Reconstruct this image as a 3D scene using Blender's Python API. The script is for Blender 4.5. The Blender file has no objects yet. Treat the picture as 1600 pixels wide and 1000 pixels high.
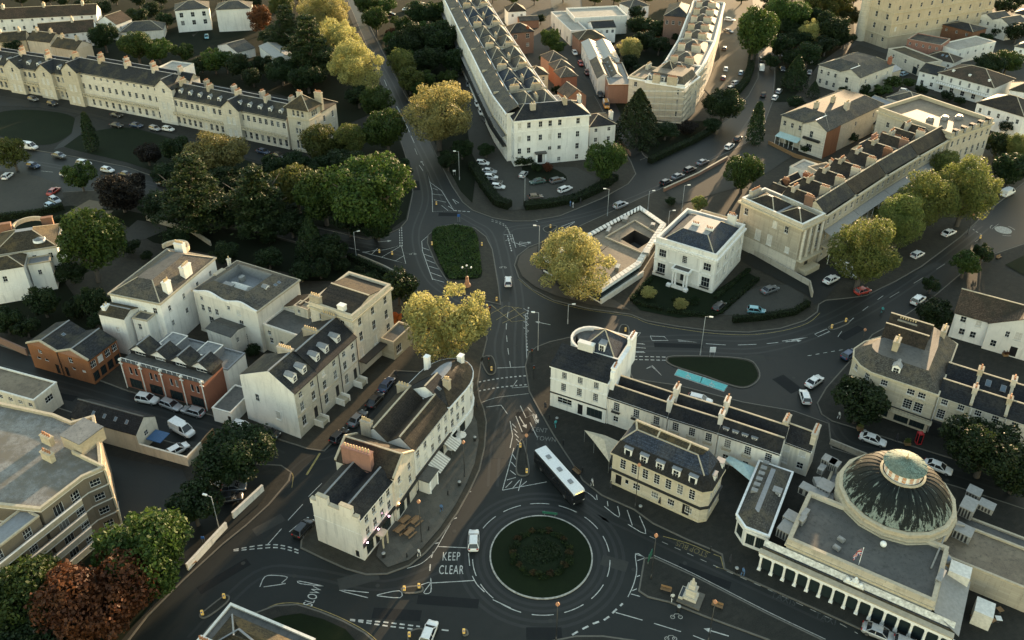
import bpy, math, random
import numpy as np
from mathutils import Matrix, Vector
R = math.radians
SC = bpy.context.scene
COL = SC.collection
# ---------------------------------------------------------------- camera, sky, sun, exposure
CAM_H, PITCH, FOC, CX, CY = 108.0, R(30.35), 1350.0, 800.0, 388.0     # survey of the photograph (1600 x 1000)
cam_d = bpy.data.cameras.new('camera'); cam = bpy.data.objects.new('camera', cam_d); COL.objects.link(cam)
cam.location = (0, 0, CAM_H); cam.rotation_euler = (math.pi/2 - PITCH, 0, 0)
cam_d.sensor_width = 36; cam_d.lens = FOC/1600*36; cam_d.shift_y = -(500-CY)/1600
cam_d.clip_start = 1; cam_d.clip_end = 4000
SC.camera = cam
SUN_AZ, SUN_EL = R(27), R(6)          # azimuth clockwise from +Y (the way the camera looks)
world = bpy.data.worlds.new('World'); SC.world = world; world.use_nodes = True
wn = world.node_tree.nodes; wl = world.node_tree.links
sky = wn.new('ShaderNodeTexSky'); sky.sky_type = 'NISHITA'; sky.sun_disc = False
sky.sun_elevation = SUN_EL; sky.sun_rotation = SUN_AZ; sky.dust_density = .3; sky.air_density = 1.2; sky.ozone_density = .35
wl.new(sky.outputs[0], wn['Background'].inputs[0]); wn['Background'].inputs[1].default_value = 0.15
sun_d = bpy.data.lights.new('sun', 'SUN'); sun_d.energy = 4.0; sun_d.angle = R(0.6); sun_d.color = (1.0, 0.70, 0.40)
sun = bpy.data.objects.new('sun', sun_d); COL.objects.link(sun)
sdir = Vector((math.sin(SUN_AZ)*math.cos(SUN_EL), math.cos(SUN_AZ)*math.cos(SUN_EL), math.sin(SUN_EL)))
sun.rotation_euler = sdir.to_track_quat('Z', 'Y').to_euler(); sun.location = sdir*300
SC.view_settings.view_transform = 'Standard'; SC.view_settings.look = 'None'
SC.view_settings.exposure = 2.18; SC.view_settings.gamma = 1.0; SC.view_settings.use_curve_mapping = False
SC.render.engine = 'CYCLES'; SC.cycles.max_bounces = 5; SC.cycles.diffuse_bounces = 3; SC.cycles.transmission_bounces = 2
SC.cycles.use_denoising = True
# ---------------------------------------------------------------- survey: a point of the plan from where it is seen
ct, st = math.cos(PITCH), math.sin(PITCH)
def G(px, py, z=0.0):
    dx, dy, dz = px-CX, FOC*ct+(CY-py)*st, -FOC*st+(CY-py)*ct
    t = (CAM_H-z)/-dz
    return Vector((dx*t, dy*t))
def depth(p, z=0.0): return p[1]*ct + (CAM_H-z)*st
def pxm(px, py, z=0.0): return FOC/depth(G(px, py, z), z)      # pixels per metre there
# ---------------------------------------------------------------- materials
MATS = {}
def newmat(name):
    m = bpy.data.materials.new(name); m.use_nodes = True
    return m, m.node_tree.nodes, m.node_tree.links, m.node_tree.nodes['Principled BSDF']
def nd(ns, t, **k):
    n = ns.new(t)
    for a, v in k.items():
        if a.startswith('i_'):
            key = a[2:]; n.inputs[int(key) if key.isdigit() else key].default_value = v
        else: setattr(n, a, v)
    return n
def pos_map(ns, ls, scale, rot=0.0):
    g = ns.new('ShaderNodeNewGeometry'); mp = nd(ns, 'ShaderNodeMapping')
    mp.inputs['Scale'].default_value = scale; mp.inputs['Rotation'].default_value = (0, 0, rot)
    ls.new(g.outputs['Position'], mp.inputs['Vector']); return mp.outputs[0]
def noise(ns, ls, vec, scale, detail=4, rough=.6):
    n = nd(ns, 'ShaderNodeTexNoise'); n.inputs['Scale'].default_value = scale; n.inputs['Detail'].default_value = detail
    n.inputs['Roughness'].default_value = rough; ls.new(vec, n.inputs['Vector']); return n.outputs['Fac']
def ramp(ns, ls, fac, a, b, ca=(0,0,0,1), cb=(1,1,1,1)):
    r = ns.new('ShaderNodeValToRGB'); r.color_ramp.elements[0].position = a; r.color_ramp.elements[1].position = b
    r.color_ramp.elements[0].color = ca; r.color_ramp.elements[1].color = cb; ls.new(fac, r.inputs[0]); return r.outputs[0]
def mix(ns, ls, fac, a, b, mode='MIX'):
    m = ns.new('ShaderNodeMix'); m.data_type = 'RGBA'; m.blend_type = mode
    for s, v in ((m.inputs[0], fac), (m.inputs[6], a), (m.inputs[7], b)):
        if isinstance(v, (int, float)): s.default_value = v
        elif isinstance(v, tuple): s.default_value = v if len(v) == 4 else (*v, 1)
        else: ls.new(v, s)
    return m.outputs[2]
def bump(ns, ls, h, p, strength=.3, dist=.02):
    b = ns.new('ShaderNodeBump'); b.inputs['Strength'].default_value = strength; b.inputs['Distance'].default_value = dist
    ls.new(h, b.inputs['Height']); ls.new(b.outputs[0], p.inputs['Normal'])
def sc3(c, k): return tuple(min(1, x*k) for x in c)
def vary(ns, ls, col, a=.86, b=1.1):
    oi = ns.new('ShaderNodeObjectInfo'); hs = ns.new('ShaderNodeHueSaturation'); mr = nd(ns, 'ShaderNodeMapRange'); mr.inputs[3].default_value = a; mr.inputs[4].default_value = b
    ls.new(oi.outputs['Random'], mr.inputs[0]); ls.new(mr.outputs[0], hs.inputs['Value']); mr2 = nd(ns, 'ShaderNodeMapRange'); mr2.inputs[3].default_value = 1.12; mr2.inputs[4].default_value = .72; ls.new(oi.outputs['Random'], mr2.inputs[0]); ls.new(mr2.outputs[0], hs.inputs['Saturation']); ls.new(col, hs.inputs['Color']); return hs.outputs[0]
def wall_mat(name, c, grime=.45, gc=None, rough=.85):
    m, ns, ls, p = newmat(name); gc = gc or sc3(c, .42)
    v = pos_map(ns, ls, (1, 1, 1)); vs = pos_map(ns, ls, (1.6, 1.6, .16))
    big = noise(ns, ls, v, .22, 5); fine = noise(ns, ls, v, 3.0, 3); st_ = noise(ns, ls, vs, .9, 5, .65)
    c1 = mix(ns, ls, ramp(ns, ls, big, .38, .64), sc3(c, .78), sc3(c, 1.08))
    c2 = mix(ns, ls, ramp(ns, ls, fine, .3, .7), c1, sc3(c, .93)); 
    k = nd(ns, 'ShaderNodeMath', operation='MULTIPLY'); ls.new(ramp(ns, ls, st_, .52, .7), k.inputs[0]); k.inputs[1].default_value = grime*1.15
    c3 = mix(ns, ls, k.outputs[0], c2, gc)
    ls.new(vary(ns, ls, c3), p.inputs['Base Color']); p.inputs['Roughness'].default_value = rough
    bump(ns, ls, fine, p, .25); MATS[name] = m; return m
def ashlar_mat(name, c, cw=.9, ch=.42, grime=.5):
    m, ns, ls, p = newmat(name)
    v = pos_map(ns, ls, (1, 1, 1)); vs = pos_map(ns, ls, (1.4, 1.4, .15))
    g = nd(ns, 'ShaderNodeNewGeometry'); sx = nd(ns, 'ShaderNodeSeparateXYZ'); ls.new(g.outputs['Position'], sx.inputs[0])
    ad = nd(ns, 'ShaderNodeMath', operation='ADD'); ls.new(sx.outputs[0], ad.inputs[0]); ls.new(sx.outputs[1], ad.inputs[1])
    cb = nd(ns, 'ShaderNodeCombineXYZ'); ls.new(ad.outputs[0], cb.inputs[0]); ls.new(sx.outputs[2], cb.inputs[1])
    br = nd(ns, 'ShaderNodeTexBrick'); br.inputs['Scale'].default_value = 1.0; br.inputs['Brick Width'].default_value = cw; br.inputs['Row Height'].default_value = ch
    br.inputs['Mortar Size'].default_value = .012; br.inputs['Color1'].default_value = (*sc3(c, 1.1), 1); br.inputs['Color2'].default_value = (*sc3(c, .84), 1); br.inputs['Mortar'].default_value = (*sc3(c, .6), 1)
    ls.new(cb.outputs[0], br.inputs['Vector'])
    big = noise(ns, ls, v, .25, 5); st_ = noise(ns, ls, vs, .9, 5, .65)
    c1 = mix(ns, ls, ramp(ns, ls, big, .35, .72), br.outputs['Color'], sc3(c, .9))
    k = nd(ns, 'ShaderNodeMath', operation='MULTIPLY'); ls.new(ramp(ns, ls, st_, .52, .8), k.inputs[0]); k.inputs[1].default_value = grime
    ls.new(vary(ns, ls, mix(ns, ls, k.outputs[0], c1, sc3(c, .35))), p.inputs['Base Color']); p.inputs['Roughness'].default_value = .9
    MATS[name] = m; return m
def roof_mat(name, c, lich=(.16,.14,.09), amt=.45, rough=.55, streak=.5, course=.22):
    m, ns, ls, p = newmat(name); c = sc3(c, .68); lich = sc3(lich, .68); rough = max(rough, .72)
    v = pos_map(ns, ls, (1, 1, 1)); vs = pos_map(ns, ls, (1.3, 1.3, .35))
    big = noise(ns, ls, v, .3, 6, .65); fine = noise(ns, ls, v, 4.5, 2); st_ = noise(ns, ls, vs, 1.6, 5, .7)
    g = nd(ns, 'ShaderNodeNewGeometry'); sx = nd(ns, 'ShaderNodeSeparateXYZ'); ls.new(g.outputs['Position'], sx.inputs[0])
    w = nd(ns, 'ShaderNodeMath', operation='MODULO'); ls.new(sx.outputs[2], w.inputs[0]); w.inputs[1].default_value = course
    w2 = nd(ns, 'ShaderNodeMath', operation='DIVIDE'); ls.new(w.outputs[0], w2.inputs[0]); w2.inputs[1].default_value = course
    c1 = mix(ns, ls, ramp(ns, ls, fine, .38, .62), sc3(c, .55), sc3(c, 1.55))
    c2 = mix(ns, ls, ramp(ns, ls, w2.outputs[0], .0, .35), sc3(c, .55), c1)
    k = nd(ns, 'ShaderNodeMath', operation='MULTIPLY'); ls.new(ramp(ns, ls, big, .46, .6), k.inputs[0]); k.inputs[1].default_value = min(1, amt*1.5)
    c3 = mix(ns, ls, k.outputs[0], c2, lich)
    k2 = nd(ns, 'ShaderNodeMath', operation='MULTIPLY'); ls.new(ramp(ns, ls, st_, .5, .64), k2.inputs[0]); k2.inputs[1].default_value = min(1, streak*1.5)
    ls.new(mix(ns, ls, k2.outputs[0], c3, sc3(c, .4)), p.inputs['Base Color']); p.inputs['Roughness'].default_value = rough; p.inputs['Specular IOR Level'].default_value = .2
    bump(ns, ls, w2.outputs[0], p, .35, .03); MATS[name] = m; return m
def plain(name, c, rough=.6, metal=0.0, emit=0.0, nz=.12, coat=0.0):
    m, ns, ls, p = newmat(name); v = pos_map(ns, ls, (1, 1, 1)); n = noise(ns, ls, v, 2.2, 4)
    ls.new(mix(ns, ls, ramp(ns, ls, n, .3, .7), sc3(c, 1-nz*1.6), sc3(c, 1+nz)), p.inputs['Base Color'])
    p.inputs['Roughness'].default_value = rough; p.inputs['Metallic'].default_value = metal; p.inputs['Coat Weight'].default_value = coat
    if emit: p.inputs['Emission Color'].default_value = (*c, 1); p.inputs['Emission Strength'].default_value = emit
    MATS[name] = m; return m
def flatroof_mat(name, c, c2, rough=.7):
    m, ns, ls, p = newmat(name); v = pos_map(ns, ls, (1, 1, 1))
    a = noise(ns, ls, v, .28, 6, .7); b = noise(ns, ls, v, 1.7, 5, .65); d = noise(ns, ls, v, 9, 3)
    x = mix(ns, ls, ramp(ns, ls, a, .42, .58), c, c2); x = mix(ns, ls, ramp(ns, ls, b, .5, .66), x, sc3(c, .45)); x = mix(ns, ls, ramp(ns, ls, d, .35, .7), x, sc3(c2, .85))
    ls.new(x, p.inputs['Base Color']); p.inputs['Roughness'].default_value = rough; bump(ns, ls, b, p, .2); MATS[name] = m; return m
def leaf_mat(name, c1, c2, trans=.35):
    m, ns, ls, p = newmat(name)
    g = ns.new('ShaderNodeNewGeometry'); n = noise(ns, ls, pos_map(ns, ls, (1, 1, 1)), .33, 3)
    a = mix(ns, ls, g.outputs['Random Per Island'], sc3(c1, .6), sc3(c1, 1.35))
    b = mix(ns, ls, ramp(ns, ls, n, .38, .66), a, c2)
    oi = ns.new('ShaderNodeObjectInfo'); hs = ns.new('ShaderNodeHueSaturation')
    mr = nd(ns, 'ShaderNodeMapRange'); mr.inputs[3].default_value = .488; mr.inputs[4].default_value = .508; ls.new(oi.outputs['Random'], mr.inputs[0]); ls.new(mr.outputs[0], hs.inputs['Hue'])
    mr2 = nd(ns, 'ShaderNodeMapRange'); mr2.inputs[3].default_value = .82; mr2.inputs[4].default_value = 1.18; ls.new(oi.outputs['Random'], mr2.inputs[0]); ls.new(mr2.outputs[0], hs.inputs['Value'])
    ls.new(b, hs.inputs['Color']); out = hs.outputs[0]
    ls.new(out, p.inputs['Base Color']); p.inputs['Roughness'].default_value = .6; p.inputs['Specular IOR Level'].default_value = .25
    tr = ns.new('ShaderNodeBsdfTranslucent'); ls.new(out, tr.inputs[0]); ms = ns.new('ShaderNodeMixShader'); ms.inputs[0].default_value = trans
    ls.new(p.outputs[0], ms.inputs[1]); ls.new(tr.outputs[0], ms.inputs[2]); ls.new(ms.outputs[0], ns['Material Output'].inputs[0])
    MATS[name] = m; return m
wall_mat('white', (.80,.78,.72), .35); wall_mat('cream', (.68,.62,.50), .45); wall_mat('ivory', (.76,.71,.62), .45); wall_mat('sand', (.52,.43,.30), .4)
ashlar_mat('stone', (.47,.41,.305), grime=.6); ashlar_mat('stone_pale', (.58,.52,.41), grime=.55); ashlar_mat('stone_dirty', (.40,.35,.265), grime=.8)
ashlar_mat('brick_red', (.29,.10,.05), .24, .085, .4); ashlar_mat('brick_orange', (.30,.135,.07), .24, .085, .45); ashlar_mat('brick_brown', (.20,.10,.06), .24, .085, .4); ashlar_mat('brick_buff', (.19,.15,.10), .24, .085, .3)
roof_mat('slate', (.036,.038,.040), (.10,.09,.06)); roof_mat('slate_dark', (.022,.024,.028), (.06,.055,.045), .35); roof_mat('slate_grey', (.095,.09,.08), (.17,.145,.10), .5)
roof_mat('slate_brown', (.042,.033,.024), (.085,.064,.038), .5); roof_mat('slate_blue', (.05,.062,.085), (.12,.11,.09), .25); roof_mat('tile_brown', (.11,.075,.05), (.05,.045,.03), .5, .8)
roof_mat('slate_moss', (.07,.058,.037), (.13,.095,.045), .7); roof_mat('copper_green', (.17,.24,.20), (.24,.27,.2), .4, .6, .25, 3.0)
plain('lead', (.20,.205,.21), .45); plain('zinc', (.24,.235,.22), .55); plain('coping', (.42,.36,.26), .85); plain('coping_white', (.66,.63,.56), .8); plain('trim', (.80,.79,.75), .5); plain('stonetrim', (.50,.43,.30), .85)
plain('pot', (.33,.15,.07), .8); plain('pot_buff', (.48,.36,.2), .8); plain('black_metal', (.02,.021,.022), .4); plain('grey_metal', (.28,.29,.28), .45, .6); plain('darkwood', (.035,.03,.026), .5)
flatroof_mat('felt', (.055,.055,.05), (.095,.09,.08)); flatroof_mat('felt_grey', (.11,.115,.115), (.19,.195,.19)); flatroof_mat('felt_stained', (.27,.27,.26), (.13,.115,.09)); flatroof_mat('felt_pale', (.24,.22,.18), (.33,.31,.26)); flatroof_mat('felt_brown', (.10,.075,.05), (.19,.15,.10))
plain('glass', (.014,.017,.02), .06, nz=0); plain('glass_lit', (.16,.16,.15), .12); plain('blind', (.55,.53,.48), .5); plain('skylight', (.10,.13,.16), .12, nz=0); plain('shopglass', (.02,.03,.032), .08, nz=0)
plain('door_black', (.015,.015,.017), .35); plain('door_red', (.25,.02,.02), .4); plain('awning_teal', (.42,.56,.55), .8); plain('awning_grey', (.38,.36,.31), .85); plain('canvas', (.52,.45,.33), .9); plain('blue_tarp', (.03,.09,.2), .6)
# ---------------------------------------------------------------- meshes and objects
class M:
    def __init__(s): s.v = []; s.f = []; s.m = []; s.sm = False
    def add(s, vs, fs, mi=0):
        o = len(s.v); s.v += [tuple(x) for x in vs]
        for f in fs: s.f.append(tuple(i+o for i in f)); s.m.append(mi)
    def quad(s, a, b, c, d, mi=0): s.add((a, b, c, d), ((0, 1, 2, 3),), mi)
    def poly(s, pts, mi=0): s.add(pts, (tuple(range(len(pts))),), mi)
    def box(s, x0, x1, y0, y1, z0, z1, mi=0):
        s.add([(x0,y0,z0),(x1,y0,z0),(x1,y1,z0),(x0,y1,z0),(x0,y0,z1),(x1,y0,z1),(x1,y1,z1),(x0,y1,z1)],
              [(3,2,1,0),(4,5,6,7),(0,1,5,4),(1,2,6,5),(2,3,7,6),(3,0,4,7)], mi)
    def prism(s, pts, z0, z1, mi=0, mtop=None, bottom=False):
        n = len(pts); s.add([(p[0],p[1],z0) for p in pts]+[(p[0],p[1],z1) for p in pts], [(i,(i+1)%n,n+(i+1)%n,n+i) for i in range(n)], mi)
        s.poly([(p[0],p[1],z1) for p in pts], mi if mtop is None else mtop)
        if bottom: s.poly([(p[0],p[1],z0) for p in reversed(pts)], mi)
    def slab(s, pts, t, mi=0):
        n = len(pts); lo = [(p[0],p[1],p[2]-t) for p in pts]
        s.add(list(pts)+lo, [tuple(range(n)), tuple(range(2*n-1, n-1, -1))]+[(i, n+i, n+(i+1)%n, (i+1)%n) for i in range(n)], mi)
    def bar(s, a, b, w, h, mi=0):
        a = Vector(a); b = Vector(b); d = (b-a); n = Vector((-d.y, d.x, 0))
        if n.length < 1e-6: n = Vector((1, 0, 0))
        n.normalize(); n *= w/2; up = Vector((0, 0, h/2))
        if abs(d.z) > .95*d.length: up = Vector((0, h/2, 0)); n = Vector((w/2, 0, 0))
        P = [a-n-up, a+n-up, a+n+up, a-n+up]; Q = [p+d for p in P]
        s.add(P+Q, [(0,1,2,3),(7,6,5,4),(0,4,5,1),(1,5,6,2),(2,6,7,3),(3,7,4,0)], mi)
    def cyl(s, c, r0, r1, z0, z1, n=8, mi=0, cap=True):
        x, y = c
        s.add([(x+r0*math.cos(i*2*math.pi/n), y+r0*math.sin(i*2*math.pi/n), z0) for i in range(n)]+[(x+r1*math.cos(i*2*math.pi/n), y+r1*math.sin(i*2*math.pi/n), z1) for i in range(n)],
              [(i,(i+1)%n,n+(i+1)%n,n+i) for i in range(n)]+([tuple(range(n, 2*n))] if cap and r1 > .001 else []), mi)
    def tube(s, a, b, r0, r1, n=6, mi=0):
        a = Vector(a); b = Vector(b); d = (b-a).normalized(); u = d.orthogonal().normalized(); w = d.cross(u)
        ring = lambda c, r: [c+(u*math.cos(i*2*math.pi/n)+w*math.sin(i*2*math.pi/n))*r for i in range(n)]
        s.add(ring(a, r0)+ring(b, r1), [(i,(i+1)%n,n+(i+1)%n,n+i) for i in range(n)]+[tuple(range(n, 2*n))], mi)
    def sphere(s, c, r, n=10, k=6, mi=0, sz=1.0):
        x, y, z = c; vs = []; fs = []
        for j in range(k+1):
            t = math.pi*j/k
            for i in range(n): vs.append((x+r*math.sin(t)*math.cos(2*math.pi*i/n), y+r*math.sin(t)*math.sin(2*math.pi*i/n), z+r*sz*math.cos(t)))
        for j in range(k):
            for i in range(n): fs.append((j*n+i, (j+1)*n+i, (j+1)*n+(i+1)%n, j*n+(i+1)%n))
        s.add(vs, fs, mi)
    def mesh(s, name, mats, smooth=False):
        me = bpy.data.meshes.new(name); me.from_pydata(s.v, [], s.f)
        for x in mats: me.materials.append(MATS[x] if isinstance(x, str) else x)
        if len(mats) > 1: me.polygons.foreach_set('material_index', s.m)
        if smooth: me.polygons.foreach_set('use_smooth', [True]*len(s.f))
        me.update(); return me
    def obj(s, name, mats, parent=None, smooth=False, loc=None, rz=0.0):
        if isinstance(mats, str): mats = [mats]
        return link(name, s.mesh(name, mats, smooth), parent, loc, rz)
def link(name, data, parent=None, loc=None, rz=0.0):
    o = bpy.data.objects.new(name, data); COL.objects.link(o)
    if parent: o.parent = parent
    if loc is not None: o.location = loc
    if rz: o.rotation_euler = (0, 0, rz)
    return o
def tag(o, label=None, cat=None, group=None, kind=None):
    for k, v in (('label', label), ('category', cat), ('group', group), ('kind', kind)):
        if v: o[k] = v
    return o
def empty(name, loc, rz=0.0):
    o = link(name, None, None, (loc[0], loc[1], loc[2] if len(loc) > 2 else 0.0), rz); o.empty_display_size = .5; return o
def copy_tree(o, parent=None):
    c = o.copy(); COL.objects.link(c); c.parent = parent
    for ch in o.children: copy_tree(ch, c)
    return c
def smooth_line(pts, k=6, closed=True):
    n = len(pts); out = []
    rng = range(n) if closed else range(n-1)
    for i in rng:
        p0, p1, p2, p3 = (pts[(i-1) % n], pts[i], pts[(i+1) % n], pts[(i+2) % n]) if closed else (pts[max(i-1, 0)], pts[i], pts[i+1], pts[min(i+2, n-1)])
        for j in range(k):
            t = j/k
            out.append(tuple(.5*((2*p1[a])+(-p0[a]+p2[a])*t+(2*p0[a]-5*p1[a]+4*p2[a]-p3[a])*t*t+(-p0[a]+3*p1[a]-3*p2[a]+p3[a])*t**3) for a in (0, 1)))
    if not closed: out.append(tuple(pts[-1][:2]))
    return out
def area2(p): return sum(p[i][0]*p[(i+1) % len(p)][1]-p[(i+1) % len(p)][0]*p[i][1] for i in range(len(p)))
def ccw(p): return list(p) if area2(p) > 0 else list(reversed(p))
def inset(pts, d):
    n = len(pts); out = []
    for i in range(n):
        a, b, c = Vector(pts[i-1][:2]), Vector(pts[i][:2]), Vector(pts[(i+1) % n][:2])
        u = (b-a).normalized(); w = (c-b).normalized(); n1 = Vector((-u.y, u.x)); n2 = Vector((-w.y, w.x)); h = (n1+n2)
        k = max(.35, 1+n1.dot(n2)); out.append(tuple(b+h*(d/k)))
    return out
# ================================================================ the setting: ground, roads, pavements, lawns
def ground_mat(name, c, c2, c3, s1=.06, s2=.8, rough=.85, slabs=None, rot=0.0, spec=.5):
    m, ns, ls, p = newmat(name); v = pos_map(ns, ls, (1, 1, 1), rot)
    a = noise(ns, ls, v, s1, 6, .62); b = noise(ns, ls, v, s2, 5, .68); d = noise(ns, ls, v, 11, 3)
    x = mix(ns, ls, ramp(ns, ls, a, .36, .66), c, c2); x = mix(ns, ls, ramp(ns, ls, b, .48, .74), x, c3)
    if slabs:
        br = nd(ns, 'ShaderNodeTexBrick'); br.inputs['Scale'].default_value = 1.0; br.inputs['Brick Width'].default_value = slabs[0]; br.inputs['Row Height'].default_value = slabs[1]
        br.inputs['Mortar Size'].default_value = .018; br.inputs['Bias'].default_value = -.2; br.inputs['Color1'].default_value = (.62,.62,.62,1); br.inputs['Color2'].default_value = (1.25,1.2,1.12,1); br.inputs['Mortar'].default_value = (.5,.5,.5,1)
        ls.new(v, br.inputs['Vector']); x = mix(ns, ls, 1.0, x, br.outputs['Color'], 'MULTIPLY')
    x = mix(ns, ls, ramp(ns, ls, d, .3, .75), x, sc3(c2, 1.15))
    ls.new(x, p.inputs['Base Color']); p.inputs['Roughness'].default_value = rough; p.inputs['Specular IOR Level'].default_value = spec
    bump(ns, ls, d, p, .25, .02); MATS[name] = m
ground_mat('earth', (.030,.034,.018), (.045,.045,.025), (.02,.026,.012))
ground_mat('asphalt', (.0080,.0108,.0104), (.0148,.0162,.0142), (.0054,.0075,.0072), .05, .55, .58, spec=.26)
ground_mat('asphalt_warm', (.055,.046,.033), (.07,.058,.043), (.04,.035,.027), .06, .5, .8, spec=.3)
ground_mat('paving', (.032,.030,.023), (.048,.043,.032), (.020,.0195,.016), .12, .8, .85, (.9, .6), R(33), spec=.2)
ground_mat('paving_dark', (.020,.021,.0175), (.032,.031,.026), (.013,.014,.0125), .12, .8, .85, (.9, .6), R(-28), spec=.2)
ground_mat('slabs', (.065,.064,.055), (.10,.095,.08), (.036,.036,.032), .25, 1.2, .8, (1.5, 1.1), R(57), spec=.2)
ground_mat('gravel', (.11,.09,.06), (.14,.115,.08), (.075,.063,.046), .12, 1.5, .9, spec=.2)
ground_mat('court', (.040,.039,.033), (.056,.053,.044), (.028,.027,.024), .1, .9, .88, spec=.2)
ground_mat('lawn_grass', (.0030,.0072,.0024), (.0078,.014,.0042), (.002,.0045,.0014), .16, 1.3, .9, spec=.15)
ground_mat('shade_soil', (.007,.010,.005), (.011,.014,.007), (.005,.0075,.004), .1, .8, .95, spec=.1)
ground_mat('patch_dark', (.011,.0125,.013), (.014,.0155,.016), (.009,.01,.0105), .3, 1.5, .85, spec=.15); ground_mat('patch_pale', (.036,.036,.033), (.045,.045,.04), (.028,.028,.026), .3, 1.5, .85, spec=.15); plain('kerbstone', (.115,.105,.085), .85); plain('paint', (.46,.455,.415), .75, nz=.3); plain('paint_old', (.36,.345,.30), .75, nz=.3); plain('paint_yellow', (.34,.26,.09), .75, nz=.3); plain('bay_teal', (.10,.42,.42), .75)
KERB = .12
def sheet(name, pts, z, mat, label=None, kind='structure', parent=None, thick=0.0):
    m = M(); pts = ccw(pts)
    if thick: m.prism(pts, z-thick, z)
    else: m.poly([(p[0], p[1], z) for p in pts])
    o = m.obj(name, mat, parent)
    if not parent: tag(o, label, None, None, kind)
    return o
gm = M(); gm.quad((-3000,-600,-.08), (3000,-600,-.08), (3000,4000,-.08), (-3000,4000,-.08)); tag(gm.obj('ground', 'earth'), 'dark ground under and around the town', None, None, 'structure')
ROAD = sheet('road', [(-190,45), (190,45), (420,560), (-420,560)], 0.0, 'asphalt', 'dark grey asphalt carriageways of the town')
def block(name, px, mat, label, sm=0, z=KERB, w=KERB):
    """a kerbed piece of pavement: a kerb step all round, the surface 4 mm above the kerb top"""
    pts = [tuple(G(*p)) for p in px]
    if sm: pts = smooth_line(pts, sm)
    pts = ccw(pts); m = M(); m.prism(pts, -.05, z)
    o = m.obj(name, 'kerbstone'); tag(o, label, None, None, 'structure')
    t = M(); t.poly([(p[0], p[1], z+.004) for p in inset(pts, .25)]); t.obj('paving_surface', mat, o)
    return o
_pz = [KERB+.012]
def patch(name, px, mat, label, z=None, sm=0):
    _pz[0] += .004; z = _pz[0]
    pts = [tuple(G(*p)) for p in px]
    if sm: pts = smooth_line(pts, sm)
    return sheet(name, pts, z, mat, label)
block('pavement', [(-200,470),(-60,518),(0,540),(100,575),(200,612),(330,650),(400,676),(480,702),(507,706),(540,672),(572,640),(600,600),(617,580),(655,582),(620,640),(560,720),(500,800),(470,845),(469,857),(500,872),(540,890),(572,899),(605,898),(640,885),(665,865),(690,838),(715,803),(735,767),(750,735),(758,700),(761,660),(757,640),(750,622),(747,600),(752,570),(762,530),(758,508),(730,490),(690,478),(652,462),(640,441),(600,425),(555,405),(500,388),(440,372),(380,355),(330,340),(240,310),(170,297),(100,300),(0,330),(-100,330),(-260,300)],
      'paving', 'paved town block with the pub wedge and golden tree')
block('pavement', [(-200,560),(-60,590),(0,604),(100,640),(200,672),(300,700),(400,725),(440,727),(456,738),(452,752),(420,790),(385,822),(350,850),(290,905),(230,965),(180,1030),(100,1120),(-250,1120)], 'paving_dark', 'paved block under the brick flats')
block('pavement', [(262,1060),(330,975),(362,950),(400,957),(430,946),(465,944),(500,955),(537,970),(570,988),(590,1005),(610,1060)], 'paving_dark', 'corner pavement round the flat-roofed corner building', 0)
block('pavement', [(830,1040),(862,1001),(900,993.5),(942,993.5),(995,1001),(1060,1040)], 'paving_dark', 'kerbed verge at the foot of the roundabout', 0)
block('pavement', [(1006,872),(1022,871),(1085,900),(1200,959),(1286,1000),(1420,1075),(1300,1070),(1200,1001),(1100,964),(1045,942),(1012,934),(997,924)], 'paving_dark', 'triangular paved island with the stone fountain')
block('pavement', [(859,534),(838,542),(825,552),(820,572),(826,612),(845,647),(865,682),(890,720),(910,752),(940,775),(990,797),(1020,819),(1075,845),(1112,860),(1127,867),(1131,890),(1170,907),(1200,920),(1270,951),(1350,987),(1420,1020),(1520,1070),(1900,1200),(1900,880),(1600,795),(1500,762),(1400,732),(1300,700),(1296,662),(1240,642),(1160,628),(1060,602),(990,592),(978,566),(975,545),(930,528),(890,527)], 'paving_dark', 'paved block carrying the domed hall and the white terrace')
ISL = block('traffic_island', [(1040,562),(1045,569),(1061,576),(1100,588),(1139,602),(1162,607),(1180,600),(1188,588),(1184,574),(1170,562),(1125,557),(1052,556)], 'paving', 'kerbed island with grass beside the teal bays', 3)
patch('lawn', [(1044,563),(1048,568),(1062,574),(1100,586),(1140,600),(1162,604),(1177,598),(1184,588),(1180,575),(1168,565),(1125,559.5),(1054,559)], 'lawn_grass', 'grass on the traffic island', sm=3)
block('pavement', [(842,380),(826,386),(808,400),(803,415),(810,435),(830,452),(865,470),(920,483),(985,492),(1010,502),(1060,511),(1115,518),(1170,520),(1220,514),(1258,502),(1278,488),(1280,476),(1290,470),(1330,466),(1355,462),(1400,440),(1440,417),(1500,372),(1545,330),(1600,286),(1760,190),(1820,-20),(1260,-40),(1215,0),(1207,60),(1210,120),(1206,160),(1190,203),(1162,226),(1112,250),(1075,268),(1030,296),(950,333),(890,360)],
      'paving', 'paved block with the white villa and the long stone terrace')
TEAR = block('traffic_island', [(668,368),(667,380),(680,412),(697,438),(725,461),(750,469),(783,477),(780,450),(775,420),(770,390),(760,370),(742,356),(712,350),(685,354)], 'paving', 'teardrop island with the small memorial')
patch('lawn', [(675,364),(682,357),(712,352.5),(737,357),(746,370),(750,400),(753,428),(745,436),(702,437),(691,420),(677,388)], 'lawn_grass', 'tall grass in the teardrop island', sm=3)
block('pavement', [(520,-60),(548,10),(575,75),(600,140),(622,205),(640,262),(646,300),(637,344),(626,357),(605,367),(572,375),(520,362),(440,345),(360,318),(300,298),(250,280),(200,262),(120,246),(60,236),(0,222),(-250,160),(-500,-60)], 'paving_dark', 'kerbed block with the stone crescent and the park trees')
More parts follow.
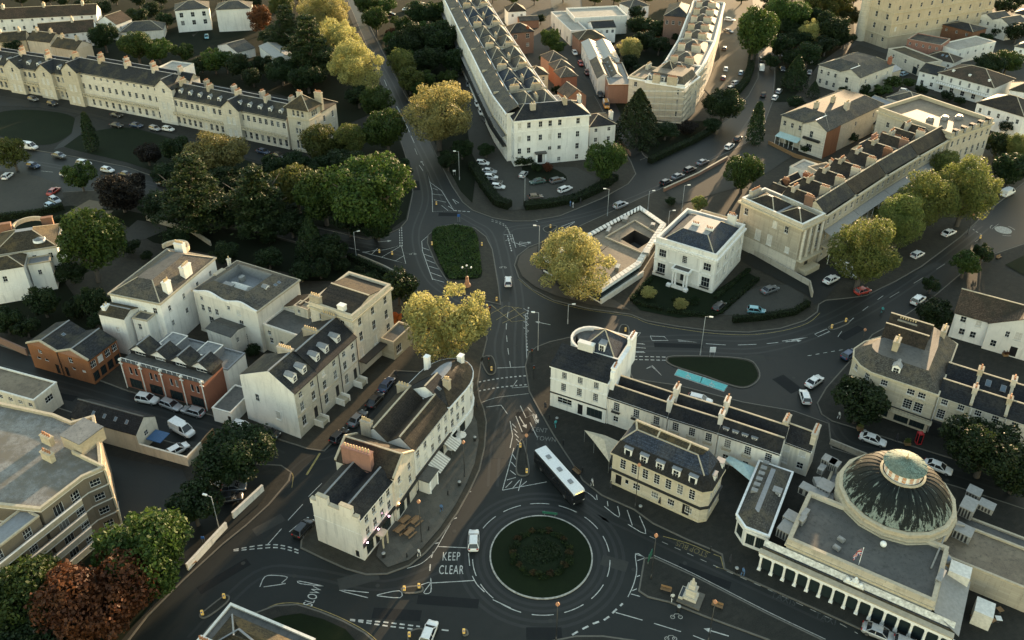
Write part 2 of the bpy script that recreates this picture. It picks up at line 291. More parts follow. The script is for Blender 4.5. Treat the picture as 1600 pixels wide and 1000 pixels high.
block('pavement', [(570,-60),(577,40),(617,120),(650,180),(685,250),(705,290),(722,316),(738,329),(770,341),(800,346),(830,346),(875,338),(940,311),(982,288),(994,272),(986,252),(962,212),(935,160),(905,110),(880,60),(862,20),(850,-60)], 'paving', 'kerbed block with the white hotel and its crescent')
block('pavement', [(905,-60),(912,60),(935,120),(960,170),(985,205),(1005,243),(1018,252),(1087,217),(1137,186),(1170,150),(1185,122),(1186,90),(1180,40),(1170,-60)], 'paving', 'kerbed block with the scaffolded crescent')
block('pavement', [(1362,523),(1345,545),(1322,570),(1290,606),(1276,630),(1283,648),(1300,659),(1350,674),(1450,706),(1600,752),(1900,840),(1900,360),(1600,381),(1550,398),(1500,428),(1460,462),(1432,480),(1400,502)], 'paving_dark', 'paved block with the rounded stone corner building')
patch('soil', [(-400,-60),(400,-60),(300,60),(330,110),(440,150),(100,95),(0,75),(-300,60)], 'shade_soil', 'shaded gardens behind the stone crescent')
patch('court', [(800,-60),(850,-60),(862,10),(900,90),(930,150),(850,165),(830,120)], 'court', 'yards between the white crescent and lane')
patch('court', [(905,-60),(912,55),(940,110),(985,120),(1040,110),(1090,60),(1110,-60)], 'shade_soil', 'walled gardens behind the lane workshops')
patch('soil', [(1225,165),(1290,100),(1340,70),(1450,105),(1560,150),(1640,200),(1640,0),(1340,-30)], 'court', 'gardens and courts around the villas')
patch('court', [(300,55),(345,48),(390,60),(410,95),(345,92),(318,75)], 'court', 'pale parking court below the white flats')
# roundabout island
rc = G(845.5, 868); RAD = 7.95
def disc(c, r, n=72): return [(c[0]+r*math.cos(2*math.pi*i/n), c[1]+r*math.sin(2*math.pi*i/n)) for i in range(n)]
m = M(); m.prism(disc(rc, RAD), -.05, .14); o = tag(m.obj('roundabout_island', 'paint_old'), 'round kerbed island of the roundabout', None, None, 'structure')
m = M(); rr = [(7.72,.145),(7.0,.22),(5.5,.40),(4.2,.62),(2.5,.78),(0.01,.85)]; n = 72
for r_, z_ in rr: m.v += [(rc[0]+r_*math.cos(2*math.pi*i/n), rc[1]+r_*math.sin(2*math.pi*i/n), z_) for i in range(n)]
for j in range(len(rr)-1):
    for i in range(n): m.f.append((j*n+i, j*n+(i+1)%n, (j+1)*n+(i+1)%n, (j+1)*n+i)); m.m.append(0)
tag(m.obj('lawn', 'lawn_grass', smooth=True), 'domed grass of the roundabout', None, None, 'structure')
# lawns, yards, drives on the blocks
patch('lawn', [(-40,190),(0,176),(40,172),(90,176),(115,184),(118,196),(108,212),(80,226),(40,225),(0,213)], 'lawn_grass', 'oval lawn in front of the stone crescent', sm=4)
patch('lawn', [(100,230),(118,215),(150,205),(200,200),(250,212),(330,235),(420,262),(500,290),(470,335),(380,315),(300,290),(200,255)], 'lawn_grass', 'long lawn below the stone crescent', sm=3)
patch('drive', [(-120,118),(0,150),(60,160),(130,175),(270,210),(440,250),(470,262),(440,262),(300,225),(200,196),(120,178),(60,168),(0,166),(-120,170)], 'asphalt', 'drive along the front of the stone crescent')
patch('drive', [(118,184),(132,178),(140,190),(130,208),(100,230),(84,235),(92,226),(112,210)], 'asphalt', 'drive between the two crescent lawns')
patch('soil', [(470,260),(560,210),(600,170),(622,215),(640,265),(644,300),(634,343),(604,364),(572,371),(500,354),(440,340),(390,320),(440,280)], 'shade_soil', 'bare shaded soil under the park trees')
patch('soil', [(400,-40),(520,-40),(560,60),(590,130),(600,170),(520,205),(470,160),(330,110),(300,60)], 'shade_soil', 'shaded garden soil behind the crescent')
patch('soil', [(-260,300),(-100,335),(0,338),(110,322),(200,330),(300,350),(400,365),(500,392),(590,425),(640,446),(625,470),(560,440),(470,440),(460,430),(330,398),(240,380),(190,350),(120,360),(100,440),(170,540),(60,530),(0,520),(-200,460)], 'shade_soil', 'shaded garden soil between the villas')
patch('drive', [(0,268),(60,276),(95,290),(100,310),(80,335),(30,345),(-100,345),(-200,300)], 'court', 'asphalt forecourt with parked cars by the white house')
patch('path', [(100,336),(140,313),(165,318),(158,330),(178,330),(160,345),(130,345)], 'gravel', 'brown garden path by the round tree')
patch('path', [(195,362),(215,345),(258,352),(262,360),(225,375),(200,378)], 'court', 'grey garden terrace beside the white house')
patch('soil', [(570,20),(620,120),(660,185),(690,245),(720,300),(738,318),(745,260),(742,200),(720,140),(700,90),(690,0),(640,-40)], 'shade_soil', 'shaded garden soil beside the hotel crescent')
patch('drive', [(700,100),(722,108),(748,170),(765,215),(790,250),(840,262),(900,262),(935,280),(918,300),(880,318),(830,326),(800,330),(790,326),(770,290),(748,262),(735,235),(726,170)], 'court', 'gravelly forecourt of the white hotel with parked cars')
patch('soil', [(815,262),(845,258),(880,272),(884,284),(860,287),(830,284)], 'shade_soil', 'planted oval in the hotel forecourt', z=KERB+.02, sm=3)
patch('lane', [(862,10),(885,5),(920,60),(945,120),(970,180),(1000,240),(985,248),(960,205),(925,140),(895,80)], 'asphalt', 'narrow lane behind the hotel')
patch('drive', [(1110,-40),(1170,-40),(1180,60),(1175,100),(1150,140),(1120,160),(1100,140),(1125,90)], 'gravel', 'warm gravel forecourt of the scaffolded crescent')
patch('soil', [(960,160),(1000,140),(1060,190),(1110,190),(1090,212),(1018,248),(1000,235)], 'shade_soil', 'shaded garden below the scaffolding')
patch('car_park', [(1040,300),(1140,250),(1165,232),(1190,210),(1230,215),(1245,240),(1200,270),(1160,292),(1060,320)], 'court', 'small car park behind the brick wall')
patch('soil', [(985,470),(1020,430),(1110,460),(1165,425),(1185,436),(1130,492),(1060,498),(1000,486)], 'lawn_grass', 'formal garden in front of the white villa')
patch('drive', [(1120,494),(1150,462),(1190,448),(1230,446),(1256,462),(1252,482),(1200,492)], 'court', 'paved parking court beside the white villa', z=KERB+.016)
patch('drive', [(1160,410),(1262,462),(1272,478),(1290,468),(1320,430),(1310,410),(1250,436),(1175,390)], 'asphalt', 'asphalt yard at the end of the stone terrace')
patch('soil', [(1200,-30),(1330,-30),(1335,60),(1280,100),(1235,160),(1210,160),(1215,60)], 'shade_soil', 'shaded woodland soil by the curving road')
patch('lawn', [(1570,415),(1600,400),(1660,390),(1660,440),(1600,432)], 'lawn_grass', 'lawn beside the white gabled house')
patch('yard', [(113,700),(200,720),(285,735),(300,770),(360,740),(430,745),(410,785),(300,880),(240,900),(190,820),(160,760)], 'asphalt', 'dark parking yard behind the flats')
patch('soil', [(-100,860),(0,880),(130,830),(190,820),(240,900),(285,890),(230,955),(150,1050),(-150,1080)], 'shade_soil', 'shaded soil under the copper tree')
patch('lawn', [(412,974),(440,964),(470,960),(505,969),(540,985),(555,1002),(560,1040),(450,1040)], 'lawn_grass', 'small lawn by the corner building')
patch('paved_forecourt', [(588,870),(606,888),(640,876),(662,856),(688,826),(712,790),(730,755),(742,725),(748,690),(745,660),(735,640),(712,672),(668,726),(640,755),(600,820)], 'slabs', 'stone slab forecourt in front of the pub', z=KERB+.008)
patch('path', [(840,385),(822,392),(812,402),(808,415),(816,433),(836,449),(868,463),(920,477),(985,486),(960,470),(880,455),(850,430),(838,410)], 'asphalt_warm', 'brown paved corner under the golden tree')
# ---------------------------------------------------------------- road markings (children of the road)
ZP = .010
def stroke(name, px, w=.15, mat='paint', closed=False, z=ZP, world_pts=False):
    P = [Vector(p) if world_pts else G(*p) for p in px]; n = len(P); m = M(); Lf = []; Rt = []
    for i in range(n):
        a = P[i-1] if (i > 0 or closed) else P[i]; b = P[(i+1) % n] if (i < n-1 or closed) else P[i]
        d = (b-a).normalized(); nn = Vector((-d.y, d.x))*w/2; Lf.append(P[i]+nn); Rt.append(P[i]-nn)
    for i in range(n if closed else n-1):
        j = (i+1) % n; m.quad((*Lf[i],z), (*Rt[i],z), (*Rt[j],z), (*Lf[j],z))
    return m.obj(name, mat, ROAD)
def dashes(px, on, off, w=.13, mat='paint', name='lane_dash', sm=4, start=0.0, world_pts=False):
    P = [tuple(p) if world_pts else tuple(G(*p)) for p in px]
    if sm and len(P) > 2: P = smooth_line(P, sm, False)
    P = [Vector(p) for p in P]; cum = [0.0]
    for i in range(1, len(P)): cum.append(cum[-1]+(P[i]-P[i-1]).length)
    def at(s):
        for i in range(1, len(P)):
            if s <= cum[i]: return P[i-1].lerp(P[i], (s-cum[i-1])/max(1e-6, cum[i]-cum[i-1]))
        return P[-1]
    s = start
    while s < cum[-1]-on*.4:
        e = min(s+on, cum[-1]); k = max(2, int((e-s)/.8)+1); stroke(name, [at(s+(e-s)*i/(k-1)) for i in range(k)], w, mat, world_pts=True); s += on+off
for i in range(14):      # ring of lane dashes round the island
    a0 = 2*math.pi*(i+.15)/14; stroke('lane_dash', [(rc[0]+10.55*math.cos(a0+t*.30/5), rc[1]+10.55*math.sin(a0+t*.30/5)) for t in range(6)], .13, world_pts=True)
def line(px, w=.13, mat='paint', name='road_line', sm=3):
    P = [tuple(G(*p)) for p in px]
    if len(P) > 2 and sm: P = smooth_line(P, sm, False)
    stroke(name, P, w, mat, world_pts=True)
# paler wheel tracks, mended patches and iron covers
ground_mat('track', (.0135,.0155,.015), (.020,.021,.019), (.010,.0115,.011), .2, .9, .52, spec=.3)
for r_ in (8.9, 9.9, 11.6, 12.7): stroke('wheel_track', [(rc[0]+r_*math.cos(t*math.pi/24), rc[1]+r_*math.sin(t*math.pi/24)) for t in range(48)], .5, 'track', True, .0025, True)
for q in ([(300,1000),(400,900),(480,895),(600,915),(690,885)], [(430,770),(480,720),(530,700),(590,625)], [(790,640),(775,700),(770,760)], [(845,690),(870,740),(920,790),(1000,830),(1150,900),(1290,965)], [(770,640),(786,590),(779,540),(790,480),(780,420),(765,365),(735,345),(700,320),(670,260),(640,200),(610,130),(575,70)], [(812,600),(810,540),(812,470),(800,400),(795,360),(850,350),(950,325),(1060,278),(1140,230),(1185,170)], [(990,545),(1080,545),(1180,548),(1270,525),(1350,490),(1450,425),(1540,355)], [(1000,530),(1080,527),(1180,528),(1270,505),(1350,465),(1450,400),(1520,350)], [(655,260),(665,310),(650,360),(655,400),(680,445),(740,478)], [(640,400),(580,385),(480,365),(360,325),(240,288),(100,262),(0,245)], [(0,575),(110,605),(230,640),(350,675),(440,712)], [(1290,620),(1320,690),(1420,715),(1560,760)]):
    P_ = [Vector(p) for p in smooth_line([tuple(G(*p)) for p in q], 6, False)]
    for s_ in (-.8, .8):
        W_ = []
        for i in range(len(P_)): d_ = (P_[min(i+1, len(P_)-1)]-P_[max(i-1, 0)]).normalized(); W_.append(P_[i]+Vector((-d_.y, d_.x))*s_)
        stroke('wheel_track', W_, .45, 'track', False, .0025, True)
for i, (x, y, w, h, a) in enumerate(((560,905,6,2.2,20),(700,940,9,1.6,-5),(820,660,2.4,6,10),(780,700,2,5,0),(640,700+60,3,1.4,50),(1100,900,8,1.4,-26),(960,880,2,4,70),(900,545,5,1.6,0),(1060,540,10,1.5,-3),(1180,560,4,2,5),(1230,600,3,5,30),(1330,520,7,1.8,35),(1450,420,9,1.6,35),(700,335,5,2,0),(650,290,2,6,10),(610,170,2,8,20),(900,355,8,1.4,22),(1060,290,10,1.6,28),(330,700,9,1.4,-14),(200,650,8,1.5,-14),(100,620,5,1.6,-14),(420,820,5,1.8,40),(350,900,8,1.6,42),(560,650,5,1.4,45),(150,275,8,1.5,-5),(500,375,8,1.4,-12),(1400,720,9,1.6,-14),(790,460,2,6,0),(850,990,5,2,0),(620,960,7,1.8,-4))):
    c = G(x, y); ca, sa = math.cos(R(a)), math.sin(R(a)); m = M(); m.quad(*[(c.x+u*ca-v*sa, c.y+u*sa+v*ca, .005) for u, v in ((-w/2,-h/2),(w/2,-h/2),(w/2,h/2),(-w/2,h/2))]); m.obj('road_patch', 'patch_dark' if i % 3 else 'patch_pale', ROAD)
for (x, y) in ((590,915),(710,830),(900,800),(990,890),(1070,880),(860,970),(790,620),(806,540),(900,530),(1010,560),(1240,590),(1250,640),(1300,590),(1290,610),(1380,480),(1480,390),(690,360),(655,330),(780,400),(640,240),(960,340),(1040,305),(260,660),(340,680),(450,760),(380,880),(460,900),(545,680),(590,600),(120,268),(1330,700),(1480,750)):
    c = G(x, y); m = M(); m.poly([(c.x+.33*math.cos(k*.5236), c.y+.33*math.sin(k*.5236), .0075) for k in range(12)]); m.obj('manhole_cover', 'patch_pale', ROAD)
# around the roundabout
for a in ([(906,763),(923,773),(931,781)], [(932,773),(933,781)], [(944,791),(967,808),(965,791)], [(949,783),(950,791)], [(981,819),(1009,834),(999,806)], [(980,797),(988,821)],
          [(1007,871),(993,865),(995,890),(990,913),(981,933)], [(993,866),(1007,871),(996,876)], [(995,901),(1000,899)], [(988,923),(995,920)], [(986,928),(1000,932)],
          [(962,957),(1004,969)], [(1022,974),(1064,987)], [(1083,993),(1110,1004)],
          [(685,854),(729,856)], [(673,911),(741,907)], [(738,900),(745,913),(757,925)], [(732,864),(734,884)], [(770,937),(785,944),(798,950)],
          [(673,903),(673,925),(662,926),(673,910),(658,914)], [(590,931),(625,934),(624,923),(592,929),(590,931)], [(575,934),(530,922),(576,926)], [(506,916),(468,908),(470,912),(506,916)],
          [(406,917),(414,901),(430,899),(449,902),(440,911),(446,912),(412,917)],
          [(482,776),(503,755)], [(450,813),(473,788)], [(418,851),(440,826)], [(452,831),(476,811)],
          [(815,748),(810,767)], [(785,766),(854,753)], [(785,766),(803,700)], [(790,762),(800,752)], [(800,764),(812,750)], [(812,761),(823,752)], [(792,750),(806,746)], [(797,735),(806,742)], [(799,722),(806,730)], [(801,710),(806,718)]): line(a)
dashes([(894,992),(906,985),(918,979),(930,973),(946,968),(958,957),(973,943)], 1.0, .75, .28, 'paint', 'give_way_dash')
for off in (0, 5.5): dashes([(547,970+off*.2-2),(600,972+off),(656,979+off)], .75, .45, .22, 'paint', 'give_way_dash', 0)
dashes([(690,984),(715,987)], 1.0, 1.0, .22, 'paint', 'give_way_dash', 0)
for off in (0, 4.5): dashes([(365,859+off*.4),(400,853+off),(430,851+off),(452,855+off),(469,861+off)], .75, .45, .2, 'paint', 'give_way_dash')
dashes([(677,862),(673,876),(671,900)], 1.2, 1.2, .16)
for a in ([(650,860),(661,867)], [(676,850),(686,848)], [(690,832),(698,829)], [(708,811),(714,809)], [(717,792),(722,790)], [(730,770),(736,768)]): line(a, .16)
line([(636,888),(655,882),(668,873),(680,860),(693,837),(709,809),(720,787),(732,768),(741,750)], .1)
dashes([(1015,838),(1060,858),(1130,890),(1180,912),(1215,928),(1300,968),(1340,990)], 1.0, 1.1, .1, 'paint_old')
line([(1115,866),(1126,870),(1131,889),(1119,886)], .12, 'paint_yellow', sm=0); line([(1036,838),(1075,849),(1110,864)], .1, 'paint_yellow')
line([(1022,868),(1085,897),(1200,956),(1290,999)], .14, 'paint_old')
# approach road between the two terraces
for a in ([(760,636),(783,633),(793,647)], [(797,658),(801,681),(797,700)], [(813,634),(822,653),(832,648),(838,662)], [(828,660),(839,683)], [(806,650),(816,675)], [(808,594),(800,606),(826,604)]): line(a, .14, sm=0)
for k in range(5): line([(800+k*2.2,662+k*8),(806+k*2.2,668+k*8)], .14)
for y in (590, 604): dashes([(748,y+7),(775,y+2),(800,y-1),(824,y-3)], .45, .45, .32, 'paint', 'crossing_stud', 2)
line([(745,632),(772,622),(800,618),(826,615)], .12, 'paint_old'); 
dashes([(798,575),(793,540),(791,510),(795,480)], 2.2, 2.2, .13); line([(777,575),(826,573)], .15); line([(821,490),(822,530),(824,585)], .15)
for a in ([(767,476),(800,503),(822,500)], [(800,480),(822,500)], [(767,490),(790,478),(815,482)], [(775,500),(810,480)], [(785,505),(821,487)]): line(a, .1, 'paint_yellow', sm=0)
for k in range(4): line([(818,482+k*10),(826,487+k*10),(820,492+k*10)], .14, sm=0)
dashes([(826,480),(823,498),(822,520),(824,548)], .6, .5, .3, 'paint', 'give_way_dash', 2)
for a in ([(980,519),(1001,520),(995,527),(979,524)], [(1016,525),(1019,532),(1044,532),(1038,526),(1016,525)], [(1059,531),(1089,535),(1060,533)], [(1103,537),(1134,539)], [(1153,539),(1182,538)], [(1198,537),(1216,535)], [(1222,533),(1262,527),(1240,531)],
          [(1240,531),(1236,533),(1262,527)], [(1273,522),(1278,526),(1296,518),(1292,514),(1273,522)], [(981,536),(1008,538)], [(980,542),(1009,544)], [(981,550),(1008,551)], [(1010,576),(1019,571),(1034,587),(1019,573),(1010,576)]): line(a, .14, sm=0)
for y in (556.5, 561.5): dashes([(981,y),(1040,y+1.5)], .75, .4, .22, 'paint', 'give_way_dash', 0)
dashes([(1262,556),(1290,551),(1325,545)], .9, .9, .13)
dashes([(1380,462),(1330,500),(1300,540)], 2.5, 4.0, .12); dashes([(1560,350),(1480,410),(1390,465)], 4.0, 6.0, .12, 'paint_old')
# upper junction by the teardrop island
for a in ([(668,270),(675,298),(676,331),(709,329),(690,298),(672,285),(668,270)], [(676,294),(684,297)], [(675,303),(692,305)], [(678,312),(697,316)], [(690,321),(700,329)], [(700,322),(708,327)], [(707,311),(713,319),(717,317),(707,311)], [(655,258),(661,267)], [(648,232),(652,242)],
          [(540,386),(562,391)], [(566,394),(608,405),(634,412),(627,383),(603,390),(566,394)], [(581,397),(590,388)], [(596,402),(627,384)], [(617,408),(632,399)], [(570,395),(589,390)],
          [(668,369),(659,377),(660,392),(668,415),(676,437)], [(660,387),(671,391)], [(662,397),(676,402)], [(666,406),(681,412)], [(670,416),(687,421)], [(673,426),(690,432)], [(676,436),(694,441)],
          [(787,367),(800,366),(806,387)], [(790,376),(803,372)], [(800,378),(822,385)], [(812,339),(832,343),(840,346)], [(868,366),(898,347)], [(877,354),(898,346)], [(875,365),(891,358)], [(812,378),(830,380),(812,385),(812,378)], [(800,340),(811,344)]): line(a, .14, sm=0)
for off in (0, 3.5): dashes([(624+off,355),(625+off,385)], .8, .5, .2, 'paint', 'give_way_dash', 0)
dashes([(709,329),(736,331)], .8, .4, .3, 'paint', 'give_way_dash', 0); dashes([(793,368),(800,395)], .7, .5, .25, 'paint', 'give_way_dash', 0)
for off in (0, 2.5): dashes([(768,343+off),(790,352+off),(800,375+off)], .7, .5, .15, 'paint_old', 'give_way_dash')
line([(720,292),(735,313),(760,330),(790,342)], .12, 'paint_old'); line([(728,290),(745,312),(775,330),(800,338)], .12, 'paint_old')
dashes([(601,126),(612,152),(630,185),(648,225)], 6.0, 3.0, .2); dashes([(545,20),(560,60),(580,95),(601,126)], 3.0, 5.0, .15)
dashes([(64,267),(150,276),(250,288)], 4.0, 6.0, .15, 'paint_old')
line([(830,345),(875,336),(940,309),(984,284)], .1, 'paint_old'); line([(1000,250),(1087,214),(1137,184),(1168,150),(1183,122)], .1, 'paint_old')
for k in range(6): line([(1078+k*9.5,278-k*6),(1088+k*9.5,292-k*6.5)], .1, 'paint_old')
for a in ([(1055,296),(1075,308)], [(1040,306),(1060,314),(1074,306)]): line(a, .1, 'paint_old')
# yellow lines by the corner building and the mews road
line([(404,959),(430,944.5),(466,942.5),(502,953),(538,968),(571,986),(590,1002)], .1, 'paint_yellow'); line([(437,728),(453,737),(458,744),(456,762)], .1, 'paint_yellow'); line([(479,742),(500,708)], .35, 'paint_yellow')
line([(810,436),(832,454),(866,472),(922,485),(985,494),(1012,505),(1062,514),(1116,521),(1170,523),(1222,517),(1262,505),(1281,489)], .1, 'paint_yellow')
line([(826,550),(860,533)], .1, 'paint_yellow')
# teal disabled bays with wheelchair signs
def bay(px, nm): sheet(nm, [tuple(G(*p)) for p in px], ZP, 'bay_teal', None, None, ROAD)
bay([(1060,577),(1097,589),(1094,598.5),(1054,585.5)], 'disabled_bay'); bay([(1097,589),(1137,602),(1131,611),(1094,598.5)], 'disabled_bay')
line([(1059.5,576.5),(1137.5,602),(1131.5,612),(1053.5,586),(1059.5,576.5)], .14, sm=0, name='bay_outline'); line([(1097.5,589),(1094,599)], .14, name='bay_outline')
def wheelchair(px, py, ang):
    c = G(px, py); m = M(); z = ZP+.004
    ring = [(math.cos(t*math.pi/8)*.42, math.sin(t*math.pi/8)*.42) for t in range(2, 15)]
    def tr(p): q = Vector((p[0]*math.cos(ang)-p[1]*math.sin(ang), p[0]*math.sin(ang)+p[1]*math.cos(ang))); return (c[0]+q.x, c[1]+q.y)
    pts = [tr(p) for p in ring]; o = stroke('wheelchair_symbol', pts, .13, 'paint', z=z, world_pts=True)
    stroke('wheelchair_symbol', [tr((-.1,.75)), tr((-.05,.2)), tr((.35,.15)), tr((.6,-.35))], .13, 'paint', z=z, world_pts=True); stroke('wheelchair_symbol', [tr((-.2,.95)), tr((0,.95))], .2, 'paint', z=z, world_pts=True)
wheelchair(1075, 589, R(-18)); wheelchair(1112, 601.5, R(-18))
# lettering on the asphalt
plain('yellow_worn', (.15,.12,.05), .8, nz=.4); plain('paint_worn', (.17,.17,.155), .8, nz=.4)
def road_text(txt, px, py, size, ang, sx=1.0, mat='paint', track=1.05):
    cu = bpy.data.curves.new('lettering', 'FONT'); cu.body = txt; cu.size = size; cu.align_x = 'CENTER'; cu.align_y = 'CENTER'; cu.space_character = track; cu.offset = .0
    o = bpy.data.objects.new('road_lettering', cu); COL.objects.link(o); o.parent = ROAD; p = G(px, py); o.location = (p.x, p.y, ZP+.002); o.rotation_euler = (0, 0, ang); o.scale = (sx, 1, 1); cu.materials.append(MATS[mat])
    return o
road_text('KEEP', 705, 870, 2.3, 0, .5, 'paint', 1.15); road_text('CLEAR', 705, 891, 2.3, 0, .5, 'paint', 1.15); road_text('SLOW', 489, 932, 2.1, R(74), .55)
road_text('TOWN', 853, 686, 1.6, R(-8), .7, 'paint_worn'); road_text('CENT', 843, 672, 1.6, R(-10), .7, 'paint_worn')
road_text('BUS', 1066, 852, 1.5, R(150), .75, 'yellow_worn'); road_text('STOP', 1092, 862, 1.5, R(150), .75, 'yellow_worn')
plain('paint_faint', (.045,.048,.046), .8, nz=.4); road_text('TAXIS', 1224, 936, 1.6, R(-27), .8, 'paint_faint'); road_text('TAXI', 1290, 967, 1.6, R(-27), .8, 'paint_faint')
def arrow(px, py, ang, L=3.5, mat='paint'):
    c = G(px, py)
    def tr(x, y): return (c[0]+x*math.cos(ang)-y*math.sin(ang), c[1]+x*math.sin(ang)+y*math.cos(ang), ZP)
    m = M(); m.quad(tr(-L/2,-.09), tr(L/2-.9,-.09), tr(L/2-.9,.09), tr(-L/2,.09)); m.poly([tr(L/2-1.0,-.45), tr(L/2,0), tr(L/2-1.0,.45)]); m.obj('lane_arrow', mat, ROAD)
for a in ((836,652,R(-70)),(817,660,R(-68)),(832,645,R(-60)),(601,377,R(10)),(992,537,R(180)),(993,549.5,R(180)),(1119,988,R(160)),(848,505,R(160)),(660,255,R(110)),(820,380,R(20)),(886,360,R(30)),(1240,533,R(8))): arrow(*a)
for i, (x, y) in enumerate(((645,397),(1057,964),(786,418),(1048,998))):
    c = G(x, y)
    for s in (-.55, .55): stroke('cycle_symbol', [(c[0]+s+.3*math.cos(t), c[1]+.3*math.sin(t)) for t in [k*math.pi/4 for k in range(9)]], .1, 'paint_old', world_pts=True)
    stroke('cycle_symbol', [(c[0]-.55,c[1]), (c[0]-.15,c[1]+.5), (c[0]+.4,c[1]+.5), (c[0]+.55,c[1])], .1, 'paint_old', world_pts=True)
# ================================================================ building kit
RNG = random.Random(7)
_win = {}
def win_mesh(w, h, style):
    key = (round(w, 2), round(h, 2), style)
    if key in _win: return _win[key]
    m = M(); b = .055; t = .07
    nx, nz = {'s': (2, 2), 'g': (3, 4), 'a': (2, 3), 'b': (1, 1), 'p': (1, 1), 'w': (3, 1), 'c': (3, 2), 'v': (2, 4), 'd': (1, 1), 'k': (4, 1)}[style]
    m.box(-w/2, -w/2+b, -t, 0, 0, h); m.box(w/2-b, w/2, -t, 0, 0, h); m.box(-w/2+b, w/2-b, -t, 0, 0, b); m.box(-w/2+b, w/2-b, -t, 0, h-b, h)
    bw = .028
    for i in range(1, nx):
        x = -w/2+w*i/nx; m.box(x-bw/2, x+bw/2, -.05, -.005, b, h-b)
    for i in range(1, nz):
        z = h*i/nz; k = bw*(1.5 if i*2 == nz else 1); m.box(-w/2+b, w/2-b, -.053, -.004, z-k/2, z+k/2)
    fm = 'trim' if style not in 'dk' else 'darkwood'
    me = m.mesh('window', [fm]); p = M(); p.quad((-w/2+.03, -.02, .03), (w/2-.03, -.02, .03), (w/2-.03, -.02, h-.03), (-w/2+.03, -.02, h-.03)); panes = {}
    for g in ('glass', 'glass_lit', 'blind', 'shopglass', 'door_black', 'door_red'): panes[g] = p.mesh('pane', [g])
    sl = M(); sl.box(-w/2-.1, w/2+.1, -.26, .0, -.1, .0); 
    _win[key] = (me, panes, sl.mesh('sill', ['coping_white'])); return _win[key]
def put_window(par, x, y, z, rz, w, h, style, sill=False, name=None):
    me, panes, sl = win_mesh(w, h, style)
    if name is None: name = 'door' if style == 'd' else ('shop_window' if style == 'k' else 'window')
    o = link(name, me, par, (x, y, z), rz)
    g = 'blind' if style == 'b' else 'shopglass' if style == 'k' else 'door_black' if style == 'd' else RNG.choices(('glass', 'glass_lit', 'blind'), (.86, .09, .05))[0]
    link('pane' if style != 'd' else 'door_panel', panes[g], o)
    if sill and style not in 'dk': link('sill', sl, o, (0, 0, 0))
    return o
def row(L, n, w, h, z, style='s', m0=None, m1=None, skip=()):
    m0 = L/n/2 if m0 is None else m0; m1 = m0 if m1 is None else m1
    st_ = (L-m0-m1)/max(1, n-1) if n > 1 else 0
    return [(m0+st_*i-w/2, m0+st_*i+w/2, z, z+h, style) for i in range(n) if i not in skip]
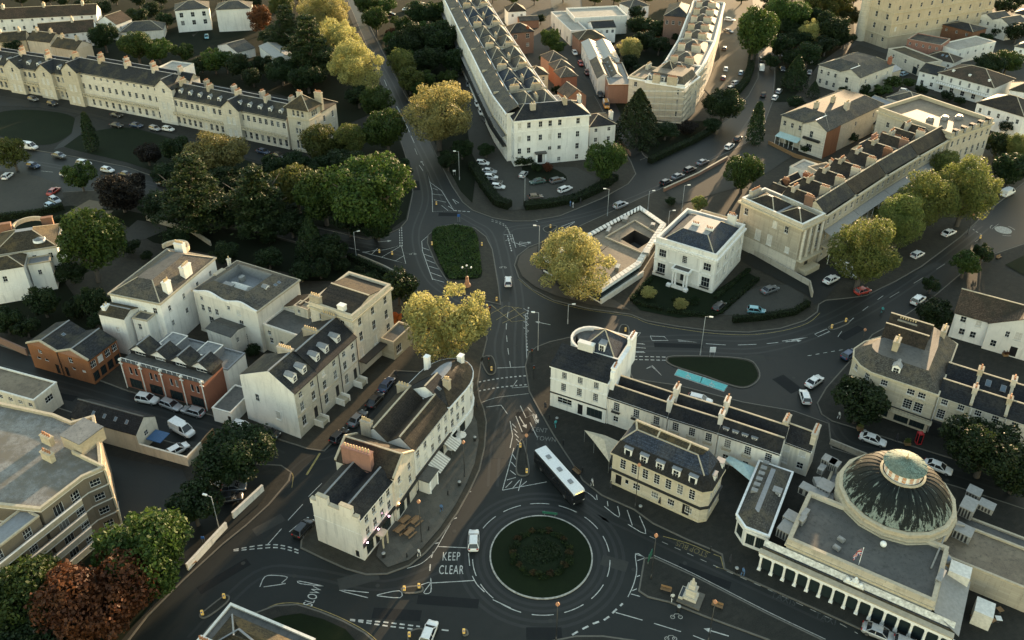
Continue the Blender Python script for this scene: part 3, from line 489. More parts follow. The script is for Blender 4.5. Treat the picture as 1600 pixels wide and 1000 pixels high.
class Bld:
    def __init__(s, name, label, A, B, z=0.0, cat='building', group=None, sills=False, ground=KERB):
        s.sills = sills; a = G(*A, z); b = G(*B, z); s.a = a; d = b-a; s.L = d.length; s.ang = math.atan2(d.y, d.x)
        s.root = empty(name, (a.x, a.y, 0), s.ang); tag(s.root, label, cat, group); s.u = d.normalized(); s.g = ground
    def loc(s, px, py, z=0.0):
        q = G(px, py, z)-s.a; return (q.x*s.u.x+q.y*s.u.y, -q.x*s.u.y+q.y*s.u.x)
    def D(s, px, py, z=0.0): return s.loc(px, py, z)[1]
    def walls(s, pts, z0, z1, mat, ops=None, rec=.13, name='wall', gable=None):
        """pts: outline, anticlockwise seen from above; ops: {edge: [(u0,u1,z0,z1,style)]}; gable: extra polygons"""
        ops = ops or {}; m = M(); n = len(pts)
        for i in range(n):
            a = Vector(pts[i]); b = Vector(pts[(i+1) % n]); L = (b-a).length
            if L < .02: continue
            d = (b-a)/L; nn = Vector((d.y, -d.x)); rz = math.atan2(d.y, d.x)
            O = [o for o in ops.get(i, []) if o[0] > .02 and o[1] < L-.02 and o[3] < z1+.001]
            us = sorted({0, L, *[o[0] for o in O], *[o[1] for o in O]}); zs = sorted({z0, z1, *[o[2] for o in O if o[2] > z0], *[o[3] for o in O]})
            P = lambda u, z, k=0.0: (a.x+d.x*u-nn.x*k, a.y+d.y*u-nn.y*k, z)
            if not O: m.quad(P(0, z0), P(L, z0), P(L, z1), P(0, z1))
            else:
                for iu in range(len(us)-1):
                    uc = (us[iu]+us[iu+1])/2; run = None
                    for iz in range(len(zs)-1):
                        zc = (zs[iz]+zs[iz+1])/2
                        hole = any(o[0] < uc < o[1] and o[2] < zc < o[3] for o in O)
                        if hole:
                            if run is not None: m.quad(P(us[iu], run), P(us[iu+1], run), P(us[iu+1], zs[iz]), P(us[iu], zs[iz])); run = None
                        elif run is None: run = zs[iz]
                    if run is not None: m.quad(P(us[iu], run), P(us[iu+1], run), P(us[iu+1], z1), P(us[iu], z1))
                for o in O:
                    u0, u1, v0, v1, sty = o[:5]
                    m.quad(P(u0, v0), P(u0, v0, rec), P(u0, v1, rec), P(u0, v1)); m.quad(P(u1, v0, rec), P(u1, v0), P(u1, v1), P(u1, v1, rec))
                    m.quad(P(u0, v0), P(u1, v0), P(u1, v0, rec), P(u0, v0, rec)); m.quad(P(u0, v1, rec), P(u1, v1, rec), P(u1, v1), P(u0, v1))
                    m.quad(P(u0, v0, rec+.05), P(u1, v0, rec+.05), P(u1, v1, rec+.05), P(u0, v1, rec+.05))
                    c = P((u0+u1)/2, v0, rec); put_window(s.root, c[0], c[1], c[2], rz, u1-u0, v1-v0, sty, s.sills)
        for g in gable or []: m.poly(g)
        return m.obj(name, mat, s.root)
    def rect(s, x0, x1, y0, y1, z1, mat, f=(), r=(), b=(), l=(), z0=None, gable=None, name='wall'):
        return s.walls([(x0,y0),(x1,y0),(x1,y1),(x0,y1)], s.g-.1 if z0 is None else z0, z1, mat, {0: list(f), 1: list(r), 2: list(b), 3: list(l)}, name=name, gable=gable)
    def gable(s, x0, x1, y0, y1, z, rise, mat, axis='x', n=1, ov=.3, oe=.12, wallmat=None, ridge='coping', t=.14, cope=None, wz=.0):
        """n parallel ridges running along axis; triangular ends filled with wallmat"""
        m = M(); rg = []
        for k in range(n):
            if axis == 'x':
                a0, a1 = y0+(y1-y0)*k/n, y0+(y1-y0)*(k+1)/n; T = lambda u, v, w: (u, v, w); e0, e1 = x0, x1
            else:
                a0, a1 = x0+(x1-x0)*k/n, x0+(x1-x0)*(k+1)/n; T = lambda u, v, w: (v, u, w); e0, e1 = y0, y1
            c = (a0+a1)/2; hw = (a1-a0)/2; o0 = ov if k == 0 else 0; o1 = ov if k == n-1 else 0; sl = rise/hw
            q0 = [T(e0-oe, a0-o0, z-o0*sl+t), T(e1+oe, a0-o0, z-o0*sl+t), T(e1+oe, c, z+rise+t), T(e0-oe, c, z+rise+t)]
            q1 = [T(e1+oe, a1+o1, z-o1*sl+t), T(e0-oe, a1+o1, z-o1*sl+t), T(e0-oe, c, z+rise+t), T(e1+oe, c, z+rise+t)]
            if axis != 'x': q0.reverse(); q1.reverse()
            m.slab(q0, t); m.slab(q1, t)
            m.bar(T(e0-oe, c, z+rise+t+.04), T(e1+oe, c, z+rise+t+.04), .28, .14, 1)
            if wallmat:
                for e in (e0, e1): g = M(); g.poly([T(e, a0, z), T(e, a1, z), T(e, c, z+rise)]); g.obj('gable_wall', wallmat, s.root)
            if cope:
                for e in ((e0, e1) if cope is True else cope): 
                    cm = M(); w = .38
                    for (p, q) in ((a0-o0*.5, c), (a1+o1*.5, c)):
                        zp = z-(o0 if p < c else o1)*.5*sl; cm.bar(T(e, p, zp+t+.12), T(e, q, z+rise+t+.12), w, .3)
                    cm.obj('coping', 'coping', s.root)
        return m.obj('roof', [mat, ridge], s.root)
    def hip(s, x0, x1, y0, y1, z, rise, ix, iy, mat, ov=.3, cap=None, t=.14, ridge='coping'):
        m = M(); k = ov*rise/max(.01, iy)
        lo = [(x0-ov,y0-ov,z-k+t),(x1+ov,y0-ov,z-k+t),(x1+ov,y1+ov,z-k+t),(x0-ov,y1+ov,z-k+t)]; hi = [(x0+ix,y0+iy,z+rise+t),(x1-ix,y0+iy,z+rise+t),(x1-ix,y1-iy,z+rise+t),(x0+ix,y1-iy,z+rise+t)]
        for i in range(4):
            j = (i+1) % 4; q = [lo[i], lo[j], hi[j], hi[i]]
            if (Vector(hi[i])-Vector(hi[j])).length < .05: q = q[:3]
            m.slab(q, t)
            m.bar(Vector(lo[i])+Vector((0,0,.03)), Vector(hi[i])+Vector((0,0,.03)), .22, .1, 1)
        if (x1-ix)-(x0+ix) > .3 and (y1-iy)-(y0+iy) > .3: m.poly([(p[0],p[1],p[2]+.01) for p in hi], 2)
        else: m.bar(Vector(hi[0])+Vector((0,0,.04)), Vector(hi[2])+Vector((0,0,.04)), .26, .12, 1)
        return m.obj('roof', [mat, ridge, cap or 'lead'], s.root)
    def mansard(s, pts, z, rise, ins, mat, cap='lead', ov=.1, ins2=None, rise2=0.0, mat2=None):
        m = M(); a = inset(pts, -ov); b = inset(pts, ins); n = len(pts)
        m.add([(p[0],p[1],z) for p in a]+[(p[0],p[1],z+rise) for p in b], [(i,(i+1)%n,n+(i+1)%n,n+i) for i in range(n)], 0)
        top = z+rise
        if ins2: 
            c = inset(pts, ins2); m.add([(p[0],p[1],z+rise) for p in b]+[(p[0],p[1],z+rise+rise2) for p in c], [(i,(i+1)%n,n+(i+1)%n,n+i) for i in range(n)], 2); b = c; top += rise2
        m.poly([(p[0],p[1],top) for p in b], 1)
        return m.obj('roof', [mat, cap, mat2 or mat], s.root)
    def flat(s, pts, z, ph, mat='felt', cmat='coping', t=.35, name='parapet', wmat=None):
        """a flat roof sunk behind a parapet of height ph standing on the wall head z"""
        inn = inset(pts, t); n = len(pts)
        m = M(); m.poly([(p[0],p[1],z+.03) for p in inn]); rf = m.obj('roof', mat, s.root)
        if ph > 0:
            m = M(); out = inset(pts, -.06); 
            for i in range(n):
                j = (i+1) % n; A, B, C, Dd = out[i], out[j], inn[j], inn[i]
                m.quad((*A,z), (*B,z), (*B,z+ph), (*A,z+ph), 1); m.quad((*C,z), (*Dd,z), (*Dd,z+ph), (*C,z+ph), 1); m.quad((*A,z+ph), (*B,z+ph), (*C,z+ph), (*Dd,z+ph)); m.quad((*Dd,z), (*C,z), (*B,z), (*A,z), 1)
            m.obj(name, [cmat, wmat or cmat], s.root)
        return rf
    def band(s, pts, z, h, out, mat, edges=None, name='cornice'):
        m = M(); a = inset(pts, -out); b = inset(pts, -.004); n = len(pts)
        for i in (edges if edges is not None else range(n)):
            j = (i+1) % n
            m.quad((*a[i],z), (*a[j],z), (*a[j],z+h), (*a[i],z+h)); m.quad((*a[i],z+h), (*a[j],z+h), (*b[j],z+h), (*b[i],z+h)); m.quad((*b[i],z), (*b[j],z), (*a[j],z), (*a[i],z))
            m.quad((*b[i],z), (*a[i],z), (*a[i],z+h), (*b[i],z+h)); m.quad((*a[j],z), (*b[j],z), (*b[j],z+h), (*a[j],z+h))
        return m.obj(name, mat, s.root)
    def chimney(s, x, y, z, w=1.6, d=.7, h=1.8, pots=4, mat='stone', potmat='pot_buff', down=1.5):
        m = M(); m.box(-w/2, w/2, -d/2, d/2, -down, h-.25); m.box(-w/2-.08, w/2+.08, -d/2-.08, d/2+.08, h-.249, h-.08); m.box(-w/2-.02, w/2+.02, -d/2-.02, d/2+.02, h-.079, h)
        o = m.obj('chimney', mat, s.root, loc=(x, y, z))
        for i in range(pots):
            q = (i+.5)/pots-.5; lo = (q*w*.92, 0, h) if w >= d else (0, q*d*.92, h)
            link('chimney_pot', POT[potmat], o, lo).scale = (1, 1, .8+.4*RNG.random())
        return o
    def dormer(s, x, y, z, w=1.3, h=1.4, dep=1.6, rz=0.0, roof='lead', style='s', flat=False, face='trim'):
        m = M(); m.add([(-w/2,0,0),(w/2,0,0),(w/2,0,h),(-w/2,0,h),(-w/2,dep,0),(w/2,dep,0),(w/2,dep,h),(-w/2,dep,h)], [(0,1,2,3),(1,5,6,2),(4,0,3,7)], 0)
        if flat: m.box(-w/2-.1, w/2+.1, -.12, dep, h+.002, h+.1, 1)
        else:
            m.add([(-w/2,0,h),(w/2,0,h),(0,0,h+w*.35)], [(0,1,2)], 0)
            m.slab([(-w/2-.12,-.12,h), (0,-.12,h+w*.38), (0,dep,h+w*.38), (-w/2-.12,dep,h)][::-1], .06, 1); m.slab([(w/2+.12,-.12,h), (w/2+.12,dep,h), (0,dep,h+w*.38), (0,-.12,h+w*.38)][::-1], .06, 1)
        o = m.obj('dormer', [face, roof], s.root, loc=(x, y, z), rz=rz)
        me, panes, sl = win_mesh(w*.72, h*.78, style); q = link('dormer_window', me, o, (0, -.01, h*.1)); link('dormer_pane', panes['glass'], o, (0, -.012, h*.1))
        return o
    def skylight(s, p, n, w=.9, h=1.3):
        """a roof light lying on the slope with normal n"""
        m = M(); m.box(-w/2, w/2, -h/2, h/2, -.05, .08); m.box(-w/2+.08, w/2-.08, -h/2+.08, h/2-.08, .081, .1, 1)
        o = m.obj('skylight', ['lead', 'skylight'], s.root, loc=p); o.rotation_euler = Vector(n).to_track_quat('Z', 'Y').to_euler(); return o
    def box(s, name, x0, x1, y0, y1, z0, z1, mat):
        m = M(); m.box(x0, x1, y0, y1, z0, z1); return m.obj(name, mat, s.root)
POT = {}
for k in ('pot', 'pot_buff'):
    m = M(); m.cyl((0, 0), .15, .11, 0, .5, 8); m.cyl((0, 0), .15, .15, .42, .52, 8); POT[k] = m.mesh('chimney_pot', [k], True)
def downpipe(b, x, y, z0, z1, mat='trim'):
    m = M(); m.cyl((x, y), .07, .07, z0, z1, 6); m.obj('downpipe', mat, b.root)
def arc(cx, cy, r, a0, a1, n=10): return [(cx+r*math.cos(R(a0+(a1-a0)*i/n)), cy+r*math.sin(R(a0+(a1-a0)*i/n))) for i in range(n+1)]
plain('zinc_pale', (.55,.55,.52), .5, nz=.3)
# ================================================================ buildings, near and middle
def rows(L, spec):
    out = []
    for (n, w, h, z, sty, *r) in spec: out += row(L, n, w, h, z, sty, *(r or ()))
    return out
# ---- white villa
b = Bld('villa', 'white stucco villa with columned porch and hipped slate roof', (1020,429), (1112,459), sills=True)
L, D = b.L, b.D(1154,408); w_ = [(.9,2.9,1.3,3.7,'c'), (L-2.9,L-.9,1.3,3.7,'c'), (L/2-.6,L/2+.6,.9,3.5,'d'), (1.0,2.8,5.5,7.4,'c'), (L-2.8,L-1.0,5.5,7.4,'c'), (L/2-.6,L/2+.6,5.6,7.5,'g')]
P = [(0,0),(L,0),(L,D),(0,D)]
b.rect(0, L, 0, D, 8.6, 'white', w_, row(D, 4, .9, 1.3, 6.0, 's', 1.8)+row(D, 4, 1.2, 2.4, 2.2, 'b', 1.8)); b.band(P, .05, .9, .12, 'coping_white', name='plinth'); b.band(P, 4.5, .25, .1, 'trim', name='string_course')
b.band(P, 8.0, .3, .12, 'trim', name='architrave'); b.band(P, 8.62, .45, .45, 'trim'); b.flat(P, 8.6, 1.6, 'lead', 'coping_white', .5, wmat='white')
for x in (.35, 3.3, L-3.3, L-.35): b.box('pilaster', x-.32, x+.32, -.1, -.005, .95, 7.99, 'white')
for y in (.35, D*.27, D*.5, D*.73, D-.35): b.box('pilaster', L+.005, L+.1, y-.32, y+.32, .95, 7.99, 'white')
b.hip(.7, L-.7, .7, D-.7, 9.0, 2.6, 3.6, 3.9, 'slate_blue', .1, 'zinc')
m = M(); m.box(L/2-2.1, L/2+2.1, -1.9, -.01, 3.85, 4.45); m.box(L/2-2.25, L/2+2.25, -2.05, -.012, 4.452, 4.62); m.box(L/2-1.8, L/2+1.8, -1.6, -.2, 4.622, 4.66, 1); b_ = m.obj('porch_roof', ['trim', 'felt'], b.root)
for x in (-1.75, -1.05, 1.05, 1.75):
    m = M(); m.cyl((0,0), .24, .2, 0, 3.5, 12); m.box(-.28,.28,-.28,.28,-.15,0); m.box(-.27,.27,-.27,.27,3.5,3.65); m.obj('column', 'trim', b.root, loc=(L/2+x, -1.6, .32))
for k in range(4): b.box('step', L/2-1.5, L/2+1.5, -3.3+k*.35, -3.3+(k+1)*.35-.01, .1, .2+k*.14, 'coping_white')
for sx in (-1, 1): b.box('pedestal', L/2+sx*2.1-.45, L/2+sx*2.1+.45, -3.2, -2.3, .1, .85, 'trim')
for x0 in (.8, L-3.0): 
    m = M(); m.box(x0, x0+2.2, -.55, -.02, 1.05, 1.15)
    for i in range(9): m.box(x0+.05+i*.26, x0+.09+i*.26, -.53, -.49, 1.15, 1.7)
    m.box(x0, x0+2.2, -.54, -.48, 1.7, 1.76); m.obj('balcony', 'black_metal', b.root)
b.chimney(L*.42, D*.45, 11.3, 1.7, .7, .9, 4, 'white', 'pot', 1); b.chimney(L*.66, D*.42, 11.3, 1.7, .7, .9, 4, 'white', 'pot', 1); b.chimney(L*.80, D*.93, 10.2, 2.0, 1.0, 2.2, 5, 'white', 'pot', 2)
x0, y0 = b.loc(1082,323,7); b.rect(1.5, L-2, D+.01, D+6, 7.2, 'stone', (), row(6, 2, .9, 1.4, 4.5)); b.flat([(1.5,D+.01),(L-2,D+.01),(L-2,D+6),(1.5,D+6)], 7.2, .5, 'zinc', 'coping', .3)
# ---- modern office round a courtyard
b = Bld('office', 'single-storey modern office with white roof bands round a dark courtyard', (940,452), (1000,412), 4.0)
L = b.L; p = [(0,0), (L,0), b.loc(1040,350,4), b.loc(1000,322,4), b.loc(850,402,4)]
p = [tuple(x) for x in p]; h4 = 4.0
b.walls(p, .02, h4, 'shopglass'); b.band(p, 3.2, .8, .12, 'trim', name='fascia'); b.band(p, .1, .5, .06, 'coping_white', name='base_course')
hole = [b.loc(997,386,h4), b.loc(1020,372,h4), b.loc(992,357,h4), b.loc(970,371,h4)]; mid = [b.loc(1006,395,h4), b.loc(1034,368,h4), b.loc(992,343,h4), b.loc(946,369,h4)]
m = M(); a = [(*q,h4-.45) for q in inset(p, 1.1)]; n_ = len(a); hz = [(*q,h4-.45) for q in hole]
m.poly([a[0],a[1],hz[1],hz[0]]); m.poly([a[1],a[2],hz[2],hz[1]]); m.poly([a[2],a[3],hz[3],hz[2]] ); m.poly([a[3],a[4],hz[3]]); m.poly([a[4],a[0],hz[0],hz[3]]); m.obj('roof', 'felt_brown', b.root)
m = M()
for i in range(4):
    j = (i+1) % 4; m.quad((*hole[i],.2), (*hole[j],.2), (*hole[j],h4-.45), (*hole[i],h4-.45))
m.poly([(*q,.2) for q in hole], 1); m.obj('courtyard', ['darkwood', 'felt'], b.root)
out, inn = inset(p, -.14), inset(p, 1.15)
for i in range(5):
    A, B_, C, Dd = out[i], out[(i+1)%5], inn[(i+1)%5], inn[i]; k = max(1, int((Vector(B_)-Vector(A)).length/1.4)); 
    for q in range(k):
        f = lambda P0, P1, t: (P0[0]+(P1[0]-P0[0])*t, P0[1]+(P1[1]-P0[1])*t)
        m = M(); t0, t1 = q/k+.006, (q+1)/k-.006; m.slab([(*f(A,B_,t0),h4+.1), (*f(A,B_,t1),h4+.1), (*f(Dd,C,t1),h4+.1), (*f(Dd,C,t0),h4+.1)], .3); m.obj('roof_panel', 'coping_white', b.root)
m = M()
for i in range(4): m.bar((*mid[i],h4-.3), (*mid[(i+1)%4],h4-.3), .3, .35)
m.obj('roof_kerb', 'coping', b.root)
for (x, y, w, d) in ((977,342,2.2,1.2), (951,360,2.8,.8), (1010,394,2.4,1.6), (965,418,2,1.0), (1020,352,1.4,1.0)):
    q = b.loc(x, y, h4); m = M(); m.box(-w/2, w/2, -d/2, d/2, h4-.44, h4+.45); m.box(-w/2+.1, w/2-.1, -d/2+.1, d/2-.1, h4+.451, h4+.5); m.obj('roof_vent', 'grey_metal', b.root, loc=(*q, 0), rz=.4)
w = Bld('garden_wall', 'low pale wall running from the office towards the villa', (940,468), (1006,424), 1.5, cat='wall'); w.box('wall_run', 0, w.L, 0, .35, .1, 1.4, 'stone_pale'); w.box('wall_coping', -.05, w.L+.05, -.06, .41, 1.402, 1.55, 'coping_white')
# ---- white corner shop building with rounded end
b = Bld('corner_building', 'white three-storey corner building with blue shopfront and rounded parapet end', (861,571), (950,598.5), 9.6, sills=True)
L = b.L; D = 5.2
b.rect(0, L, 0, D, 9.6, 'white', row(L, 3, 1.0, 1.4, 7.5, 'g', 2.7, 2.2)+row(L, 3, 1.0, 1.7, 4.6, 'g', 2.6, 2.2)+[(1.5,4.4,1.6,2.9,'c'),(5.6,6.6,.3,2.7,'d'),(7.4,L-.7,.7,2.7,'k')])
P = [(0,0),(L,0),(L,D),(0,D)]; b.band(P, 6.6, .22, .1, 'trim', [0], 'string_course'); b.band(P, 3.4, .22, .14, 'black_metal', [0], 'fascia'); b.band(P, 9.3, .3, .22, 'trim', [0, 1])
m = M(); m.slab([(-.2,-.25,9.7),(L,-.25,9.7),(L,D,11.2),(-.2,D,11.2)], .14); m.obj('roof', 'slate_dark', b.root)
rad = 3.9; P2 = [(2.2,D+.02),(L,D+.02),(L,D+2*rad),(4.2,D+2*rad)]+arc(4.2, D+rad, rad, 90, 270, 12)[1:-1]
b.walls(P2, .05, 10.4, 'white', {2: row(L-4.2, 3, 1.0, 1.7, 7.5, 'g')}); b.flat(P2, 10.4, .8, 'felt', 'coping_white', .35, wmat='white'); b.hip(3.4, L-.9, D+.3, D+2*rad-.5, 10.6, 3.4, 3.4, 3.4, 'slate_blue', .05)
b.box('gable_chimney', L-.02, L+.75, 1.0, D+2*rad-.5, 6.4, 11.4, 'white'); b.chimney(L+.35, D+2*rad-2, 11.0, .9, 2.6, 2.0, 4, 'white', 'pot', 1); b.chimney(L+.35, 2.4, 11.0, .9, 1.8, 1.0, 3, 'white', 'pot', 1); b.chimney(4.6, D+.2, 10.9, 3.0, 1.0, 1.9, 0, 'white', 'pot', 2); b.dormer(7.4, D+.9, 10.9, 1.2, 1.9, 2.0, 0, 'lead', 's', True)
# ---- long white terrace, four houses
def terr(lbl, A, B, h, C, spec, rf, n=2, rise=1.7, wall='ivory', cat='house', group=None, name='terrace_house', chim=(), cope=(), ridge='coping', sills=True):
    b = Bld(name, lbl, A, B, h, cat, group, sills); D = b.D(*C, h) if isinstance(C, tuple) else C; L = b.L
    b.rect(0, L, 0, D, h, wall, rows(L, spec)); b.gable(0, L, 0, D, h, rise, rf, 'x', n, .25, .0, wall, ridge)
    b.band([(0,0),(L,0),(L,D),(0,D)], h-.28, .26, .18, 'trim', [0]); b.Dp = D
    for c in cope:
        m = M(); m.box(c*L-.25, c*L+.25, -.1, D+.1, h-.5, h+.55)
        for k in range(n):
            y0, y1 = D*k/n, D*(k+1)/n; y = (y0+y1)/2; m.add([(c*L+sx*.25, yy, zz) for sx in (-1,1) for yy, zz in ((y0,h+.5),(y,h+rise+.45),(y1,h+.5))], [(0,1,2),(5,4,3),(0,3,4,1),(1,4,5,2)])
        m.obj('party_wall', 'coping', b.root)
    downpipe(b, .25, -.1, .1, h-.3)
    for (fx, fy, w, d, hh, np_) in chim: b.chimney(fx*L, fy*D, h+rise*.7, w, d, hh, np_, wall if wall in ('white','ivory') else 'stone', 'pot')
    return b
TG = 'houses of the white terrace below the traffic island'
WF = [(4,1.1,1.7,3.9,'g'), (4,1.0,1.3,1.1,'s')]
b1 = terr('cream terrace house with worn dark double roof next to the corner shop', (949,619), (1043,651), 6.4, (967,590), [(3,1.15,1.8,3.8,'g'), (3,1.0,1.2,1.2,'s')], 'slate_dark', group=TG, chim=((.99,.2,.8,1.5,2.0,3), (.99,.75,.8,1.8,2.4,4)), wall='ivory')
b2 = terr('cream terrace house with clean black double roof between two chimney walls', (1044,651.5), (1122,676), 6.4, (1065,620), [(3,1.15,1.8,3.8,'g'), (3,1.0,1.2,1.0,'s')], 'slate_dark', group=TG, chim=((.99,.25,.8,1.5,2.2,3), (.99,.8,.8,1.8,2.4,4)), wall='ivory')
b3 = terr('white terrace house with six small roof dormers and brown back slope', (1123,676.5), (1219,709), 6.4, (1142,642), [(3,1.15,1.8,3.8,'g'), (3,1.0,1.2,1.0,'s')], 'slate_dark', group=TG, rise=2.0, wall='white')
for k in range(6): b3.dormer(b3.L*(k+.6)/6.4, .5+(.5 if k > 3 else 0), 6.7, .95, .75, 1.6, 0, 'lead', 's', True)
for bb in (b1, b2, b3):
    for i in range(3):
        x = bb.L*(i+.5)/3; m = M(); m.box(x-.8, x+.8, -.6, -.02, 3.55, 3.68); m.box(x-.8, x+.8, -.6, -.55, 4.35, 4.42)
        for q in range(7): m.box(x-.78+q*.25, x-.75+q*.25, -.59, -.56, 3.68, 4.35)
        m.obj('balcony', 'coping' if bb is not b1 else 'black_metal', bb.root)
b4 = terr('cream end house of the white terrace with tall side chimney', (1219,687), (1268,705), 5.9, (1240,668), [(2,1.2,1.3,3.9,'b'), (2,1.1,1.3,1.3,'s')], 'slate_dark', n=1, rise=2.2, group=TG, chim=((.95,.5,.8,3.0,1.6,4), (.02,.5,.8,2.4,1.8,3)), wall='cream')
# ---- stone bank with mansard roof
b = Bld('bank_building', 'stone two-storey building with dark mansard roof and five white dormers', (958,707), (1107,772), 7.0, sills=False)
L, D = b.L, b.D(1132,736,7.0); c = 1.0
P = [(0,0),(L-c,0),(L,c),(L,D),(0,D)]
wf = row(L-c, 7, 1.05, 2.1, 4.3, 'v', 1.9, 1.6); gf = [(.8,1.9,.2,2.6,'d'), (2.5,3.2,1.4,2.4,'p'), (4.0,5.3,1.1,2.4,'c'), (7.3,8.6,1.1,2.4,'c'), (10.2,11.4,1.1,2.4,'c'), (12.8,14.0,.2,2.7,'d'), (L-c-2.4,L-c-1.2,1.1,2.4,'c')]
b.walls(P, .02, 7.0, 'stone_pale', {0: wf+gf, 2: row(D-c, 3, 1.0, 1.9, 4.3, 'v')+row(D-c, 2, 1.0, 1.4, 1.1, 's')}); b.band(P, 3.2, .35, .3, 'black_metal', name='string_course'); b.band(P, 6.75, .35, .35, 'stonetrim'); b.band(P, .02, .6, .08, 'stonetrim', name='plinth')
Q = inset(P, .8); m = M(); a_ = inset(P, -.3); n = 5
m.add([(p[0],p[1],7.1) for p in a_]+[(p[0],p[1],9.5) for p in Q], [(i,(i+1)%n,n+(i+1)%n,n+i) for i in range(n)], 0)
T_ = [(2.4,3.4,10.6),(L-3.6,3.4,10.6),(L-3.0,3.9,10.6),(L-2.4,D-1.4,11.3),(1.6,D-1.4,11.3)]
m.add([(p[0],p[1],9.5) for p in Q]+T_, [(i,(i+1)%n,n+(i+1)%n,n+i) for i in range(n)], 1); m.poly(T_, 2); m.obj('roof', ['slate_dark', 'slate_blue', 'slate_moss'], b.root)
m = M(); m.bar(T_[4], T_[3], .35, .3); m.bar(T_[4], T_[0], .3, .25); m.bar(T_[0], T_[1], .2, .16); m.bar((*Q[0],9.55), T_[0], .2, .16); m.bar((*Q[1],9.55), T_[1], .2, .16); m.bar((*Q[4],9.55), T_[4], .2, .16); m.obj('ridge', 'coping', b.root)
for k in range(5): b.dormer(2.6+k*(L-5.4)/4, .05, 7.4, 1.35, 1.7, 1.4, 0, 'lead', 'b' if k in (0,4) else 's', True)
for k in range(2): b.dormer(L-.05, 2.8+k*3.2, 7.4, 1.1, 1.5, 1.2, math.pi/2, 'lead', 's', True)
for f_ in (.36, .68): m = M(); m.bar((L*f_,3.4,10.66), (L*f_,D-1.4,11.36), .25, .14); m.obj('roof_seam', 'coping', b.root)
# ---- the domed hall
b = Bld('domed_hall', 'domed hall with green copper dome, lantern, flat roofs and white colonnade', (1189,861), (1484,992), 3.7)
L = b.L; c0 = b.loc(1459,947,6.3); c1 = b.loc(1482,884,6.3); c2 = b.loc(1232,841,6.3); c3 = b.loc(1259,789,6.3)
xl, xr, yf, yb = c2[0], c0[0], (c0[1]+c2[1])/2, (c1[1]+c3[1])/2+3
HP = [(xl,yf),(xr,yf),(xr,yb),(xl,yb)]
b.walls(HP, .02, 6.0, 'stone'); b.flat(HP, 6.0, .75, 'felt', 'coping', .5, wmat='stone'); b.band(HP, 5.3, .25, .25, 'stonetrim')
for (y0_, y1_, z0_, z1_, mt_, nm_) in ((.36, yf*.42, 3.8, 3.95, 'slate_moss', 'gutter_strip'), (yf*.42+.01, yf*.56, 3.95, 4.0, 'slate_blue', 'lead_gutter'), (yf*.56+.01, yf-.28, 4.05, 4.9, 'zinc_pale', 'sloping_leadwork')):
    m = M(); m.slab([(0,y0_,z0_),(L+.3,y0_,z0_),(L+.3,y1_,z1_),(0,y1_,z1_)], .12); m.obj(nm_, mt_, b.root)
m = M(); m.slab([(xr+3.9,.3,3.85),(xr+3.9,yb-2,3.85),(xr+.3,yb-2,4.9),(xr+.3,yf,4.9)][::-1], .12); m.obj('side_lean_to', 'zinc', b.root)
b.box('colonnade_fascia', -.1, L+.4, -.45, -.02, 3.1, 3.62, 'trim'); b.box('colonnade_cornice', -.2, L+.5, -.6, .35, 3.76, 3.95, 'coping')
for k in range(16):
    m = M(); m.cyl((0,0), .2, .17, .22, 2.85, 12); m.box(-.27,.27,-.27,.27,.0,.22); m.box(-.25,.25,-.25,.25,2.85,3.1); m.obj('column', 'trim', b.root, loc=(.3+k*(L-.2)/14.6, -.25, .12))
m = M(); m.box(.5, L+.2, yf-1.5, yf-1.3, .1, 3.7); m.obj('inner_wall', 'shopglass', b.root)
dc = b.loc(1396,785,5.5); dcx, dcy = dc
def ringp(r, z, n=24, off=0.0): return [(dcx+r*math.cos(2*math.pi*(i+off)/n), dcy+r*math.sin(2*math.pi*(i+off)/n), z) for i in range(n)]
def lathe(name, prof, mats, n=24, mi=None, smooth=False, par=None):
    m = M()
    for r_, z_ in prof: m.v += ringp(r_, z_, n)
    for j in range(len(prof)-1):
        for i in range(n): m.f.append((j*n+i, j*n+(i+1)%n, (j+1)*n+(i+1)%n, (j+1)*n+i)); m.m.append(mi[j] if mi else 0)
    return m.obj(name, mats, par or b.root, smooth)
lathe('drum', [(8.95,5.2),(8.95,6.3),(8.7,6.32),(8.7,6.5),(8.9,6.52),(8.9,6.75),(8.35,6.8),(8.35,7.35),(8.6,7.4),(8.6,7.7),(8.0,7.75),(7.9,7.4)], ['stone', 'stonetrim', 'black_metal'], 16, [0,1,2,1,0,1,0,1,0,1,2])
mc, ns, ls, pb = newmat('dome_copper'); tc = nd(ns, 'ShaderNodeTexCoord'); sp = nd(ns, 'ShaderNodeSeparateXYZ'); ls.new(tc.outputs['Object'], sp.inputs[0])
at2 = nd(ns, 'ShaderNodeMath', operation='ARCTAN2'); ls.new(sp.outputs[1], at2.inputs[0]); ls.new(sp.outputs[0], at2.inputs[1]); cmb = nd(ns, 'ShaderNodeCombineXYZ')
k_ = nd(ns, 'ShaderNodeMath', operation='MULTIPLY'); ls.new(at2.outputs[0], k_.inputs[0]); k_.inputs[1].default_value = 6.5; ls.new(k_.outputs[0], cmb.inputs[0]); k2 = nd(ns, 'ShaderNodeMath', operation='MULTIPLY'); ls.new(sp.outputs[2], k2.inputs[0]); k2.inputs[1].default_value = .3; ls.new(k2.outputs[0], cmb.inputs[1])
n1 = noise(ns, ls, cmb.outputs[0], 1.5, 5, .75); n2 = noise(ns, ls, cmb.outputs[0], 5.5, 4, .6)
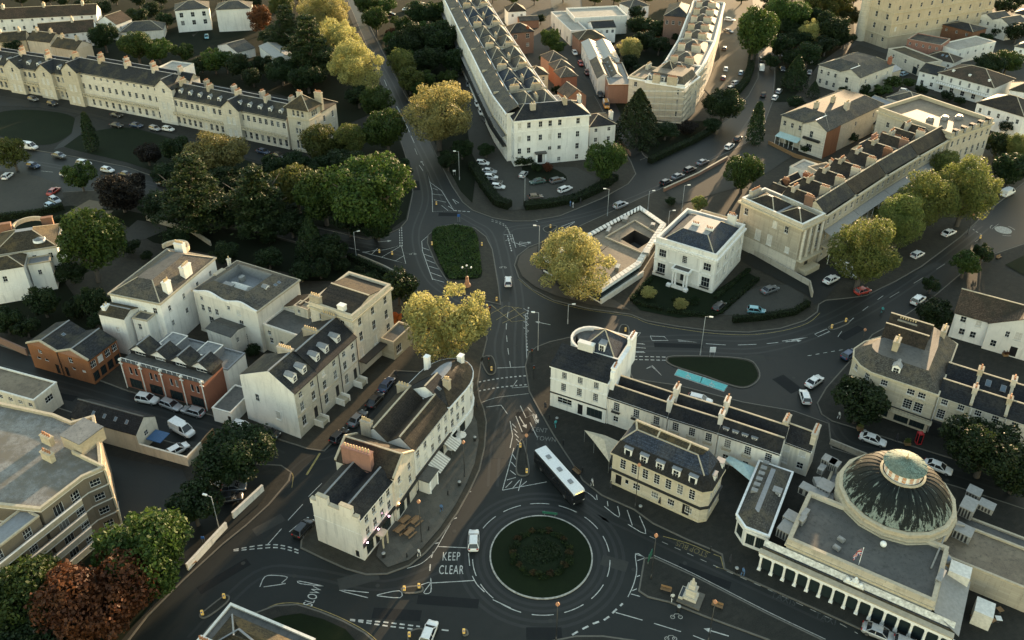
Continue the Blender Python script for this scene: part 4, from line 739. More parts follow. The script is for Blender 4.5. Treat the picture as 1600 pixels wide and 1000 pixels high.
zz = nd(ns, 'ShaderNodeMapRange'); zz.inputs[1].default_value = 0; zz.inputs[2].default_value = 3.6; zz.inputs[3].default_value = .09; zz.inputs[4].default_value = -.06; ls.new(sp.outputs[2], zz.inputs[0]); ad_ = nd(ns, 'ShaderNodeMath', operation='ADD'); ls.new(n1, ad_.inputs[0]); ls.new(zz.outputs[0], ad_.inputs[1]); cx_ = mix(ns, ls, ramp(ns, ls, ad_.outputs[0], .555, .59), (.005,.008,.0075), (.20,.235,.205)); cx_ = mix(ns, ls, ramp(ns, ls, n2, .56, .66), cx_, (.016,.023,.021)); ls.new(cx_, pb.inputs['Base Color']); pb.inputs['Roughness'].default_value = .7; pb.inputs['Specular IOR Level'].default_value = .25; MATS['dome_copper'] = mc
DO = empty('dome', (dcx, dcy, 7.85)); DO.parent = b.root; dprof = []
for k in range(9):
    t = k/8; r_ = 7.9-(7.9-3.25)*t; z_ = 4.1*math.sin(math.pi/2*(t**.82))*1.0; dprof.append((r_*1.0, z_))
NS = 32
for i in range(NS):
    m = M()
    for (r_, z_) in dprof:
        for q in (0, .5, 1): a_ = 2*math.pi*(i+q)/NS; k_r = 1.0+(.006 if q == .5 else 0); m.v.append((r_*k_r*math.cos(a_), r_*k_r*math.sin(a_), z_))
    for j in range(8):
        for q in (0, 1): m.f.append((j*3+q, j*3+q+1, j*3+q+4, j*3+q+3)); m.m.append(0)
    m.obj('dome_panel', 'dome_copper', DO, True)
for i in range(NS):
    m = M(); a_ = 2*math.pi*i/NS
    for j in range(8):
        (r0, z0), (r1, z1) = dprof[j], dprof[j+1]; m.tube((r0*math.cos(a_), r0*math.sin(a_), z0+.02), (r1*math.cos(a_), r1*math.sin(a_), z1+.02), .045, .045, 4)
    m.obj('dome_rib', 'dome_copper', DO)
lathe('lantern_kerb', [(3.3,11.85),(3.3,12.1),(2.95,12.15)], 'stonetrim', 32); lathe('lantern_drum', [(2.75,12.0),(2.75,13.5),(3.05,13.55),(3.05,13.7)], ['trim'], 16)
mrefl = plain('lantern_reflection', (.42,.17,.045), .3, emit=.05)  # orange reflected light put into the pane colour, with a faint emission
for i in range(16):
    a_ = 2*math.pi*(i+.5)/16; r_ = 2.75*math.cos(math.pi/16)+.02; m = M(); m.box(-.27,.27,-.03,0,0,1.05); o = m.obj('lantern_window', 'lantern_reflection', b.root, loc=(dcx+r_*math.cos(a_), dcy+r_*math.sin(a_), 12.2), rz=a_+math.pi/2)
    m = M(); [m.box(x-.02,x+.02,-.06,-.031,0,1.05) for x in (-.27,-.09,.09,.27)]; m.box(-.27,.27,-.06,-.032,.5,.54); m.obj('glazing_bar', 'trim', o)
lathe('lantern_cap', [(3.15,13.65),(3.1,13.75),(2.0,14.2),(1.0,14.5),(.12,14.75)], 'copper_green', 32, smooth=False); 
for i in range(16):
    a_ = 2*math.pi*i/16; m = M(); m.tube((dcx+3.1*math.cos(a_), dcy+3.1*math.sin(a_), 13.78), (dcx+.2*math.cos(a_), dcy+.2*math.sin(a_), 14.76), .05, .04, 4); m.obj('cap_rib', 'copper_green', b.root)
m = M(); m.cyl((dcx,dcy), .12, .02, 14.7, 15.9, 8); m.sphere((dcx,dcy,15.1), .2, 8, 5); m.obj('finial', 'pot_buff', b.root, True)
def unit(px, py, z, w, d, h, mat='grey_metal', rz=0.0, name='air_unit'):
    q = b.loc(px, py, z); m = M(); m.box(-w/2, w/2, -d/2, d/2, 0, h); m.box(-w/2-.04, w/2+.04, -d/2-.04, d/2+.04, h+.001, h+.06)
    for i in range(4): m.box(-w/2+.15+i*(w-.3)/4, -w/2+.15+(i+.55)*(w-.3)/4, -d/2-.015, -d/2-.001, .12, h-.12, 1)
    return m.obj(name, [mat, 'black_metal'], b.root, loc=(*q, z), rz=rz)
# plant and low roofs round the hall
for (x0_, y0_, x1_, y1_, hh, rf) in ((xl+1.5, yb-1.5, xl+9.5, yb+9, 4.2, 'felt_grey'), (xr-5, yb+.1, xr+12, yb+8, 4.4, 'felt_brown'), (xl+9.6, yb+8, xr+12, yb+11, 3.6, 'felt')):
    q_ = [(x0_,y0_),(x1_,y0_),(x1_,y1_),(x0_,y1_)]; b.walls(q_, .02, hh, 'stone_dirty'); b.flat(q_, hh, .35, rf, 'coping', .3)
for a in ((1294,728,4.3,2.2,1.6,1.5), (1302,733,4.3,1.6,1.6,1.5), (1283,737,4.3,.9,1.6,1.0), (1270,776,4.3,4.4,1.6,1.3), (1288,770,4.3,2.2,2.4,1.7), (1257,806,6.1,.7,1.8,.8), (1253,816,6.1,.7,1.5,.9), (1510,800,4.5,2.0,3.0,1.8), (1503,838,4.5,2.4,2.2,1.5), (1520,775,4.5,2.0,2.0,1.2), (1540,795,4.5,2.2,1.8,1.0), (1468,905,6.1,.7,2.4,.9), (1235,820,3.5,2.2,2.0,1.9), (1228,835,3.5,2.2,2.6,1.7)): unit(*a[:2], a[2], a[3], a[4], a[5], 'zinc', -.15)
m = M(); q0 = b.loc(1277,755,4.3); q1 = b.loc(1300,790,4.3); m.bar((*b.loc(1276,748,4.8),4.8), (*b.loc(1282,762,4.8),4.8), 1.3, .9); m.bar((*b.loc(1282,762,4.8),4.8), (*b.loc(1296,772,4.8),4.8), 1.3, .9); m.bar((*b.loc(1296,772,4.8),4.8), (*b.loc(1294,786,4.8),4.8), 1.3, .9); m.obj('air_duct', 'zinc', b.root)
m = M(); m.tube((*b.loc(1483,822,6.6),6.6), (*b.loc(1455,888,6.3),6.3), .13, .13, 8); m.tube((*b.loc(1483,816,6.6),6.6), (*b.loc(1507,822,6.2),6.2), .13, .13, 8); m.obj('flue_pipe', 'zinc', b.root, True)
for (x, y) in ((1314,844), (1307,857)): q = b.loc(x, y, 6.1); m = M(); m.box(-.5,.5,-.35,.35,0,.45); m.box(-.38,.38,-.25,.25,.451,.55); m.obj('roof_hatch', 'zinc', b.root, loc=(*q, 6.04), rz=-.3)
q = b.loc(1380,851,6.4); m = M(); m.sphere((0,0,.5), .48, 12, 8); m.cyl((0,0), .1, .1, 0, .3, 6); m.obj('satellite_dome', 'trim', b.root, True, (*q, 6.04))
m = M(); m.cyl((0,0), .85, .85, 0, .5, 16); m.cyl((0,0), .65, .6, .501, .52, 16, 1); m.obj('round_vent', ['zinc', 'skylight'], b.root, True, (*b.loc(1478,873,5), 4.75))
b.box('roof_box', xr+5.2, xr+7.6, yb-6.0, yb-3.2, .1, 2.9, 'coping_white'); b.box('stair_head', xr+.8, xr+3.6, yb-3.4, yb-1.0, 3.6, 5.6, 'coping_white')
# ornament, emblem on the parapet
m = M(); m.box(-1.4,1.4,-.3,.3,0,.3); m.sphere((-.9,0,.6), .38, 8, 6); m.sphere((.1,0,.8), .5, 8, 6); m.sphere((.9,0,.55), .36, 8, 6); m.sphere((.1,0,1.4), .25, 8, 6); m.box(-1.2,1.2,-.2,.2,.3,.6); m.obj('stone_figure', 'trim', b.root, True, (*b.loc(1335,910,4.6), 4.1))
# ---- flag on its pole above the hall
fp = G(1338.5,893,4.6); f_ = empty('flag', (fp.x, fp.y, 4.3)); tag(f_, 'red white and blue flag on a pole above the colonnade', 'flag')
m = M(); m.cyl((0,0), .05, .035, 0, 5.2, 8); m.sphere((0,0,5.25), .09, 8, 5); m.obj('pole', 'trim', f_, True)
def fy(u): return .22*math.sin(u*5)
mf = [('flag_blue', (.02,.03,.16)), ('flag_red', (.42,.02,.03)), ('flag_white', (.65,.63,.6))]
for n_, c_ in mf: plain(n_, c_, .8)
m = M(); nu = 18; nv = 10
for i in range(nu):
    for j in range(nv):
        u0, u1, v0, v1 = i/nu, (i+1)/nu, j/nv, (j+1)/nv; uc, vc = (u0+u1)/2, (v0+v1)/2; cu, cv = abs(uc-.5), abs(vc-.5)
        dg = min(abs((uc-.5)-(vc-.5)), abs((uc-.5)+(vc-.5))); k = 1 if (cu < .06 or cv < .1) else 2 if (cu < .11 or cv < .17) else 1 if dg < .035 else 2 if dg < .1 else 0
        q = lambda u, v: (-.06-u*1.1, fy(u)+.12*math.sin(v*4), 5.0-1.2*v-.75*u)
        m.quad(q(u0,v0), q(u0,v1), q(u1,v1), q(u1,v0), k)
m.obj('flag_cloth', ['flag_blue', 'flag_red', 'flag_white'], f_)
# ---- glazed pavilion beside the hall
b = Bld('shop_pavilion', 'small white glazed shop pavilion with hipped lead roof beside the hall', (1166,823), (1200,836), 4.2)
L = b.L; q = b.loc(1153,804,4.2); q2 = b.loc(1205,728,4.2); P = [(0,0),(L,0),(L,q2[1]),(q[0],q2[1]),q]
b.walls(P, .02, 4.2, 'white', {0: [(.25,L/2-.1,.7,2.9,'k'),(L/2+.1,L-.25,.7,2.9,'k')], 4: [(.3,1.9,.7,2.9,'k')]}); b.band(P, 3.3, .35, .2, 'trim', name='fascia'); b.band(P, 4.0, .35, .35, 'trim'); b.mansard(P, 4.3, 1.5, 2.2, 'slate_grey', 'lead', 0)
for k in range(3): b.dormer(L*(k+.7)/3.4, 8.2, 4.6, .8, .7, 1.2, 0, 'zinc', 's', True)
for k in range(6): unit_q = (-1.6+q[0]*.2+1.2, 7+k*1.4); m = M(); m.box(-.5,.5,-.4,.4,0,.9); m.obj('air_unit', 'zinc', b.root, loc=(*unit_q, 4.5))
# canopy and parasols next to the bank
def canopy(name, label, px, z0, z1, mat, cat='canopy'):
    pts = [Vector((*G(*p, z1), z1)) for p in px]; c = sum(pts, Vector())/len(pts); o = empty(name, (c.x, c.y, 0)); tag(o, label, cat); m = M(); n = len(pts)
    ap = Vector((0, 0, z1+.9)); R_ = [p-Vector((c.x, c.y, 0)) for p in pts]
    for i in range(n): m.slab([tuple(R_[i]), tuple(R_[(i+1)%n]), tuple(ap)], .04)
    m.obj('fabric', mat, o)
    for p in R_: m = M(); m.cyl((p.x*.97, p.y*.97), .05, .05, .1, p.z, 6); m.obj('post', 'grey_metal', o)
canopy('canopy', 'pale teal canopy between the bank and the pavilion', [(1132,718),(1178,756),(1190,735),(1140,712)], .1, 3.0, 'awning_teal')
pts = [(913,672),(928,690),(952,722),(957,706),(968,690),(945,680)]
canopy('canopy', 'beige sail canopy over the terrace beside the bank', pts, .1, 2.8, 'canvas')
# ---- right-hand stone corner building with rounded end, and its terrace
b = Bld('corner_building', 'pale stone corner building with rounded end and slate mansard', (1406,597), (1465,617), 9.0, sills=True)
L = b.L; cv = [b.loc(1362,582,9), b.loc(1345,571,9), b.loc(1335,558,9), b.loc(1336,546,9), b.loc(1352,535,9)]; bk = b.loc(1446,507,9); rt = b.loc(1500,540,9)
P = [(0,0),(L,0),(L,rt[1]),(bk[0],bk[1])]+list(reversed(cv))
for e in (0,): pass
le = (Vector(P[-1])-Vector(P[0])).length
b.walls(P, .02, 9.0, 'stone_pale', {0: [(1.5,2.8,7.1,8.3,'c'),(1.4,2.9,3.9,6.0,'g'),(L-3.0,L-1.7,7.1,8.3,'c'),(L-3.1,L-1.6,3.9,6.0,'g'),(.6,L*.48,.5,2.7,'k'),(L*.52,L-.5,.5,2.7,'k')], len(P)-1: [(le/2-.6,le/2+.6,7.1,8.3,'c'),(le/2-.7,le/2+.7,3.9,6.0,'g'),(.5,le-.5,.5,2.7,'k')], len(P)-2: [(1.2,2.2,7.1,8.3,'c'),(1.0,2.2,3.9,6.0,'g')], len(P)-3: [(.8,1.8,7.1,8.3,'c')]})
b.band(P, 8.75, .4, .3, 'stonetrim'); b.band(P, 3.1, .3, .35, 'black_metal', [0, len(P)-1], 'shop_fascia'); b.band(P, 6.5, .15, .1, 'stonetrim', None, 'string_course')
b.mansard(P, 9.15, 2.4, 2.6, 'slate_grey', 'felt', .05); b.dormer(-1.2, 1.0, 9.7, 1.4, 1.5, 2.2, 0, 'lead'); 
q = b.loc(1430,545,11); b.gable(q[0]-6, q[0]+1.5, 8.5, 16.5, 11.4, 2.0, 'slate_brown', 'x', 2, .2, .1, 'stone')
b.chimney(*b.loc(1398,548,11), 11.4, 1.0, 2.2, 2.2, 3, 'stone', 'pot_buff', 2); b.chimney(*b.loc(1415,515,11), 10.8, 3.4, 1.0, 2.2, 7, 'stone_dirty', 'pot_buff', 2); b.chimney(*b.loc(1473,525,11), 10.8, .9, 2.6, 2.0, 4, 'stone_dirty', 'pot_buff', 2)
m = M(); m.box(-1.5, L+.5, -1.3, -.02, 2.9, 3.08); [m.box(-1.5+i*.5,-1.44+i*.5,-1.28,-1.22,3.08,3.9) for i in range(int((L+2)/.5))]; m.box(-1.5, L+.5, -1.3, -1.2, 3.9, 3.98); m.obj('balcony', 'stonetrim', b.root)
for sx in (.0,):
    for x in (2.15, L-2.35): m = M(); m.add([(x-1.1,-.35,6.3),(x+1.1,-.35,6.3),(x,-.35,6.85),(x-1.1,-.01,6.3),(x+1.1,-.01,6.3),(x,-.01,6.85)], [(0,1,2),(0,2,5,3),(2,1,4,5),(0,3,4,1)]); m.obj('pediment', 'stonetrim', b.root)
RG = 'stone terrace houses beside the rounded corner building'
for (A, B, lb) in (((1465.5,617),(1517,634),'stone terrace house with plain black double roof next to rounded corner'), ((1517.5,634),(1571,651.5),'stone terrace house with roof lights in its dark double roof'), ((1571.5,651.5),(1640,674),'stone terrace house at the photo edge behind the big dark tree')):
    t = terr(lb, A, B, 8.6, 11.0, [(2,1.1,1.2,6.9,'c'),(2,1.3,2.0,3.8,'g')], 'slate_dark', group=RG, wall='stone_pale', chim=((.98,.22,.8,1.4,1.4,3),(.98,.75,.8,1.6,1.6,3)), cope=(.99,))
    if 'roof lights' in lb: 
        for (fx, fy_) in ((.3,.62),(.75,.6)): t.skylight((t.L*fx, t.Dp*fy_, 8.6+1.0), (0,-.5,.85))
    t.box('shopfront', .3, t.L-.3, -.6, -.02, .1, 3.2, 'black_metal'); 
# ---- white gabled house at right edge
b = Bld('house', 'white house with brown tiled roof and arched gable window', (1493,487), (1547,502), 6.4, 'house', None, True)
L = b.L; b.rect(0, L, 0, 9, 6.4, 'white', row(L, 2, 1.1, 1.4, 4.4, 's', 1.8)+row(L, 2, 1.1, 1.5, 1.4, 's', 2.2)); b.gable(0, L+12, 0, 9, 6.4, 3.0, 'tile_brown', 'x', 1, .4, .2, 'white')
b.rect(L+.01, L+11, -.8, 9, 6.4, 'white', [(1.2,2.3,1.3,2.8,'s'),(4.9,6.2,.3,2.6,'d'),(8.4,9.6,1.3,2.8,'s'),(3.2,4.0,4.3,5.7,'s'),(4.8,6.2,4.2,6.2,'a'),(7.0,7.8,4.3,5.7,'s')]); b.gable(L+.01, L+11, -.8, 4.6, 6.4, 3.0, 'tile_brown', 'y', 1, .3, .2, 'white', 'trim')
# ---- pub wedge: five joined houses
PG = 'joined houses of the wedge between the street and the main road'
b = Bld('pub', 'cream pub with black twin-ridged slate roof and blank end wall', (562,812), (614.5,749), 9.0, 'pub', PG, True)
L, D = b.L, b.D(482,786,9.0); b.rect(0, L, 0, D, 9.0, 'ivory', row(L, 4, .95, 1.5, 6.9, 's', 1.6)+row(L, 4, .95, 1.7, 4.2, 's', 1.6)+[(.8,2.6,.4,2.6,'k'),(3.2,4.3,.2,2.6,'d'),(5.0,7.4,.4,2.6,'k'),(8.2,L-.6,.4,2.6,'k')], (), (), [(D-1.6,D-.9,.3,1.7,'d')])
b.gable(0, L, 0, D, 9.0, 1.5, 'slate_dark', 'x', 2, .2, 0, 'ivory', 'lead'); b.band([(0,0),(L,0),(L,D),(0,D)], 3.1, .55, .3, 'black_metal', [0], 'shop_fascia'); b.band([(0,0),(L,0),(L,D),(0,D)], 8.7, .25, .2, 'trim', [0])
m = M()
for (y0, y1, z1) in ((0,D*.12,9.6),(D*.12,D*.38,10.9),(D*.38,D*.62,9.7),(D*.62,D*.86,10.9),(D*.86,D,9.6)): m.box(-.35, .2, y0, y1-.004, 8.7, z1)
m.obj('stepped_parapet', 'ivory', b.root); m = M()
for (y0, y1, z1) in ((0,D*.12,9.6),(D*.12,D*.38,10.9),(D*.38,D*.62,9.7),(D*.62,D*.86,10.9),(D*.86,D,9.6)): m.box(-.42, .27, y0+.02, y1-.03, z1+.003, z1+.14)
m.obj('coping', 'coping', b.root); b.band([(0,0),(L,0),(L,D),(0,D)], 5.6, .12, .05, 'ivory', [3], 'string_course')
plain('lamp_pink', (1.0,.55,.75), .5, emit=5.0); plain('lamp_amber', (1.0,.5,.2), .5, emit=4.0)
for k in range(4): m = M(); m.sphere((0,-.35,0), .13, 8, 6); m.obj('wall_lamp', 'lamp_pink' if k < 3 else 'lamp_amber', b.root, True, (.5+k*2.9, -.2, 3.85))
m = M(); m.box(3.0, 4.5, -1.5, -.02, 2.7, 2.95); m.box(3.05,3.25,-1.45,-1.25,.1,2.7); m.box(4.25,4.45,-1.45,-1.25,.1,2.7); m.obj('porch', 'stonetrim', b.root)
for (x, y) in ((b.L*.35, D*.72), (b.L*.2, D*.3), (b.L*.62, D*.3)): b.skylight((x, y, 10.0), (0,-.3,.9), .5, .6)
b = Bld('terrace_house', 'stone house with huge orange brick chimney beside the pub', (615,748.5), (646,706), 9.6, 'house', PG, True)
L = b.L; D = 10.5; b.rect(0, L, 0, D, 9.6, 'stone_pale', row(L, 2, .9, 1.4, 7.3, 's')+row(L, 2, .9, 1.7, 4.5, 's')+[(.8,2.5,.4,2.6,'k'),(3.2,4.3,.2,2.6,'d')]); b.gable(0, L, 0, D, 9.6, 2.2, 'slate_brown', 'y', 1, .15, .1, 'stone_pale', 'coping', cope=True)
b.chimney(.4, D*.62, 9.8, 1.0, 5.2, 3.4, 9, 'brick_red', 'pot_buff', 2.5); b.band([(0,0),(L,0),(L,D),(0,D)], 3.1, .5, .3, 'black_metal', [0], 'shop_fascia')
b = Bld('terrace_house', 'long white house with brown valley roof above striped awnings', (646.5,705.5), (701,637), 9.2, 'house', PG, True)
L = b.L; D = 10.0; b.rect(0, L, 0, D, 9.2, 'white', row(L, 5, .95, 1.4, 7.0, 's')+row(L, 5, .95, 1.7, 4.2, 's')+[(1+i*3.1,3.2+i*3.1,.4,2.6,'k') for i in range(5)]); b.gable(0, L, 0, D, 9.2, 2.0, 'slate_brown', 'x', 2, .2, 0, 'white', 'coping'); b.band([(0,0),(L,0),(L,D),(0,D)], 8.95, .25, .2, 'trim', [0]); b.band([(0,0),(L,0),(L,D),(0,D)], 3.1, .5, .3, 'darkwood', [0], 'shop_fascia')
b.chimney(.3, D*.9, 10.0, .9, 1.9, 2.2, 5, 'stone_dirty', 'pot_buff', 2); b.chimney(L-.4, D*.86, 10.0, .9, 2.4, 1.6, 4, 'stone_dirty', 'pot_buff', 2)
def awning(b, x0, x1, z, out=2.2, drop=1.0, n=10):
    o = empty('awning', (0, 0, 0)); o.parent = b.root; k = (x1-x0)/n; mA = M()
    for i in range(n): m = M(); m.slab([(x0+i*k,-out,z-drop),(x0+(i+1)*k-.01,-out,z-drop),(x0+(i+1)*k-.01,-.32,z),(x0+i*k,-.32,z)], .04); m.obj('awning_stripe', 'awning_grey' if i % 2 else 'coping_white', o)
b.awn = (awning(b, L*.30, L*.62, 3.3, 2.6, 1.0, 14), awning(b, L*.78, L*.98, 3.3, 2.4, 1.0, 9))
b.box('bay_shop', .3, 3.3, -2.2, -.31, .1, 3.0, 'white'); b.box('bay_roof', .1, 3.5, -2.4, -.31, 3.003, 3.2, 'felt')
for i in range(2): m = M(); m.cyl((.6+i*2.4, -2.32), .16, .14, .1, 3.0, 10); m.obj('column', 'trim', b.root, True)
b = Bld('corner_building', 'white corner house with rounded end and hipped brown roof by crossing', (701.5,636.5), (727,608), 9.4, 'house', PG, True)
L = b.L; D = 9.5; r_ = D/2; P = [(0,0),(L,0)]+[(L+1.6*r_*math.sin(R(a))*.9, r_-r_*math.cos(R(a))) for a in range(15, 180, 15)]+[(L,D),(0,D)]
ops = {0: row(L, 3, .95, 1.4, 7.2, 's')+row(L, 3, .95, 1.7, 4.3, 's')+[(.6,2.4,.4,2.6,'k'),(3.2,L-.4,.4,2.6,'k')]}
for e in (2, 3, 4): ops[e] = [(.25,1.15,7.2,8.6,'s'),(.25,1.15,4.3,6.0,'s')]
b.walls(P, .02, 9.4, 'white', ops); b.band(P, 9.1, .32, .25, 'trim'); b.band(P, 3.0, .4, .25, 'trim', list(range(0, 8)), 'shop_fascia'); b.mansard(P, 9.5, 2.2, 3.6, 'slate_brown', 'lead', .1); b.gable(-.01, L*.75, .3, D-.3, 9.5, 2.6, 'slate_dark', 'x', 1, .0, .0, 'white', 'coping')
b.chimney(L*.55, 2.2, 10.8, .8, 1.2, 1.8, 3, 'stone', 'pot_buff', 1); b.chimney(L+1, D-1, 10.6, .9, .9, 2.4, 0, 'white', 'pot', 2); b.chimney(L+5.2, D*.42, 9.8, 1.1, .9, 2.2, 0, 'white', 'pot', 1)
for (x, y) in ((L*.3,3.0),(L*.55,6.3)): b.skylight((x, y, 11.2), (0,-.5 if y < 4 else .5,.85), .6, .9)
# ---- gable-ended white terrace across the back street (three stone-fronted houses) and the tall stone house
SG = 'houses of the terrace facing the parked back street'
segs = [((459,615),(495,582),'terrace house with blank white gable end wall and two dormers'), ((495.3,581.7),(529,550.5),'middle stone terrace house with two dormers on back street'), ((529.3,550.2),(556,526),'stone terrace house with one dormer against the tall stone house')]
for i, (A, B, lb) in enumerate(segs):
    b = Bld('terrace_house', lb, A, B, 10.4, 'house', SG, True); L = b.L; 
    if i == 0: D = b.D(357,600,10.4); D0 = D
    D = D0*(.86 if i else 1); b.rect(0, L, 0, D, 10.4, 'stone_pale', rows(L, [(2,.95,1.2,8.4,'s'),(2,1.0,1.9,5.4,'s')])+[(L*.25-.55,L*.25+.55,2.0,4.2,'s'),(L*.75-.5,L*.75+.5,1.2,3.7,'d')])
    if i == 0: m = M(); m.box(-.12, -.005, -.05, D+.05, .02, 10.4); m.add([(-.12,0,10.4),(-.12,D,10.4),(-.12,D*.42,13.6),(-.005,0,10.4),(-.005,D,10.4),(-.005,D*.42,13.6)], [(0,1,2),(5,4,3),(0,2,5,3),(1,4,5,2)]); m.obj('end_wall', 'white', b.root); put_window(b.root, -.14, D*.72, 5.6, -math.pi/2, .9, 1.7, 's', True); put_window(b.root, -.14, D*.36, 3.0, -math.pi/2, 1.1, 1.9, 'b', True)
    m = M(); y = D*.42; sl = 3.0/y
    m.slab([(-.05,-.25,10.35),(L+.05,-.25,10.35),(L+.05,y,13.6),(-.05,y,13.6)], .14); m.slab([(-.05,y,13.6),(L+.05,y,13.6),(L+.05,D,10.5),(-.05,D,10.5)], .14); m.bar((-.05,y,13.66),(L+.05,y,13.66),.3,.16,1); m.obj('roof', ['slate_dark' if i else 'slate', 'lead'], b.root)
    m = M(); m.add([(L,0,10.4),(L,D,10.4),(L,y,13.5)], [(0,1,2)]); m.obj('gable_wall', 'stone', b.root)
    for k in range(2 if i < 2 else 1): b.dormer(L*(.3+.42*k), 1.1, 11.2, 1.15, 1.4, 1.9, 0, 'lead', 's')
    downpipe(b, L-.15, -.1, .1, 10.1, 'black_metal'); b.chimney(L-.1, y+1.5, 12.6, .9, 3.2, 1.3, 6, 'stone_dirty', 'pot_buff', 1.5); b.band([(0,0),(L,0),(L,D),(0,D)], 10.1, .25, .18, 'stonetrim', [0]); b.band([(0,0),(L,0),(L,D),(0,D)], 4.9, .1, .12, 'stonetrim', [0], 'string_course')
    x = L*.75; [b.box('step_wall', x+s_*.9-.1, x+s_*.9+.1, -2.0, -.02, .1, 1.5, 'ivory') for s_ in (-1, 1)]; b.box('steps', x-.78, x+.78, -1.8, -.02, .1, .9, 'stonetrim')
b = Bld('stone_house', 'tall stone house with flat parapet and brown sloping roof', (550,494), (610,444.5), 14.6, 'house', None, True)
L, D = b.L, b.D(547,423,14.6); P = [(0,0),(L,0),(L,D),(0,D)]
b.rect(0, L, 0, D, 14.0, 'stone_pale', rows(L, [(3,1.05,1.7,11.2,'s'),(3,1.1,2.1,7.6,'s')])+[(1.2,2.3,4.0,6.2,'b'),(L/2-.6,L/2+.6,4.0,6.2,'b'),(L-2.4,L-1.2,4.0,6.2,'s')], (), (), row(D, 2, .9, 1.5, 11.2)); b.band(P, 13.4, .35, .4, 'stonetrim'); b.flat(P, 14.0, .7, 'felt', 'coping', .45, wmat='stone_pale'); b.gable(.5, L-.5, .5, D-.5, 14.05, 1.3, 'slate_brown', 'y', 1, 0, 0, 'stone', 'coping')
b.chimney(.6, D-1.2, 14.5, .9, 2.4, 1.6, 4, 'stone_dirty', 'pot_buff', 1); b.chimney(1.0, D*.3, 14.8, 1.1, 1.4, .9, 0, 'white', 'pot', 1)
b.rect(L*.62, L+1.8, -3.2, -.02, 4.2, 'stone', [(.8,2.6,1.0,2.9,'c')], [(.5,2.0,1.0,2.9,'s')]); b.flat([(L*.62,-3.2),(L+1.8,-3.2),(L+1.8,-.02),(L*.62,-.02)], 4.2, .4, 'felt', 'coping', .25); b.box('porch_roof', .5, L*.6, -1.8, -.02, 3.5, 3.75, 'darkwood')
# ---- cream house with parapet well, its extensions
b = Bld('villa', 'cream rendered villa with sunken lead roof well and curved front gables', (300.5,449), (400,482), 11.0, 'house', None, True)
L, D = b.L, b.D(462,432,11.0)
b.rect(0, L, 0, D, 10.2, 'ivory', [(1.6,2.4,8.5,9.4,'s'),(1.4,2.3,5.8,7.3,'s'),(3.2,4.1,5.8,7.3,'s'),(5.2,6.1,5.8,7.3,'s'),(8.9,9.7,8.3,9.2,'s'),(11.4,12.5,7.7,9.1,'b'),(11.6,12.7,4.7,6.6,'s'),(12.0,13.1,1.4,3.5,'g'),(3.0,4.3,2.6,4.8,'s')])
m = M(); pr = [(0,10.9),(2,10.9),(4.2,10.0),(L*.47,9.7)]; N = 24
def prof(t):
    u = t*L; s = .5-.5*math.cos(2*math.pi*((t*2) % 1.0)); return 10.3+.9*s
for i in range(N):
    t0, t1 = i/N, (i+1)/N; x0, x1 = t0*L, t1*L; m.add([(x0,-.06,10.0),(x1,-.06,10.0),(x1,-.06,prof(t1)),(x0,-.06,prof(t0)),(x0,.34,10.0),(x1,.34,10.0),(x1,.34,prof(t1)),(x0,.34,prof(t0))], [(0,1,2,3),(7,6,5,4),(3,2,6,7)])
m.obj('curved_gable', 'ivory', b.root)
P = [(0,.4),(L,.4),(L,D),(0,D)]
m = M(); A_ = [(0,.36),(L,.36),(L,D),(0,D)]; I1 = [(3.2,3.0),(L-4.6,3.0),(L-4.6,D-2.6),(3.2,D-2.6)]
for i in range(4):
    j = (i+1) % 4; m.quad((*A_[i],10.4), (*A_[j],10.4), (*I1[j],11.9), (*I1[i],11.9), 0); m.quad((*I1[i],11.9), (*I1[j],11.9), (*I1[j],9.6), (*I1[i],9.6), 1)
m.poly([(*q,9.6) for q in I1], 2); m.obj('roof', ['slate_grey', 'lead', 'lead'], b.root); b.band([(0,0),(L,0),(L,D),(0,D)], 10.0, .35, .3, 'coping', [1, 2, 3])
m = M(); m.box(-2.2,2.2,-1.2,1.2,0,.5); m.add([(-2.2,-1.2,.5),(2.2,-1.2,.5),(2.2,0,1.3),(-2.2,0,1.3),(-2.2,1.2,.5),(2.2,1.2,.5)], [(0,1,2,3),(3,2,5,4),(0,3,4),(1,5,2)]); m.obj('glass_lantern', 'coping_white', b.root, loc=((3.2+L-4.6)/2, D*.42, 9.65), rz=.0)
b.box('roof_block', 4.2, 6.8, 3.6, 5.2, 9.62, 10.9, 'zinc'); b.box('roof_block', 5.4, 6.3, D-5.5, D-4.3, 9.62, 10.8, 'zinc')
for k in range(2): b.skylight((L-2.2, D-4.6+k*1.1, 11.05), (.32,0,.9), .7, .7)
b.dormer(L-2.6, D*.5, 10.8, 1.1, .8, 1.2, math.pi/2, 'lead', 's'); b.chimney(.3, D-2.5, 10.6, .6, .6, 1.8, 1, 'ivory'); b.chimney(.6, D*.55, 10.2, 1.0, 2.6, .9, 0, 'coping'); b.band([(0,0),(L,0),(L,D),(0,D)], .02, .5, .06, 'ivory', name='plinth')
q0 = b.loc(331,506,5.6); q1 = b.loc(370,518,5.6); b.rect(q0[0], q1[0], -4.2, -.02, 5.4, 'ivory', (), [(1.4,2.1,3.0,4.2,'s')]); b.gable(q0[0]-.1, q1[0]+.1, -4.2, -.02, 5.4, .5, 'felt', 'x', 1, .15, .1, 'ivory', 'felt')
